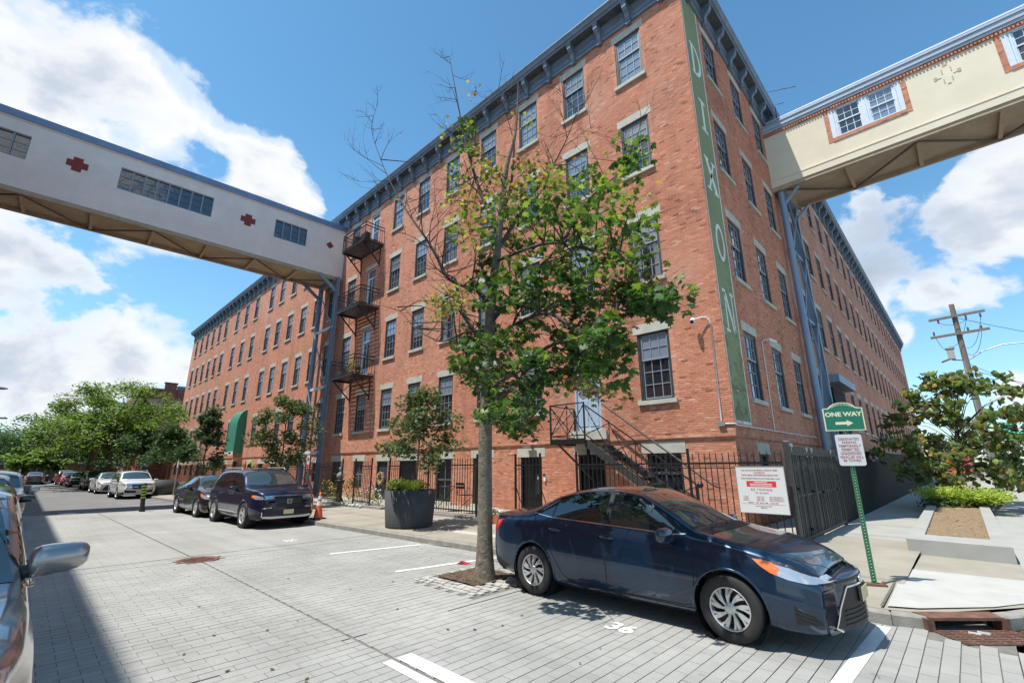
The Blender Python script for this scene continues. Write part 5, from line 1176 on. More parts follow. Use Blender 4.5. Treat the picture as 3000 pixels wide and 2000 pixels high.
TW = MW @ Matrix.Translation((0, -.0065, 0)) @ Matrix.Rotation(R_(90), 4, 'X')
for i, s in enumerate(['DESIGNATED', 'PARKING', 'TEMPORARILY', 'PERMITTED', 'UNASSIGNED', 'VEHICLES WILL', 'BE TOWED']):
    text(s, .05, 'ink_red', TW @ Matrix.Translation((0, (.155, .105, .055, .005, -.055, -.105, -.152)[i], 0)), 'lettering', sg, bold=.0006, sx=.86)
plate([(-.12, -.026), (.13, -.026), (.13, -.022), (-.12, -.022)], .0052, .0062, 'ink_red', 'rule', sg, MW)
# tow notice on the fence
tw = thing('towing_notice', 'large white tow away notice with a red band, fixed to the corner fence', 'sign', (-3.3, 11.12, 1.2))
MT = Matrix.Translation((-3.30, 11.10, 1.235)); plate(rrect(.49, .485, .01), 0, .008, 'sign_white', 'board', tw, MT)
q = MB(); 
for (a, c) in (((-.485, -.48), (.485, -.48)), ((.485, -.48), (.485, .48)), ((.485, .48), (-.485, .48)), ((-.485, .48), (-.485, -.48))): q.bar(MT @ Vector((a[0], -.010, a[1])), MT @ Vector((c[0], -.010, c[1])), .008, .012)
q.build('rim', 'galv', tw)
TT = MT @ Matrix.Translation((0, -.010, 0)) @ Matrix.Rotation(R_(90), 4, 'X')
def tl(s, y, size, mat='ink_red', x=0, bold=.0016, sx=1.0, sp=1.0, al='CENTER'): text(s, size*.92, mat, TT @ Matrix.Translation((x, y, 0)), 'lettering', tw, bold=bold*.4, sx=sx, space=sp, align=al)
tl('YOU ARE NOW ENTERING A PRIVATE STREET', .395, .048, sx=.80); tl('OWNED BY', .345, .046); tl('DIXON MILLS CONDOMINIUM ASSOCIATION', .295, .048, sx=.80)
tl('UNAUTHORIZED PARKING WILL BE TOWED 24HRS., 7 DAYS', .225, .038, 'ink_dark', sx=.82)
plate([(-.285, .055), (.30, .055), (.30, .175), (-.285, .175)], .0082, .0092, 'sign_red', 'red_band', tw, MT)
for i, s in enumerate(['From these premises by', 'and stored at the yard of', 'the towing company at']): pass
q = MB()
for i, w in enumerate((.13, .22, .22)): q.add([MT @ Vector((a, -.0098, .150-.034*i+b_)) for a, b_ in ((-w, -.008), (w, -.008), (w, .008), (-w, .008))], [(0, 1, 2, 3)])
q.build('white_line', 'sign_white', tw)
tl('EZ TOWING', -.005, .068, 'ink_red', bold=.002, sp=1.25); tl('201 653-8240', -.07, .042, 'ink_dark', sp=1.2)
for i in range(3):
    tl(('CLASS I', 'CLASS II', 'CLASS III')[i], -.15-.035*i, .034, x=-.33, bold=.001); tl(('$100 TOW', '$200 TOW', '$400 TOW')[i], -.15-.035*i, .034, x=-.04, bold=.001); tl(('$25 STORAGE DAY', '$50 STORAGE DAY', '$100 STORAGE DAY')[i], -.15-.035*i, .034, x=.27, bold=.001)
tl('MON - FRI 8:00 AM - 5:00 PM', -.27, .04, sp=1.25); q = MB(); q.add([MT @ Vector((a, -.0098, b_)) for a, b_ in ((-.42, -.298), (.42, -.298), (.42, -.294), (-.42, -.294))], [(0, 1, 2, 3)]); q.build('rule', 'ink_red', tw)
tl('Division of Consumer Affairs', -.335, .030, 'ink_dark', bold=.001); tl('PERMIT 38', -.37, .030, 'ink_dark', bold=.001)
# ============================================================ street furniture
cn = thing('traffic_cone', 'orange traffic cone with two pale collars on the kerb beside the blue car', 'traffic cone', (-15.9, 7.15, bz(-15.9, 7.2)))
MB().box(-.19, .19, -.19, .19, 0, .035).build('base', 'rubber', cn, False)
def conf(z): return .14-(.14-.028)*(z-.035)/.80
MB().lathe([(.15, .035), (.14, .06), (conf(.42), .42)], 24).lathe([(conf(.56), .56), (conf(.62), .62)], 24).lathe([(conf(.72), .72), (conf(.84), .84), (0, .845)], 24).build('body', 'cone_orange', cn, False)
MB().lathe([(conf(.42)+.002, .42), (conf(.56)+.002, .56)], 24).build('collar', 'reflective_white', cn, False); MB().lathe([(conf(.62)+.002, .62), (conf(.72)+.002, .72)], 24).build('collar', 'reflective_white', cn, False)
bl = thing('flexible_bollard', 'leaning black bollard with yellow green bands in the middle of the street', 'bollard', (-26.1, 3.95, gz(-26)))
bl.rotation_euler = (0, 0, 0); Ml = Matrix.Rotation(R_(8), 4, Vector((.69, .72, 0)))
q = MB(); q.lathe([(.11, 0), (.10, .1), (.085, .2), (.085, 1.15), (.05, 1.2), (0, 1.2)], 14); me = q.mesh('body', ['plastic_dark']); me.transform(Ml); mk('body', me, bl, False)
for k in range(5): me = MB().lathe([(.088, .58+k*.12), (.088, .62+k*.12)], 14).mesh('band', ['bollard_yellow']); me.transform(Ml); mk('band', me, bl, False)
def round_planter(name, label, c, r0, r1, h, plants):
    t = thing(name, label, 'planter', c); z0 = c[2]
    MB().lathe([(0, 0), (r0, 0), (r0*1.005, .03), (r1, h), (r1-.04, h), (r1-.06, h-.1), (0, h-.1)], 40).build('tub', 'planter_grey', t, False)
    MB().lathe([(r1-.05, h-.07), (0, h-.03)], 20).build('soil', 'soil', t, False)
    return t
pz = bz(-11.9, 8.0)
round_planter('street_planter', 'big round dark grey planter with a young tree, left of the maple', (-11.85, 8.0, pz), .66, .74, .98, None)
tag(foliage('bushy_plant', [((-12.2, 7.75, pz+1.10), (.32, .30, .24), 800, 'l'), ((-11.75, 8.2, pz+1.08), (.28, .28, .2), 420, 'l')], 'quad', .075, None, updir=1.0), 'round tuft of ferny light green foliage in the big grey planter', 'plant')
gp = MB()
for i in range(150):
    a = random.uniform(0, 6.28); r = random.uniform(0, .16); c = Vector((-11.45+r*math.cos(a), 7.75+r*math.sin(a), pz+.92)); d = Vector((math.cos(a)+random.uniform(-.5, .5), math.sin(a)+random.uniform(-.5, .5), 0))*random.uniform(.12, .32); h_ = random.uniform(.2, .36)
    p1 = c+d*.5+Vector((0, 0, h_)); p2 = c+d+Vector((0, 0, h_*.75)); s_ = Vector((-d.y, d.x, 0)).normalized()*.008; gp.add([c-s_, c+s_, p1+s_, p1-s_, p2], [(0, 1, 2, 3), (3, 2, 4)])
def tint(o, c):
    a = o.data.color_attributes.new('tint', 'FLOAT_COLOR', 'POINT'); n = len(o.data.vertices); cc_ = np.tile(np.array([*c, 1.0]), (n, 1)); a.data.foreach_set('color', cc_.astype(np.float32).ravel()); return o
tag(tint(gp.build('grass_plant', 'leaf'), (.30, .36, .07)), 'spiky yellow green grass plant at the right rim of the grey planter', 'plant')
for (x, w, lab) in ((-39.3, 1.7, 'long black street planter behind the white wagon'), (-31.6, 1.5, 'dark round street planter behind the black saloon')):
    y = ky(x)+.85; t = thing('street_planter', lab, 'planter', (x, y, bz(x, y))); MB().lathe([(0, 0), (.8, 0), (.85, .95), (.8, .95), (0, .88)], 28).build('tub', 'planter_grey', t, False)
for (x, lab) in ((-20.3, 'dark round street planter with a dusty leaved tree near the trestle'), (-48, 'dark planter further down the pavement, under a small tree'), (-56, 'farthest dark planter on the pavement')):
    y = ky(x)+.85; t = thing('street_planter', lab, 'planter', (x, y, bz(x, y))); MB().lathe([(0, 0), (.66, 0), (.74, .95), (.7, .95), (0, .88)], 28).build('tub', 'planter_grey', t, False)
fb = thing('flower_box', 'terracotta trough of small white flowers behind the maple trunk', 'planter', (-10.25, 9.9, bz(-10.2, 9.9)))
MB().add([], []) if False else None
q = MB(); q.box(-.33, .33, -.13, .13, 0, .22); q.build('trough', 'terracotta', fb, False)
q = MB()
for i in range(46): q.ball((random.uniform(-.33, .33), random.uniform(-.13, .13), random.uniform(.24, .40)), .024, 6, 4)
q.build('flower', 'flower_white', fb, False); foliage('foliage', [((-10.25, 9.9, bz(-10.2, 9.9)+.27), (.36, .17, .10), 200, 'g')], 'quad', .06, fb)
ns = thing('notice_post', 'thin post with a small white and red parking plate beside the cone', 'sign post', (-18.9, 7.9, bz(-18.9, 7.9)))
MB().tube([(0, 0, 0), (0, 0, 2.1)], .025, 8).build('post', 'wood_pole', ns, False); MB().box(-.12, .12, -.035, -.028, 1.6, 2.12).build('plate', 'sign_white', ns, False); MB().box(-.105, .105, -.04, -.036, 1.62, 1.76).build('red_stripe', 'sign_red', ns, False)
MB().box(-.07, .07, -.04, -.036, 1.9, 2.02).build('symbol', 'ink_red', ns, False)
ns = thing('notice_post', 'thin post with a narrow white plate beside the white wagon', 'sign post', (-37.4, 7.1, bz(-37.4, 7.1))); MB().tube([(0, 0, 0), (0, 0, 2.4)], .03, 8).build('post', 'galv', ns, False); MB().box(-.14, .14, -.035, -.028, 1.75, 2.35).build('plate', 'sign_white', ns, False)
# garden things behind the yard fence
ch = thing('folding_chair', 'black folding bistro chair behind the long fence', 'chair', (-12.9, 11.0, .3))
q = MB(); q.bar((-.2, -.15, 0), (.2, .2, .46), .02).bar((-.2, .2, 0), (.2, -.2, .46), .02).bar((-.2, -.2, .46), (-.2, -.28, .88), .02).bar((.2, -.2, .46), (.2, -.28, .88), .02); q.build('frame', 'iron', ch, False); MB().box(-.22, .22, -.2, .2, .45, .47).build('seat', 'iron', ch, False)
MB().box(-.22, .22, -.27, -.25, .68, .76).box(-.22, .22, -.285, -.265, .80, .88).build('backrest', 'iron', ch, False)
tb = thing('cafe_table', 'small round black cafe table behind the long fence', 'table', (-14.1, 11.1, .3)); MB().lathe([(0, .7), (.3, .7), (.3, .72), (0, .72)], 20).build('top', 'iron', tb, False); MB().bar((-.22, -.2, 0), (.22, .2, .7), .02).bar((-.22, .2, 0), (.22, -.2, .7), .02).build('leg', 'iron', tb, False)
wr_ = thing('door_wreath', 'dry straw wreath hanging on the dark basement door', 'wreath', (-22.07, 13.1, 1.15))
q = MB(); 
for i in range(220):
    a = random.uniform(0, 6.28); r = .26+random.gauss(0, .035); q.ball((r*math.cos(a), -.09+random.uniform(-.05, .05), r*math.sin(a)), (.035, .03, .03), 5, 4)
q.build('ring', 'straw', wr_, False)
su = thing('garden_statue', 'small pale stone bust on a pedestal behind the picket fence', 'statue', (-22.2, 10.9, .1))
MB().lathe([(.0, 0), (.22, 0), (.2, .1), (.14, .2), (.14, .8), (.22, .92), (.22, 1.0), (0, 1.0)], 16).build('pedestal', 'iron', su, False); MB().lathe([(0, 1.0), (.1, 1.0), (.17, 1.12), (.2, 1.25), (.1, 1.34), (.06, 1.4), (.09, 1.46), (.11, 1.54), (.08, 1.63), (0, 1.66)], 14).build('bust', 'stone_grey', su, False)
for i, (x, y, z, s_, pal, fl, lab) in enumerate(((-23.8, 10.9, .55, .42, 'g', 'flower_yellow', 'yellow flowering bush behind the fence near the trestle foot'), (-22.9, 11.2, .6, .35, 'dusty', 'flower_yellow', 'yellow flowering bush left of the stone bust'), (-21.2, 11.0, .9, .30, 'g', 'flower_orange', 'orange flowers in a tall pot right of the stone bust'), (-20.4, 10.6, .45, .35, 'l', None, 'light green plant at the fence opening'), (-19.3, 10.8, .4, .42, 'dusty', 'flower_white', 'white flowering bush behind the short fence'), (-18.5, 10.75, .35, .35, 'l', 'flower_white', 'low mixed plant by the end post of the short fence'), (-21.6, 10.35, .25, .3, 'l', None, 'low green plant on the stone kerb by the bust'))):
    t = thing('garden_bush', lab, 'plant', (x, y, .1), 0, 'garden plants in the fenced yard'); foliage('foliage', [((x, y, z+.05), (s_, s_, s_*1.1), int(420*s_), pal)], 'quad', .09, t)
    if fl:
        q = MB()
        for k in range(26): p = ellip((x, y, z+.12), (s_, s_, s_*1.1), 1, .6)[0]; q.ball(tuple(p), .032, 6, 4)
        q.build('flower', fl, t)
q = MB()
for i in range(16): q.ball((-23.6+i*.36+random.uniform(-.1, .1), 9.98+random.uniform(-.05, .06), bz(-21, 9.9)+.06), (random.uniform(.08, .15), .09, random.uniform(.06, .11)), 8, 6, 0, .12)
for i in range(0): pass
rocks = thing('rock_edging', 'row of rough stones along the foot of the yard fence', 'rocks', (-21, 10, 0)); q.build('rock', 'stone_grey', rocks)
# raised bed on the right with tree
rbd = thing('raised_bed', 'long low concrete bed of mulch on the corner pavement', 'planter', (-.4, 11.9, .14))
def wallq(P0, P1, th, inner, z0=.10, z1=.345):
    pass
q = MB(); OUT = [(-1.12, 11.85), (.27, 11.75), (.14, 33.0), (-1.5, 33.0)]; INN = [(-.90, 12.75), (.02, 12.72), (-.08, 32.8), (-1.28, 32.8)]
zt = .40; V = [(x, y, .1) for x, y in OUT]+[(x, y, zt) for x, y in OUT]+[(x, y, zt) for x, y in INN]+[(x, y, zt-.08) for x, y in INN]
F = []
for i in range(4):
    j = (i+1) % 4; F += [(i, j, 4+j, 4+i), (4+i, 4+j, 8+j, 8+i), (8+i, 8+j, 12+j, 12+i)]
q.add(V, F); q.build('wall', 'concrete', rbd)
rows = [[(INN[0][0]+(INN[1][0]-INN[0][0])*u+(-.3*u*0), 12.7+t*20.1, zt-.07+random.uniform(0, .05)) for u in [k/8 for k in range(9)]] for t in [k/60 for k in range(61)]]
for r_ in rows:
    t = (r_[0][1]-12.7)/20.1; a, c = -.90-.38*t, .02-.10*t
    for k in range(9): r_[k] = (a+(c-a)*k/8, r_[k][1], r_[k][2])
sheet('mulch', rows, 'mulch', rbd, True)
# ============================================================ vehicles
def cr(pts):
    """smooth interpolation through (x, v) points"""
    xs_ = [p[0] for p in pts]; vs_ = [p[1] for p in pts]
    n = len(xs_); m = [0]*n
    d = [(vs_[i+1]-vs_[i])/(xs_[i+1]-xs_[i]) for i in range(n-1)]
    for i in range(n):
        if i == 0: m[i] = d[0]
        elif i == n-1: m[i] = d[-1]
        else: m[i] = 0 if d[i-1]*d[i] <= 0 else 2*d[i-1]*d[i]/(d[i-1]+d[i])
    def f(x):
        if x <= xs_[0]: return vs_[0]
        if x >= xs_[-1]: return vs_[-1]
        i = 0
        while x > xs_[i+1]: i += 1
        h = xs_[i+1]-xs_[i]; t = (x-xs_[i])/h
        return (2*t**3-3*t**2+1)*vs_[i]+(t**3-2*t**2+t)*h*m[i]+(-2*t**3+3*t**2)*vs_[i+1]+(t**3-t**2)*h*m[i+1]
    return f
SEDAN = dict(L=4.65, W=.885, ax=(-1.325, 1.375), r=.318, bow=.19, xf=2.20, xr=-2.325,
    top=[(-2.325, .94), (-2.22, 1.045), (-1.72, 1.09), (-1.58, 1.12), (-1.05, 1.345), (-.5, 1.445), (-.1, 1.46), (.25, 1.435), (.62, 1.30), (1.10, 1.055), (1.22, 1.01), (1.7, .94), (2.0, .855), (2.14, .775), (2.20, .70)],
    rail=[(-2.325, .90), (-2.22, 1.01), (-1.72, 1.055), (-1.45, 1.12), (-1.0, 1.29), (-.5, 1.385), (-.1, 1.40), (.25, 1.365), (.62, 1.22), (1.05, 1.02), (1.22, .985), (1.7, .90), (2.0, .81), (2.14, .735), (2.20, .67)],
    belt=[(-2.325, .84), (-2.1, .955), (-1.2, .985), (0, .945), (1.05, .90), (1.5, .86), (2.0, .745), (2.20, .62)],
    yrail=[(-2.325, .60), (-1.8, .66), (-1.2, .585), (-.6, .555), (.2, .575), (1.0, .70), (1.25, .74), (1.8, .71), (2.20, .58)],
    hw=[(-2.325, .62), (-2.15, .80), (-1.85, .865), (-1.2, .885), (0, .875), (1.3, .885), (1.8, .865), (2.05, .815), (2.20, .70)],
    sill=[(-2.325, .34), (-2.1, .25), (-1.6, .20), (0, .185), (1.6, .20), (2.10, .19), (2.20, .20)], H=1.46)
SUV = dict(L=5.0, W=.99, ax=(-1.42, 1.47), r=.375, xf=2.45, xr=-2.5,
    top=[(-2.5, 1.05), (-2.42, 1.25), (-2.1, 1.66), (-1.8, 1.755), (-.9, 1.80), (.1, 1.78), (.5, 1.70), (1.15, 1.25), (1.3, 1.20), (1.9, 1.165), (2.25, 1.11), (2.40, .98), (2.45, .78)],
    rail=[(-2.5, 1.02), (-2.42, 1.2), (-2.1, 1.56), (-1.8, 1.66), (-.9, 1.71), (.1, 1.69), (.5, 1.60), (1.1, 1.22), (1.3, 1.17), (1.9, 1.13), (2.25, 1.06), (2.40, .94), (2.45, .76)],
    belt=[(-2.5, .98), (-2.2, 1.12), (-1.2, 1.10), (0, 1.07), (1.05, 1.06), (1.6, 1.05), (2.2, .98), (2.45, .70)],
    yrail=[(-2.5, .72), (-2, .74), (-1, .74), (.2, .74), (1.1, .86), (1.4, .88), (2.0, .85), (2.45, .70)],
    hw=[(-2.5, .80), (-2.35, .92), (-2.0, .975), (-1, .985), (0, .975), (1.4, .99), (1.9, .98), (2.25, .90), (2.45, .74)],
    sill=[(-2.5, .42), (-2.3, .32), (-1.6, .27), (0, .26), (1.6, .27), (2.2, .26), (2.45, .30)], H=1.80)
def build_body(S, ns, nj=(15, 8, 9)):
    f = {k: cr(S[k]) for k in ('top', 'rail', 'belt', 'yrail', 'hw', 'sill')}
    xs_ = list(np.linspace(S['xr'], S['xf'], ns))
    prof = cr([(0, .90), (.10, .955), (.28, .985), (.5, 1.0), (.72, .985), (.86, .975), (.95, .955), (1.0, .925)])
    rings = []
    for x in xs_:
        W = f['hw'](x); zs, zb, yr, zr, zt = f['sill'](x), f['belt'](x), f['yrail'](x), f['rail'](x), f['top'](x)
        zb = min(zb, zr-.015); yb = W*prof(1.0); yr = min(yr, yb-.02); g = max(0, min(1, (zr-zb)/.12))
        R = [(W*.70, zs+.0)]
        for j in range(nj[0]):
            t = j/(nj[0]-1); R.append((W*prof(t), zs+(zb-zs)*t))
        for j in range(1, nj[1]+1):
            t = j/nj[1]; bow = .035*math.sin(math.pi*t)*(g)+.25*(yb-yr)*math.sin(math.pi*t)*(1-g); R.append((yb+(yr-yb)*t+bow*(.6 if g > .5 else 1), zb+(zr-zb)*(t if g > .5 else math.sin(t*math.pi/2)**(1+g))))
        for j in range(1, nj[2]+1):
            t = j/nj[2]; y = yr*(1-t); R.append((y, zt-(zt-zr)*(y/yr)**2.3))
        rings.append((x, R))
    nr = len(rings[0][1]); V = []; F = []
    for x, R in rings:
        for s_ in (1, -1):
            for (y, z) in R: V.append([x, y*s_, z])
    base = lambda i, s_: (i*2+s_)*nr
    V = np.array(V); spx = (S['xf']-S['xr'])/(ns-1)
    # plan bow at the ends
    ends = [(S['xf'], 1), (S['xr'], -1)]
    Ra = S['r']+(.055 if S is not SUV else .065)
    for ax in S['ax']:
        cz = S['r']; 
        dx = V[:, 0]-ax; dz = V[:, 2]-cz; rr = np.hypot(dx, dz); side = np.abs(V[:, 1]) > .5
        m = side & (np.abs(rr-Ra) < spx*.75); k = Ra/np.maximum(rr, 1e-6); V[m, 0] = ax+dx[m]*k[m]; V[m, 2] = cz+dz[m]*k[m]
    for i in range(ns-1):
        for s_ in (0, 1):
            a, c = base(i, s_), base(i+1, s_)
            for j in range(nr-1):
                q_ = (a+j, c+j, c+j+1, a+j+1) if s_ == 0 else (a+j+1, c+j+1, c+j, a+j)
                cx_ = np.mean([V[k] for k in q_], axis=0)
                if any(math.hypot(cx_[0]-ax, cx_[2]-S['r']) < Ra-.004 and j < nj[0]+1 for ax in S['ax']): continue
                F.append(q_)
    V = [tuple(v) for v in V]
    # end caps, bowed
    for i, sg_ in ((0, -1), (ns-1, 1)):
        nc = 8; grid = []
        for j in range(nr):
            y, z = rings[i][1][j]; row = []
            for k in range(nc+1):
                if k == 0: row.append(base(i, 1)+j)
                elif k == nc: row.append(base(i, 0)+j)
                else:
                    t = -1+2*k/nc; V.append((rings[i][0]+sg_*(S.get('bow', .055) if sg_ > 0 else .055)*(1-abs(t)**1.8)*min(1, (j+1)/3), y*t, z)); row.append(len(V)-1)
            grid.append(row)
        for j in range(nr-1):
            for k in range(nc):
                q_ = (grid[j][k], grid[j][k+1], grid[j+1][k+1], grid[j+1][k]); F.append(q_ if sg_ > 0 else q_[::-1])
    return V, F, Ra
def bvh_of(V, F): return BVHTree.FromPolygons([Vector(v) for v in V], F)
def in_poly(P, x, y):
    c = False; n = len(P)
    for i in range(n):
        x0, y0 = P[i]; x1, y1 = P[(i+1) % n]
        if (y0 > y) != (y1 > y) and x < (x1-x0)*(y-y0)/(y1-y0)+x0: c = not c
    return c
def resample(P, s_):
    out = []
    for i in range(len(P)):
        a, b_ = P[i], P[(i+1) % len(P)]; n = max(1, int(math.hypot(b_[0]-a[0], b_[1]-a[1])/s_))
        for k in range(n): out.append((a[0]+(b_[0]-a[0])*k/n, a[1]+(b_[1]-a[1])*k/n))
    return out
def decal(bvh, poly, axis, sgn, off=.004, step=.06, thick=True):
    """wrap a flat outline on the body. axis 'y' : (x,z) seen from the side sgn, 'z': (x,y) from above, 'x': (y,z) from front/back sgn"""
    B = resample(poly, step); n = len(B); x0, x1 = min(p[0] for p in B), max(p[0] for p in B); y0, y1 = min(p[1] for p in B), max(p[1] for p in B)
    I = []; 
    for i in range(1, int((x1-x0)/step)+1):
        for j in range(1, int((y1-y0)/step)+1):
            p = (x0+i*step, y0+j*step)
            if in_poly(poly, *p) and min(math.hypot(p[0]-b_[0], p[1]-b_[1]) for b_ in B) > step*.45: I.append(p)
    pts = [Vector(p) for p in B+I]; r_ = mgeo.delaunay_2d_cdt(pts, [(i, (i+1) % n) for i in range(n)], [list(range(n))], 1, 1e-5)
    P3 = []; 
    for p in r_[0]:
        if axis == 'y': o, d = Vector((p.x, sgn*3, p.y)), Vector((0, -sgn, 0))
        elif axis == 'z': o, d = Vector((p.x, p.y, 4)), Vector((0, 0, -1))
        else: o, d = Vector((sgn*5, p.x, p.y)), Vector((-sgn, 0, 0))
        h, nn, _, _ = bvh.ray_cast(o, d)
        if h is None or (axis == 'y' and h.y*sgn < 0): h, nn, _, _ = bvh.find_nearest(o+d*(3-.8)) if axis == 'y' else bvh.find_nearest(o+d*2.6)
        if nn.dot(d) > 0: nn = -nn
        P3.append(h+nn*off)
    q = MB(); fs = []
    for f_ in r_[2]:
        if len(f_) < 3: continue
        a, b_, c = P3[f_[0]], P3[f_[1]], P3[f_[2]]; nn = (b_-a).cross(c-a); f_ = list(f_)
        if axis == 'y' and nn.y*sgn < 0: f_ = f_[::-1]
        elif axis == 'z' and nn.z < 0: f_ = f_[::-1]
        elif axis == 'x' and nn.x*sgn < 0: f_ = f_[::-1]
        fs.append(tuple(f_))
    q.add(P3, fs, 0, True); return q
def strip_on(bvh, path, axis, sgn, w, off=.003, step=.05, closed=False):
    q = MB(); pts = []
    for (a, b_) in zip(path, path[1:]+([path[0]] if closed else [])):
        n = max(1, int(math.hypot(b_[0]-a[0], b_[1]-a[1])/step)); pts += [(a[0]+(b_[0]-a[0])*k/n, a[1]+(b_[1]-a[1])*k/n) for k in range(n)]
    pts.append(path[0] if closed else path[-1]); L = []
    for p in pts:
        if axis == 'y': o, d = Vector((p[0], sgn*3, p[1])), Vector((0, -sgn, 0))
        elif axis == 'z': o, d = Vector((p[0], p[1], 4)), Vector((0, 0, -1))
        else: o, d = Vector((sgn*5, p[0], p[1])), Vector((-sgn, 0, 0))
        h, nn, _, _ = bvh.ray_cast(o, d)
        if h is None or (axis == 'y' and h.y*sgn < .2): continue
        if nn.dot(d) > 0: nn = -nn
        L.append((h, nn))
    if len(L) < 2: return q
    V = []
    for i, (h, nn) in enumerate(L):
        t = (L[min(i+1, len(L)-1)][0]-L[max(i-1, 0)][0]); t = t.normalized() if t.length > 1e-7 else Vector((1, 0, 0)); s_ = nn.cross(t).normalized()*w/2; V += [h+nn*off-s_, h+nn*off+s_]
    q.add(V, [(2*i, 2*i+1, 2*i+3, 2*i+2) for i in range(len(L)-1)]); 
    q.sm = [True]*len(q.sm); return q
def make_wheel(style, r, w_=.20, seg=40):
    """meshes centred on the axle, outer face towards +y"""
    t = MB(); hw = w_/2
    prof = [(r*.64, -hw+.01), (r*.70, -hw), (r*.93, -hw+.004), (r*.985, -hw+.022), (r, -hw+.045), (r, hw-.045), (r*.985, hw-.022), (r*.93, hw-.004), (r*.80, hw), (r*.70, hw-.002), (r*.645, hw-.016), (r*.64, hw-.05)]
    t.lathe([(a, h) for a, h in prof], seg, 'y')
    tread = MB()
    if seg > 30:
        for k in (-.055, -.02, .02, .055): t.lathe([(r+.001, k-.003), (r-.006, k), (r+.001, k+.003)], seg, 'y')
    rim = MB(); R0 = r*.645
    rim.lathe([(R0, hw-.010), (R0*.97, hw-.004), (R0*.93, hw-.014), (R0*.92, hw-.05), (R0*.90, -hw+.04)], seg, 'y')
    back = MB(); back.lathe([(R0*.90, hw-.075), (.0, hw-.075)], seg, 'y')
    if style == 'cover':
        n = 9
        for i in range(n):
            a0 = 2*math.pi*i/n
            for (da, r0_, r1_, w0, w1) in ((0, .05, R0*.95, .020, .036), (.27, R0*.42, R0*.95, .014, .028)):
                P = []
                for s_, rr_, ww in ((0, r0_, w0), (.45, (r0_+r1_)/2, (w0+w1)/2), (1, r1_, w1)):
                    a = a0+da*(rr_/R0)+.22*(rr_/R0)**1.5; c_, s2 = math.cos(a), math.sin(a); yy = hw-.012-.016*(rr_/R0-.55)**2*4
                    for k in (-1, 1): P.append((rr_*c_-k*ww*s2*.5, yy, rr_*s2+k*ww*c_*.5))
                    for k in (-1, 1): P.append((rr_*c_-k*ww*s2*.6, yy-.028, rr_*s2+k*ww*c_*.6))
                for b_ in (0, 4): rim.add([P[b_+k] for k in range(8)], [(0, 1, 5, 4), (1, 3, 7, 5), (2, 0, 4, 6)], 0, False)
        rim.lathe([(.058, hw-.030), (.055, hw-.010), (.03, hw-.004), (0, hw-.003)], 20, 'y')
        for i in range(5): a = 2*math.pi*i/5; rim.lathe([(.008, hw-.006), (.008, hw-.001), (0, hw-.001)], 8, 'y', (.042*math.cos(a), 0, .042*math.sin(a)))
    else:
        n = 5 if style == 'five' else 10
        for i in range(n):
            a0 = 2*math.pi*i/n
            for da in ((-.13, .13) if n == 5 else (0,)):
                P = []
                for rr_, ww in ((.045, .03), (R0*.55, .022), (R0*.95, .030 if n == 10 else .036)):
                    a = a0+da*(rr_/R0)**.7*(1.4); c_, s2 = math.cos(a), math.sin(a); yy = hw-.016-.02*(1-rr_/R0)
                    for k in (-1, 1): P.append((rr_*c_-k*ww*s2*.5, yy, rr_*s2+k*ww*c_*.5))
                    for k in (-1, 1): P.append((rr_*c_-k*ww*s2*.6, yy-.035, rr_*s2+k*ww*c_*.6))
                for b_ in (0, 4): rim.add([P[b_+k] for k in range(8)], [(0, 1, 5, 4), (1, 3, 7, 5), (2, 0, 4, 6)], 0, False)
        rim.lathe([(.06, hw-.05), (.055, hw-.03), (0, hw-.026)], 16, 'y')
    return t.mesh('tyre', ['rubber']), rim.mesh('rim', ['wheel_silver']), back.mesh('brake_disc', ['car_black'])
WH = {}
def add_wheels(root, S, style, seg=36, track=None):
    key = (style, S['r'], seg)
    if key not in WH: WH[key] = make_wheel(style, S['r'], .205 if S is not SUV else .235, seg)
    ty, ri, bk = WH[key]; hub = MB().lathe([(S['r']*.3, -.09), (S['r']*.3, .0)], 10, 'y').mesh('wheel', ['car_black']); yt = S['W']-.115 if track is None else track
    for ax in S['ax']:
        for s_ in (1, -1):
            w = mk('wheel', hub, root, False); w.location = (ax, s_*yt, S['r']); w.rotation_euler = (0, random.uniform(0, 6), 0 if s_ > 0 else math.pi)
            for nm, me in (('tyre', ty), ('rim', ri), ('brake_disc', bk)): mk(nm, me, w, False)
def mirror_mesh(kind='std'):
    q = MB(); n = 12
    # rounded shell: front bulges forward, flat glass back; local origin at the door, +y outwards
    V = []; m = 9; sx, sy, sz = .095, .132, .094
    for i in range(m+1):
        ph = -math.pi/2+math.pi*i/m
        for k in range(n):
            a = 2*math.pi*k/n; se = lambda v, e: math.copysign(abs(v)**e, v)
            x = se(math.cos(ph), .55)*se(math.cos(a), .75)*sx; y = se(math.sin(ph), .60)*sy; z = se(math.cos(ph), .5)*se(math.sin(a), .62)*sz
            if x < 0: x *= .45
            tap = 1-.22*(y/sy+1)/2; V.append((x*tap, y+.17, z*tap+.03*(y/sy)*.3))
    F = [(i*n+k, i*n+(k+1) % n, (i+1)*n+(k+1) % n, (i+1)*n+k) for i in range(m) for k in range(n)]; q.add(V, [f[::-1] for f in F], 0, True)
    b = MB(); b.tube([(.0, -.02, -.06), (.01, .06, -.055), (.012, .12, -.05)], [.045, .035, .03], 8); 
    g = MB(); g.box(-.042, -.034, .07, .27, -.055, .055)
    return q, b, g
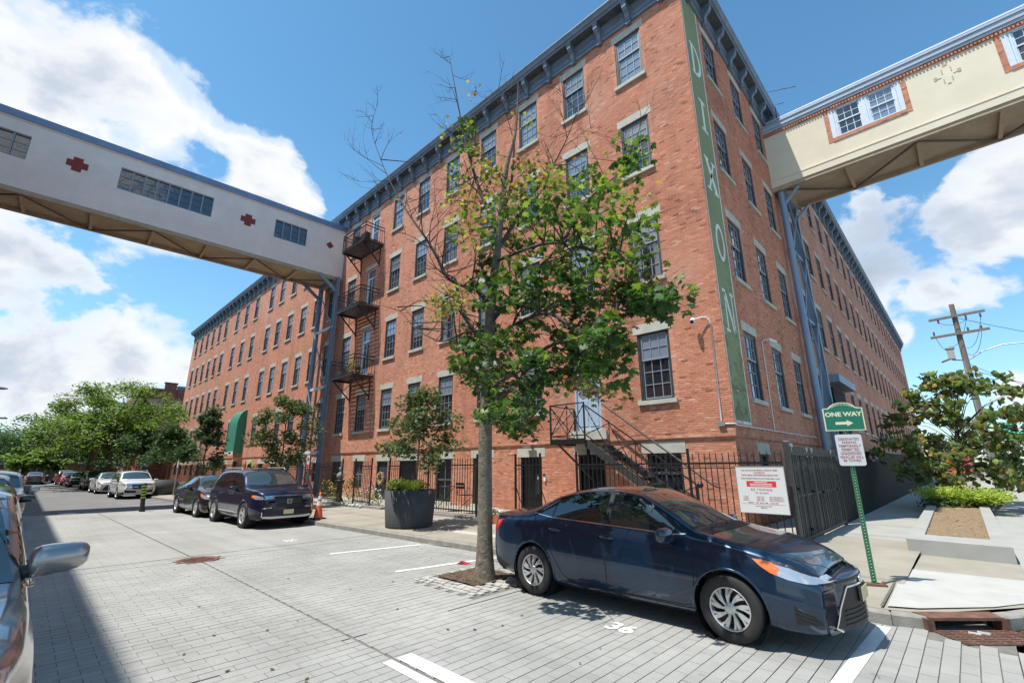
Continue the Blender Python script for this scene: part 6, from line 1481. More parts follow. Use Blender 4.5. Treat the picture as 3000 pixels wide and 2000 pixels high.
def car(S, name, label, cat, pos, rz, mat, ns=90, wstyle='five', seg=28, group=None, detail=1, body='sedan', mir=True, front='sedan', scale=1.0, rails=False, cladding=None, mpos=None):
    t = thing(name, label, cat, pos, rz, group); t.scale = (scale,)*3
    V, F, Ra = build_body(S, ns); bvh = bvh_of(V, F)
    q = MB(); q.add(V, F, 0, True); q.build('body', mat, t, False)
    D = lambda nm, poly, ax, sg_, m, off=.004, st=.06: decal(bvh, poly, ax, sg_, off, st).build(nm, m, t, False)
    Sx = lambda nm, path, ax, sg_, w, m, off=.003, cl=False: (lambda k: k.build(nm, m, t, False) if k.v else None)(strip_on(bvh, path, ax, sg_, w, off, closed=cl))
    r = S['r']; zf = S['sill'][3][1]
    u = MB(); u.box(S['xr']+.15, S['xf']-.25, -S['W']+.26, S['W']-.26, zf+.0, .62); 
    for ax in S['ax']:
        u.lathe([(Ra, -S['W']+.02), (Ra, -S['W']+.30)], 24, 'y', (ax, 0, r)); u.lathe([(Ra, S['W']-.30), (Ra, S['W']-.02)], 24, 'y', (ax, 0, r))
    u.build('underbody', 'car_black', t, False)
    for ax in S['ax']:
        for s_ in (1, -1):
            yl = []
            for k in range(25):
                a = math.pi*(k/24)*1.12-math.pi*.06; x = ax+(Ra+.004)*math.cos(a); z = r+(Ra+.004)*math.sin(a)
                h, nn, _, _ = bvh.ray_cast(Vector((ax+(Ra+.02)*math.cos(a), s_*3, r+(Ra+.02)*math.sin(a))), Vector((0, -s_, 0)))
                if h is None: continue
                yl.append((x, h.y-s_*.006, z))
            if len(yl) > 3: MB().tube(yl, .017 if not cladding else .035, 6).build('arch_lip', mat if not cladding else cladding, t, False)
    rc_ = cr(S['rail']); bc = cr(S['belt']); tc_ = cr(S['top']); yc = cr(S['yrail'])
    if S is SEDAN or body == 'sedan':
        for s_ in (1, -1):
            D('side_window', [(.86, 1.0), (.80, .985), (-.06, 1.015), (-.06, 1.365), (.22, 1.345), (.50, 1.225)], 'y', s_, 'glass_car', .005)
            D('side_window', [(-.14, 1.018), (-.98, 1.04), (-.98, 1.275), (-.60, 1.35), (-.14, 1.37)], 'y', s_, 'glass_car', .005)
            D('quarter_window', [(-1.01, 1.045), (-1.34, 1.075), (-1.24, 1.13), (-1.01, 1.255)], 'y', s_, 'glass_car', .005)
            D('pillar_trim', [(-.07, 1.015), (-.13, 1.017), (-.13, 1.37), (-.07, 1.366)], 'y', s_, 'car_black', .0045)
            Sx('belt_trim', [(.95, .985), (.80, .972), (-.1, 1.002), (-1.0, 1.03), (-1.37, 1.065)], 'y', s_, .018, 'chrome', .008)
            if detail:
                Sx('window_seal', [(.90, 1.0), (.5, 1.24), (.22, 1.362), (-.1, 1.385), (-.60, 1.368), (-1.0, 1.285), (-1.26, 1.14), (-1.38, 1.075)], 'y', s_, .016, 'car_black', .004)
                for nm, P in (('door_gap', [(1.02, .98), (1.04, .62), (1.0, .30), (.9, .27), (-.10, .25), (-.10, 1.0)]), ('door_gap', [(-.10, .25), (-.62, .25), (-.80, .34), (-.97, .60), (-1.20, .80), (-1.30, .98), (-1.36, 1.06)])): Sx(nm, P, 'y', s_, .009, 'black', .0015)
                Sx('shoulder_crease', [(.95, .815), (.2, .845), (-.7, .875), (-1.5, .90)], 'y', s_, .004, mat, .004)
                Sx('sill_trim', [(1.0, .245), (-.85, .245)], 'y', s_, .012, 'car_black', .003)
                for xh, zh in ((-.16+.13, .86), (-.86, .885)):
                    h, nn, _, _ = bvh.ray_cast(Vector((xh-.06, s_*3, zh)), Vector((0, -s_, 0)))
                    o = MB().tube([(xh-.15, h.y-s_*.004, zh+.006), (xh-.11, h.y+s_*.030, zh+.008), (xh+.0, h.y+s_*.034, zh), (xh+.05, h.y-s_*.004, zh-.004)], [.012, .015, .015, .010], 8).build('door_handle', mat, t, False)
                    MB().ball((xh-.04, h.y-s_*.012, zh), (.075, .016, .032), 12, 6).build('handle_cup', 'car_black', t, False)
        D('windshield', [(.98, -.66), (1.06, -.40), (1.09, 0), (1.06, .40), (.98, .66), (.32, .50), (.27, .25), (.26, 0), (.27, -.25), (.32, -.50)], 'z', 1, 'glass_shield', .004, .09)
        D('rear_window', [(-1.52, -.56), (-1.56, 0), (-1.52, .56), (-.86, .46), (-.82, 0), (-.86, -.46)], 'z', 1, 'glass_car', .004, .09)
        D('roof_panel', [(.20, -.42), (.17, 0), (.20, .42), (-.30, .42), (-.30, -.42)], 'z', 1, 'glass_car', .003, .1) if detail > 1 else None
        if detail:
            Sx('bonnet_gap', [(1.10, -.74), (1.5, -.76), (1.95, -.64), (2.10, -.50), (2.20, -.2), (2.22, 0), (2.20, .2), (2.10, .50), (1.95, .64), (1.5, .76), (1.10, .74)], 'z', 1, .008, 'black', .0015)
            for s_ in (1, -1): Sx('bonnet_crease', [(1.15, s_*.52), (1.6, s_*.48), (2.1, s_*.34)], 'z', 1, .006, mat, .005)
            Sx('boot_gap', [(-1.62, -.60), (-2.1, -.60), (-2.24, -.5), (-2.25, 0), (-2.24, .5), (-2.1, .60), (-1.62, .60)], 'z', 1, .008, 'black', .0015)
            MB().tube([(1.12, -.45, 1.045), (1.02, .05, 1.10)], .010, 5).tube([(1.12, .02, 1.06), (.99, .56, 1.065)], .010, 5).build('wiper', 'car_black', t, False)
            D('cowl', [(1.20, -.66), (1.24, 0), (1.20, .66), (1.06, .66), (1.11, 0), (1.06, -.66)], 'z', 1, 'car_black', .003, .1)
        for s_ in (1, -1):
            D('headlight', [(1.68, .80), (1.88, .805), (2.06, .745), (2.17, .685), (2.16, .635), (2.08, .645), (1.94, .67), (1.80, .715)], 'y', s_, 'lamp_clear', .006, .04)
            D('indicator', [(1.64, .82), (1.80, .81), (1.88, .755), (1.86, .695), (1.80, .715), (1.72, .76)], 'y', s_, 'lamp_amber', .009, .04)
            D('headlight_trim', [(1.70, .825), (1.96, .79), (2.17, .70), (2.17, .687), (1.96, .765), (1.73, .806)], 'y', s_, 'car_black', .008, .04)
            if S is SEDAN: D('headlight', [(s_*.44, .695), (s_*.69, .70), (s_*.70, .64), (s_*.46, .655)], 'x', 1, 'lamp_clear', .006, .04)
            D('tail_light', [(-1.98, .93), (-2.22, .93), (-2.30, .86), (-2.28, .76), (-2.14, .76), (-2.03, .84)], 'y', s_, 'lamp_red', .006, .05)
            D('tail_light', [(s_*.45, .86), (s_*.60, .90), (s_*.63, .78), (s_*.45, .79)], 'x', -1, 'lamp_red', .006, .05)
            if detail:
                D('fog_recess', [(1.97, .46), (2.00, .42), (2.16, .33), (2.17, .30), (1.97, .29)], 'y', s_, 'car_black', .005, .04)
                for zz in (.31, .345, .38): Sx('fog_slat', [(1.98, zz+.03), (2.13, zz-.02)], 'y', s_, .008, 'plastic_dark', .012)
        # wide trapezium grille with horizontal bars, thin chrome surround
        D('lower_grille', [(-.34, .575), (.34, .575), (.50, .42), (.57, .27), (.48, .235), (-.48, .235), (-.57, .27), (-.50, .42)], 'x', 1, 'car_black', .006, .07)
        Sx('grille_surround', [(-.36, .59), (.36, .59), (.52, .42), (.59, .26), (.49, .222), (-.49, .222), (-.59, .26), (-.52, .42)], 'x', 1, .018, 'chrome' if detail > 1 else 'plastic_dark', .010, True)
        for zz in (.27, .31, .35, .39): Sx('grille_bar', [(-.45, zz), (.45, zz)], 'x', 1, .014, 'plastic_dark', .016)
        D('upper_grille', [(-.50, .655), (0, .668), (.50, .655), (.48, .63), (0, .64), (-.48, .63)], 'x', 1, 'car_black', .008, .05)
        bz_ = Vector((S['xf']+.195, 0, .625)); MB().tube([(bz_.x, .055*math.cos(a), bz_.z+.036*math.sin(a)) for a in [i*math.pi/8 for i in range(17)]], .007, 6).tube([(bz_.x, .022*math.cos(a), bz_.z+.034*math.sin(a)) for a in [i*math.pi/8 for i in range(17)]], .006, 6).build('badge', 'chrome', t, False)
        MB().box(S['xf']+.19, S['xf']+.215, -.155, .155, .435, .565).build('number_plate_holder', 'plastic_dark', t, False); MB().box(S['xf']+.215, S['xf']+.22, -.15, .15, .44, .56).build('number_plate', 'plate_yellow', t, False)
        mz, mx, my = .985, .80, .88
    else:
        zb0, zt0 = 1.12, 1.60
        for s_ in (1, -1):
            D('side_window', [(.98, 1.135), (.02, 1.125), (.02, 1.63), (.32, 1.585), (.62, 1.44)], 'y', s_, 'glass_car', .005); D('side_window', [(-.06, 1.125), (-.98, 1.14), (-.98, 1.64), (-.06, 1.645)], 'y', s_, 'glass_car', .005)
            D('quarter_window', [(-1.06, 1.145), (-1.98, 1.20), (-1.86, 1.55), (-1.06, 1.64)], 'y', s_, 'glass_car', .005); Sx('belt_trim', [(1.05, 1.115), (0, 1.105), (-1.0, 1.12), (-2.05, 1.18)], 'y', s_, .02, 'chrome', .008)
            for P in ([(1.12, 1.10), (1.14, .7), (1.05, .40), (-.02, .36), (-.02, 1.1)], [(-.02, .36), (-.72, .38), (-.95, .75), (-1.02, 1.1)]): Sx('door_gap', P, 'y', s_, .010, 'black', .0015)
            D('sill_cladding', [(1.0, .40), (-.98, .40), (-.98, .275), (1.0, .275)], 'y', s_, cladding or 'car_black', .006, .1)
            Sx('sill_trim', [(.95, .44), (-.93, .44)], 'y', s_, .03, 'chrome', .010)
            for xh in (.12, -.86): 
                h, nn, _, _ = bvh.ray_cast(Vector((xh, s_*3, .98)), Vector((0, -s_, 0))); MB().tube([(xh-.1, h.y, .985), (xh-.07, h.y+s_*.04, .985), (xh+.08, h.y+s_*.04, .98), (xh+.11, h.y, .98)], .015, 6).build('door_handle', mat, t, False)
            D('headlight', [(1.98, .985), (2.20, .985), (2.41, .94), (2.42, .86), (2.20, .87), (2.02, .92)], 'y', s_, 'lamp_clear', .006, .05); D('headlight', [(s_*.44, .965), (s_*.70, .955), (s_*.70, .87), (s_*.44, .885)], 'x', 1, 'lamp_clear', .006, .05)
            if not mpos: D('indicator', [(1.95, .99), (2.12, .985), (2.12, .90), (1.98, .925)], 'y', s_, 'lamp_amber', .009, .05); D('tail_light', [(-2.2, 1.05), (-2.45, 1.02), (-2.47, .90), (-2.2, .93)], 'y', s_, 'lamp_red', .006, .05)
            D('fog_recess', [(s_*.52, .60), (s_*.74, .58), (s_*.72, .40), (s_*.58, .42)], 'x', 1, 'car_black', .006, .05)
            Sx('bumper_trim', [(s_*.50, .63), (s_*.76, .61), (s_*.74, .36)], 'x', 1, .025, 'chrome', .012); D('bumper_corner', [(1.95, .42), (2.42, .46), (2.42, .31), (1.98, .28)], 'y', s_, cladding or 'car_black', .007, .06)
        D('windshield', [(1.02, -.80), (1.12, -.4), (1.15, 0), (1.12, .4), (1.02, .80), (.46, .66), (.40, 0), (.46, -.66)], 'z', 1, 'glass_shield', .004, .1)
        D('grille', [(-.42, .93), (.42, .93), (.40, .70), (.33, .63), (-.33, .63), (-.40, .70)], 'x', 1, 'car_black', .006, .06)
        for zz in (.70, .76, .82, .88): Sx('grille_bar', [(-.39, zz), (.39, zz)], 'x', 1, .012, 'plastic_dark', .012)
        Sx('grille_trim', [(-.72, .955), (-.42, .965), (.42, .965), (.72, .955)], 'x', 1, .035, 'chrome', .012)
        D('lower_bumper', [(-.62, .55), (.62, .55), (.60, .40), (-.60, .40)], 'x', 1, 'car_black', .006, .08); Sx('skid_trim', [(-.72, .36), (-.5, .34), (.5, .34), (.72, .36)], 'x', 1, .06, 'wheel_silver', .012)
        if front == 'h':
            xb = S['xf']+.075
            q = MB(); q.tube([(xb, a, b_) for a, b_ in [(-.07, .86), (.07, .86), (.06, .74), (-.06, .74), (-.07, .86)]], .008, 6); q.bar((xb, -.035, .85), (xb, -.028, .75), .016).bar((xb, .035, .85), (xb, .028, .75), .016).bar((xb, -.03, .797), (xb, .03, .797), .014); q.build('badge', 'chrome', t, False)
        elif front == 'oval':
            xb = S['xf']+.075; Sx('grille_surround', [(-.42, .93), (.42, .93), (.40, .72), (.33, .66), (-.33, .66), (-.40, .72)], 'x', 1, .02, 'chrome', .012, True); MB().ball((xb, 0, .80), (.012, .09, .045), 14, 8).build('badge', 'paint_suv_blue', t, False); Sx('grille_wing', [(-.38, .80), (.38, .80)], 'x', 1, .022, 'chrome', .014)
        xb = S['xf']+.07; MB().box(xb, xb+.012, -.155, .155, .43, .56).build('number_plate', 'plate_yellow', t, False)
        if rails:
            for s_ in (1, -1): MB().tube([(.15, s_*.70, 1.74), (.0, s_*.70, 1.80), (-1.5, s_*.71, 1.80), (-1.75, s_*.70, 1.72)], .02, 6).build('roof_rail', 'wheel_silver', t, False)
        MB().tube([(1.2, -.55, 1.205), (1.02, .0, 1.33)], .011, 5).tube([(1.2, .05, 1.215), (1.0, .6, 1.29)], .011, 5).build('wiper', 'car_black', t, False)
        mz, mx, my = 1.16, .88, .97
    if mpos: mx, my, mz = mpos
    if mir:
        mq, mb_, mg = mirror_mesh()
        for s_ in (1, -1):
            Ms = Matrix.Translation((mx, s_*my, mz)) @ Matrix.Diagonal((1, s_, 1, 1))
            for nm, qq, mm in (('mirror', mq, mat), ('mirror_arm', mb_, 'car_black'), ('mirror_glass', mg, 'chrome')):
                me = qq.mesh(nm, [mm]); me.transform(Ms); 
                if s_ < 0: me.flip_normals()
                mk(nm, me, t, False)
    add_wheels(t, S, wstyle, seg)
    return t
def scaled(S, sx=1.0, sz=1.0, sy=1.0, **kw):
    T = dict(S); 
    for k in ('top', 'rail', 'belt', 'sill'): T[k] = [(x*sx, z*sz) for x, z in S[k]]
    for k in ('yrail', 'hw'): T[k] = [(x*sx, y*sy) for x, y in S[k]]
    T['bow'] = T.get('bow', .055)*sx; T['xf'] *= sx; T['xr'] *= sx; T['W'] *= sy; T.update(kw); return T
# the blue saloon in front
corolla = car(SEDAN, 'parked_car', 'glossy dark blue saloon parked in front of the maple, silver wheel covers', 'car', (-3.42, 6.19, 0), 0, 'paint_navy', 150, 'cover', 56, detail=2)
def veh(*a, **k): return car(*a, **k)
yk_ = lambda x: ky(x)
car(SUV, 'parked_car', 'dark blue family suv with chrome trimmed black grille beside the orange cone', 'car', (-17.85, 5.90, gz(-17.5)), R_(1.5), 'paint_suv_blue', 90, 'five', 32, body='suv', front='h', rails=True, scale=.985)
car(SEDAN, 'parked_car', 'black low saloon half hidden behind the dark blue suv', 'car', (-22.9, 5.72, gz(-23)), R_(1.5), 'paint_black', 70, 'ten', 26, scale=1.05)
car(SUV, 'parked_car', 'white wagon with roof rails and oval badge in its grille, parked beyond the bollard', 'car', (-39.9, 5.25, gz(-39)), R_(2), 'paint_white_car', 60, 'five', 22, body='suv', front='oval', rails=True, scale=.94)
car(SEDAN, 'parked_car', 'white saloon parked behind the white wagon', 'car', (-49.0, 4.95, gz(-49)), R_(2), 'paint_white_car', 50, 'five', 20, scale=1.05)
car(SUV, 'parked_car', 'charcoal suv parked behind the white saloon', 'car', (-56.8, 4.85, gz(-57)), R_(2), 'paint_grey', 45, 'five', 18, body='suv', scale=.93)
car(SEDAN, 'parked_car', 'dark hatchback parked between the charcoal suv and the red car', 'car', (-66.5, 4.3, gz(-60)), R_(3), 'paint_black', 40, 'five', 16)
car(SEDAN, 'parked_car', 'red car in the far row under the plane trees', 'car', (-74.5, 3.9, gz(-60)), R_(6), 'paint_red', 40, 'five', 16)
car(SUV, 'parked_car', 'silver suv at the far end of the row under the plane trees', 'car', (-82, 3.9, gz(-60)), R_(10), 'paint_silver', 40, 'five', 16, body='suv', scale=.9)
car(SEDAN, 'parked_car', 'white car with red roof trim behind the silver suv, farthest in the row', 'car', (-89, 4.8, gz(-60)), R_(8), 'paint_white_car', 36, 'five', 16)
car(SEDAN, 'moving_car', 'grey saloon seen from behind, driving away in mid street', 'car', (-79, 1.2, gz(-60)), R_(180), 'paint_grey', 40, 'five', 16)
# row on the left kerb, nose towards the camera
near_ = car(scaled(SUV, .94, .93, .955, ax=(-1.33, 1.36), r=.36), 'parked_car', 'taupe metallic crossover at the left edge, only its wing, mirror and pillar showing', 'car', (-4.88, -.72, 0), R_(.3), 'paint_taupe', 130, 'five', 32, body='suv', mpos=(.88, .80, 1.225))
car(SUV, 'parked_car', 'dark blue black suv right behind the taupe crossover on the left kerb', 'car', (-17.0, -.88, gz(-17)), R_(1.2), 'paint_black', 60, 'five', 24, body='suv', scale=.95)
car(SUV, 'parked_car', 'pale silver suv second in the left row behind the dark one', 'car', (-22.9, -.72, gz(-23)), R_(1.0), 'paint_silver', 60, 'five', 24, body='suv', scale=.98, rails=True)
for i, (x, m, lab) in enumerate(((-42, 'paint_white_car', 'white car far down the left row'), (-52, 'paint_silver', 'silver car beyond the white one in the far left row'), (-64, 'paint_grey', 'grey car at the far end of the left row'))): car(SEDAN, 'parked_car', lab, 'car', (x, -.9-.01*i, gz(x)), R_(1), m, 36, 'five', 16)
# windshield sticker and interior hint on the saloon
MB().ball((.86, -.30, 1.11), (.02, .07, .035), 10, 6).build('dashboard_ornament', 'sign_green', corolla, False)
LIMBS=[
 [ (-5.94,5.5,-0.05,0.165),(-5.95,5.5,1.18,0.145),(-5.96,5.5,2.4,0.14),(-5.85,5.5,4.63,0.11),(-5.72,5.5,5.47,0.095),(-5.58,5.5,6.52,0.075),(-5.43,5.5,7.41,0.05),(-5.28,5.6,8.2,0.03),(-5.21,5.6,9.32,0.01) ],
 [ (-5.66,5.5,5.99,0.05),(-6.14,5.4,7.21,0.04),(-6.47,5.3,8.38,0.025),(-6.82,5.3,9.74,0.015),(-7.18,5.3,11.24,0.006) ],
 [ (-6.19,5.4,5.01,0.045),(-6.7,5.2,5.28,0.04),(-6.94,5.1,5.69,0.036),(-7.2,5.0,6.19,0.032),(-7.6,4.9,6.76,0.028),(-8.06,4.9,7.33,0.022),(-8.49,4.8,8.03,0.018),(-9.18,4.8,9.14,0.012),(-9.82,4.8,10.42,0.008),(-9.64,4.8,11.03,0.004) ],
 [ (-5.95,5.5,4.74,0.07),(-6.19,5.4,5.01,0.045) ],
 [ (-5.95,5.5,3.81,0.06),(-6.4,5.3,4.54,0.045),(-6.57,5.2,5.28,0.035),(-6.7,5.2,5.28,0.02) ],
 [ (-5.96,5.5,4.15,0.035),(-6.26,5.3,4.15,0.028),(-6.73,5.1,4.02,0.02),(-7.03,5.0,4.14,0.016),(-7.55,5.0,4.43,0.012),(-8.11,4.9,5.0,0.005) ],
 [ (-5.89,5.5,2.81,0.07),(-5.08,5.4,3.05,0.055),(-4.83,5.4,3.37,0.045),(-4.17,5.2,3.5,0.035),(-3.4,5.0,3.45,0.025),(-2.78,5.0,3.73,0.015),(-2.15,5.0,3.62,0.006) ],
 [ (-5.84,5.5,4.29,0.06),(-5.34,5.7,4.89,0.045),(-4.65,6.0,5.54,0.03),(-4.07,6.2,6.36,0.02),(-3.39,6.3,6.7,0.012),(-3.2,6.3,7.04,0.005) ],
 [ (-5.66,5.5,5.72,0.05),(-5.23,5.9,6.73,0.035),(-4.84,6.2,7.48,0.02),(-4.46,6.3,8.14,0.01),(-4.28,6.3,8.54,0.005) ],
 [ (-5.87,5.5,3.32,0.05),(-5.83,5.0,3.55,0.035),(-5.82,4.7,3.72,0.02) ],
 [ (-5.89,5.5,3.01,0.05),(-4.79,5.0,3.1,0.04),(-4.25,4.6,2.54,0.025),(-4.14,4.4,2.18,0.01) ],
 [ (-5.82,5.5,3.95,0.05),(-4.41,5.2,4.05,0.035),(-3.47,4.9,3.5,0.025),(-2.95,4.8,3.15,0.01) ],
 [ (-5.6,5.5,6.34,0.04),(-5.41,5.6,7.06,0.03),(-5.4,5.7,8.33,0.02),(-5.34,5.8,9.43,0.008) ],
 [ (-5.72,5.5,5.47,0.04),(-4.29,5.2,5.21,0.03),(-3.4,5.0,4.74,0.02),(-2.68,4.9,4.27,0.008) ],
]
CL=[
 ('g',[ (-5.78,4.77,3.42),(-6.35,5.51,3.38),(-5.58,5.09,3.07),(-5.63,5.65,3.38),(-5.79,5.7,2.98),(-4.1,4.36,2.51),(-4.46,4.23,2.41),(-6.07,6.21,2.49),(-4.41,4.82,2.39),(-4.15,4.76,2.85),(-5.5,6.59,3.76),(-5.11,5.33,3.78),(-4.71,6.21,3.25),(-3.72,5.34,3.38),(-3.69,5.73,3.25),(-2.98,4.56,3.22),(-4.04,5.72,3.94),(-5.01,6.28,4.62),(-5.02,5.46,4.41),(-5.18,5.98,4.17),(-4.47,5.81,3.83),(-2.66,4.35,3.22),(-3.02,5.43,3.9),(-2.25,4.64,3.55),(-2.29,5.26,3.73),(-3.98,5.93,4.65),(-3.99,6.31,4.45),(-4.41,5.91,4.85),(-5.19,6.41,5.42),(-4.93,5.15,4.93),(-6.63,6.12,5.98),(-5.82,5.27,4.99),(-7.53,6.45,4.47),(-7.66,6.31,4.37),(-5.07,4.43,3.39),(-4.09,4.53,3.12),(-4.8,4.72,3.46),(-6.9,6.52,4.56),(-3.23,5.48,3.32),(-3.04,4.92,2.9),(-4.01,5.42,3.31),(-4.34,5.13,4.52),(-2.86,5.42,4.11),(-4.02,5.6,4.27),(-5.89,6.37,2.36),(-5.6,5.84,3.01),(-7.44,6.43,4.65),(-4.37,6.26,3.29),(-4.19,6.58,4.16),(-4.77,5.81,3.21),(-4.67,4.59,4.24),(-7.05,6.27,5.13),(-5.73,6.52,6.11),(-2.62,5.4,3.76) ]),
 ('l',[ (-6.15,5.91,6.44),(-4.31,4.71,5.48),(-5.92,6.2,6.16),(-4.5,5.58,5.58),(-3.45,4.88,5.06),(-3.27,4.35,5.17),(-5.36,6.25,7.05),(-4.47,6.58,5.69),(-2.64,4.41,4.09),(-2.85,5.17,4.16),(-2.79,4.56,5.18),(-3.38,4.91,5.32),(-3.23,5.82,6.13),(-2.66,4.31,4.64),(-4.16,5.67,6.5),(-2.89,5.61,6.44),(-2.95,5.83,6.32),(-8.33,6.55,9.19),(-6.55,5.41,8.94),(-8.14,6.6,10.05),(-5.65,4.94,5.6),(-3.68,4.38,5.09),(-3.66,5.64,5.29),(-2.84,4.88,4.56),(-2.91,5.45,4.6),(-3.47,4.57,4.55),(-4.29,4.3,5.45),(-4.58,6.28,5.27),(-3.9,4.95,5.56),(-4.24,6.5,7.14),(-2.57,5.13,4.82),(-6.25,5.3,8.05),(-3.2,5.45,5.48),(-3.68,5.75,4.8) ]),
 ('y',[ (-6.53,5.63,7.08),(-6.87,5.54,7.63),(-6.19,5.69,7.37),(-6.58,6.46,8.27),(-5.29,5.42,6.63),(-5.93,5.23,6.27),(-5.07,5.93,7.36),(-6.04,4.77,6.58),(-6.26,4.92,4.58),(-8.83,6.55,5.42),(-6.59,5.45,4.89),(-7.62,5.52,5.18),(-5.49,4.23,4.4),(-5.53,5.2,6.36),(-5.11,5.59,6.82),(-2.96,5.46,4.82),(-2.38,4.68,4.92),(-4.33,5.71,2.99),(-3.55,5.32,2.79),(-3.67,5.83,2.76),(-5.38,5.05,7.06),(-5.51,5.9,6.76),(-7.22,5.97,7.31),(-3.48,4.25,5.42),(-5.13,4.35,5.35),(-4.0,5.82,2.97),(-6.23,6.51,6.59),(-3.03,5.24,4.04),(-2.53,5.05,4.03),(-6.53,5.07,6.35),(-2.94,4.95,4.76),(-6.73,5.09,4.7),(-5.03,5.63,7.32),(-3.9,4.92,6.05) ]),
]
# ============================================================ the big street maple
mt_ = thing('maple_tree', 'tall street maple with thin bare top branches and green to rusty leaves, in front', 'tree', (-5.94, 5.5, gz(-6)))
LM_ = [smooth_pts(L) for L in LIMBS]
tr0 = LM_[0]; out = []
for i, p in enumerate(tr0):
    if i == 0: out.append((p[0], p[1], -.06, p[3]*1.2))
    elif p[2] < .55: out.append((p[0], p[1], p[2], p[3]*(.82+.36*max(0, (.5-p[2])))))
    else: out.append((*p[:3], p[3]*.82))
q = MB(); q.tube([p[:3] for p in out], [p[3]*(1+random.uniform(-.03, .03)) for p in out], 18)
for (dx, dy, z, r) in ((-.10, -.09, 2.62, .075), (.09, -.10, 2.5, .05), (-.13, -.02, 2.8, .05), (.05, -.12, .25, .05)): q.ball((-5.97+dx, 5.5+dy, z), (r, r*.7, r*1.4), 10, 7)
tk = q.build('trunk', 'bark', mt_)
q = MB()
for L in LM_[1:]: q.tube([p[:3] for p in L], [p[3]*.82 for p in L], 8)
q.build('limb', 'bark_dark', mt_)
# twigs: fine bare ones at the top and left, leafy ones to every clump
q = MB()
def twig(p, d, L, r, depth):
    p = Vector(p); d = Vector(d).normalized(); n = 4; pts = [p]
    for i in range(n): d = (d+Vector((random.gauss(0, .12), random.gauss(0, .12), random.gauss(.03, .10)))).normalized(); pts.append(pts[-1]+d*L/n)
    q.tube(pts, [r*(1-.2*i) for i in range(n+1)], 4, 0, False)
    if depth > 0:
        for i in range(random.choice((2, 3, 3))):
            k = random.randint(1, n); a = Vector((random.gauss(0, 1), random.gauss(0, 1), random.gauss(.3, .8))).normalized(); twig(pts[k], d*.9+a*.75, L*random.uniform(.45, .7), r*.55, depth-1)
for li, L in enumerate(LM_[1:]):
    for i in range(len(L)):
        x, y, z, r = L[i]; top = z > 6.6 or (li in (1,) and z > 4.5)
        if random.random() < (.95 if top else .35): 
            a = Vector((random.gauss(0, 1), random.gauss(0, .8), random.uniform(.1, 1.3))); twig((x, y, z), a, random.uniform(.3, .7) if z > 9.6 else random.uniform(.5, 1.05), max(.009, r*.45), 2 if top else 1)
pts_l = [Vector(p[:3]) for L in LM_ for p in L if p[2] > 2.4]
for pal, C_ in CL:
    for c in C_:
        c = Vector(c); b_ = min(pts_l, key=lambda v: (v-c).length+.25*abs(v.z-c.z)); m_ = (b_+c)/2+Vector((0, 0, .12)); q.tube([b_, m_, c], [.016, .010, .005], 4, 0, False)
        for k in range(3): e = c+Vector((random.gauss(0, .22), random.gauss(0, .22), random.gauss(0, .12))); q.tube([c, e], [.005, .002], 3, 0, False)
stuff(q.build('twigs', 'bark_dark', mt_))
P = []; Cc = []; Sz = []
for pal, C_ in CL:
    for c in C_:
        rr = random.uniform(.26, .42); n = {'g': 66, 'l': 42, 'y': 44}[pal]
        P.append(ellip(c, (rr, rr, rr*.62), n)); 
        if pal == 'l': cc_ = np.where(rng.random((n, 1)) < .55, cols_for('l', n), cols_for('g', n))
        elif pal == 'y': cc_ = np.where(rng.random((n, 1)) < .62, cols_for('y', n), cols_for('l', n))
        else: cc_ = np.where(rng.random((n, 1)) < .85, cols_for('g', n), cols_for('l', n))
        Cc.append(cc_); Sz.append({'g': .140, 'l': .118, 'y': .098}[pal]*(1+rng.uniform(-.3, .35, n)))
for (x, y, z, k) in ((-7.0, 5.3, 8.9, 14), (-6.3, 5.3, 9.4, 10), (-5.15, 5.7, 8.2, 14), (-4.4, 6.2, 7.0, 16), (-8.2, 4.85, 7.2, 8), (-4.0, 6.2, 7.4, 12), (-5.9, 5.4, 7.6, 20)): P.append(ellip((x, y, z), (.45, .4, .4), k)); Cc.append(cols_for('y', k)); Sz.append(np.full(k, .10))
P = np.concatenate(P); Cc = np.concatenate(Cc); Sz = np.concatenate(Sz)
dist = np.linalg.norm(P-np.array([0, 0, 1.7]), axis=1)/Sz; order = np.argsort(dist); first = order[:300]; restI = order[300:]
V, F, C3 = leaf_cloud(P[restI], Sz[restI], Cc[restI], 'maple', .5, .6); stuff(fast('leaves', V, F, 'leaf', mt_, attr=C3))
# the leaves that show largest are single objects; three tints share three meshes
lm = []
for c in ((.035, .085, .022), (.06, .13, .03), (.15, .21, .05), (.20, .15, .06)):
    S_, F_ = leaf_shape('maple'); b = MB(); b.add([tuple(v) for v in S_], [tuple(f) for f in F_]); o = b.build('leaf', 'leaf'); tint(o, c); lm.append((np.array(c), o.data)); bpy.data.objects.remove(o)
for i in first:
    me = min(lm, key=lambda t: np.abs(t[0]-Cc[i][:3]).sum())[1]; o = mk('leaf', me, mt_); o.location = Vector(P[i])-mt_.location; s_ = float(Sz[i]); o.scale = (s_, s_, s_)
    nn = Vector((random.gauss(0, .6), random.gauss(0, .6), 1)).normalized(); o.rotation_euler = (nn.to_track_quat('Z', 'Y') @ Matrix.Rotation(random.uniform(0, 6.28), 4, 'Z').to_quaternion()).to_euler()
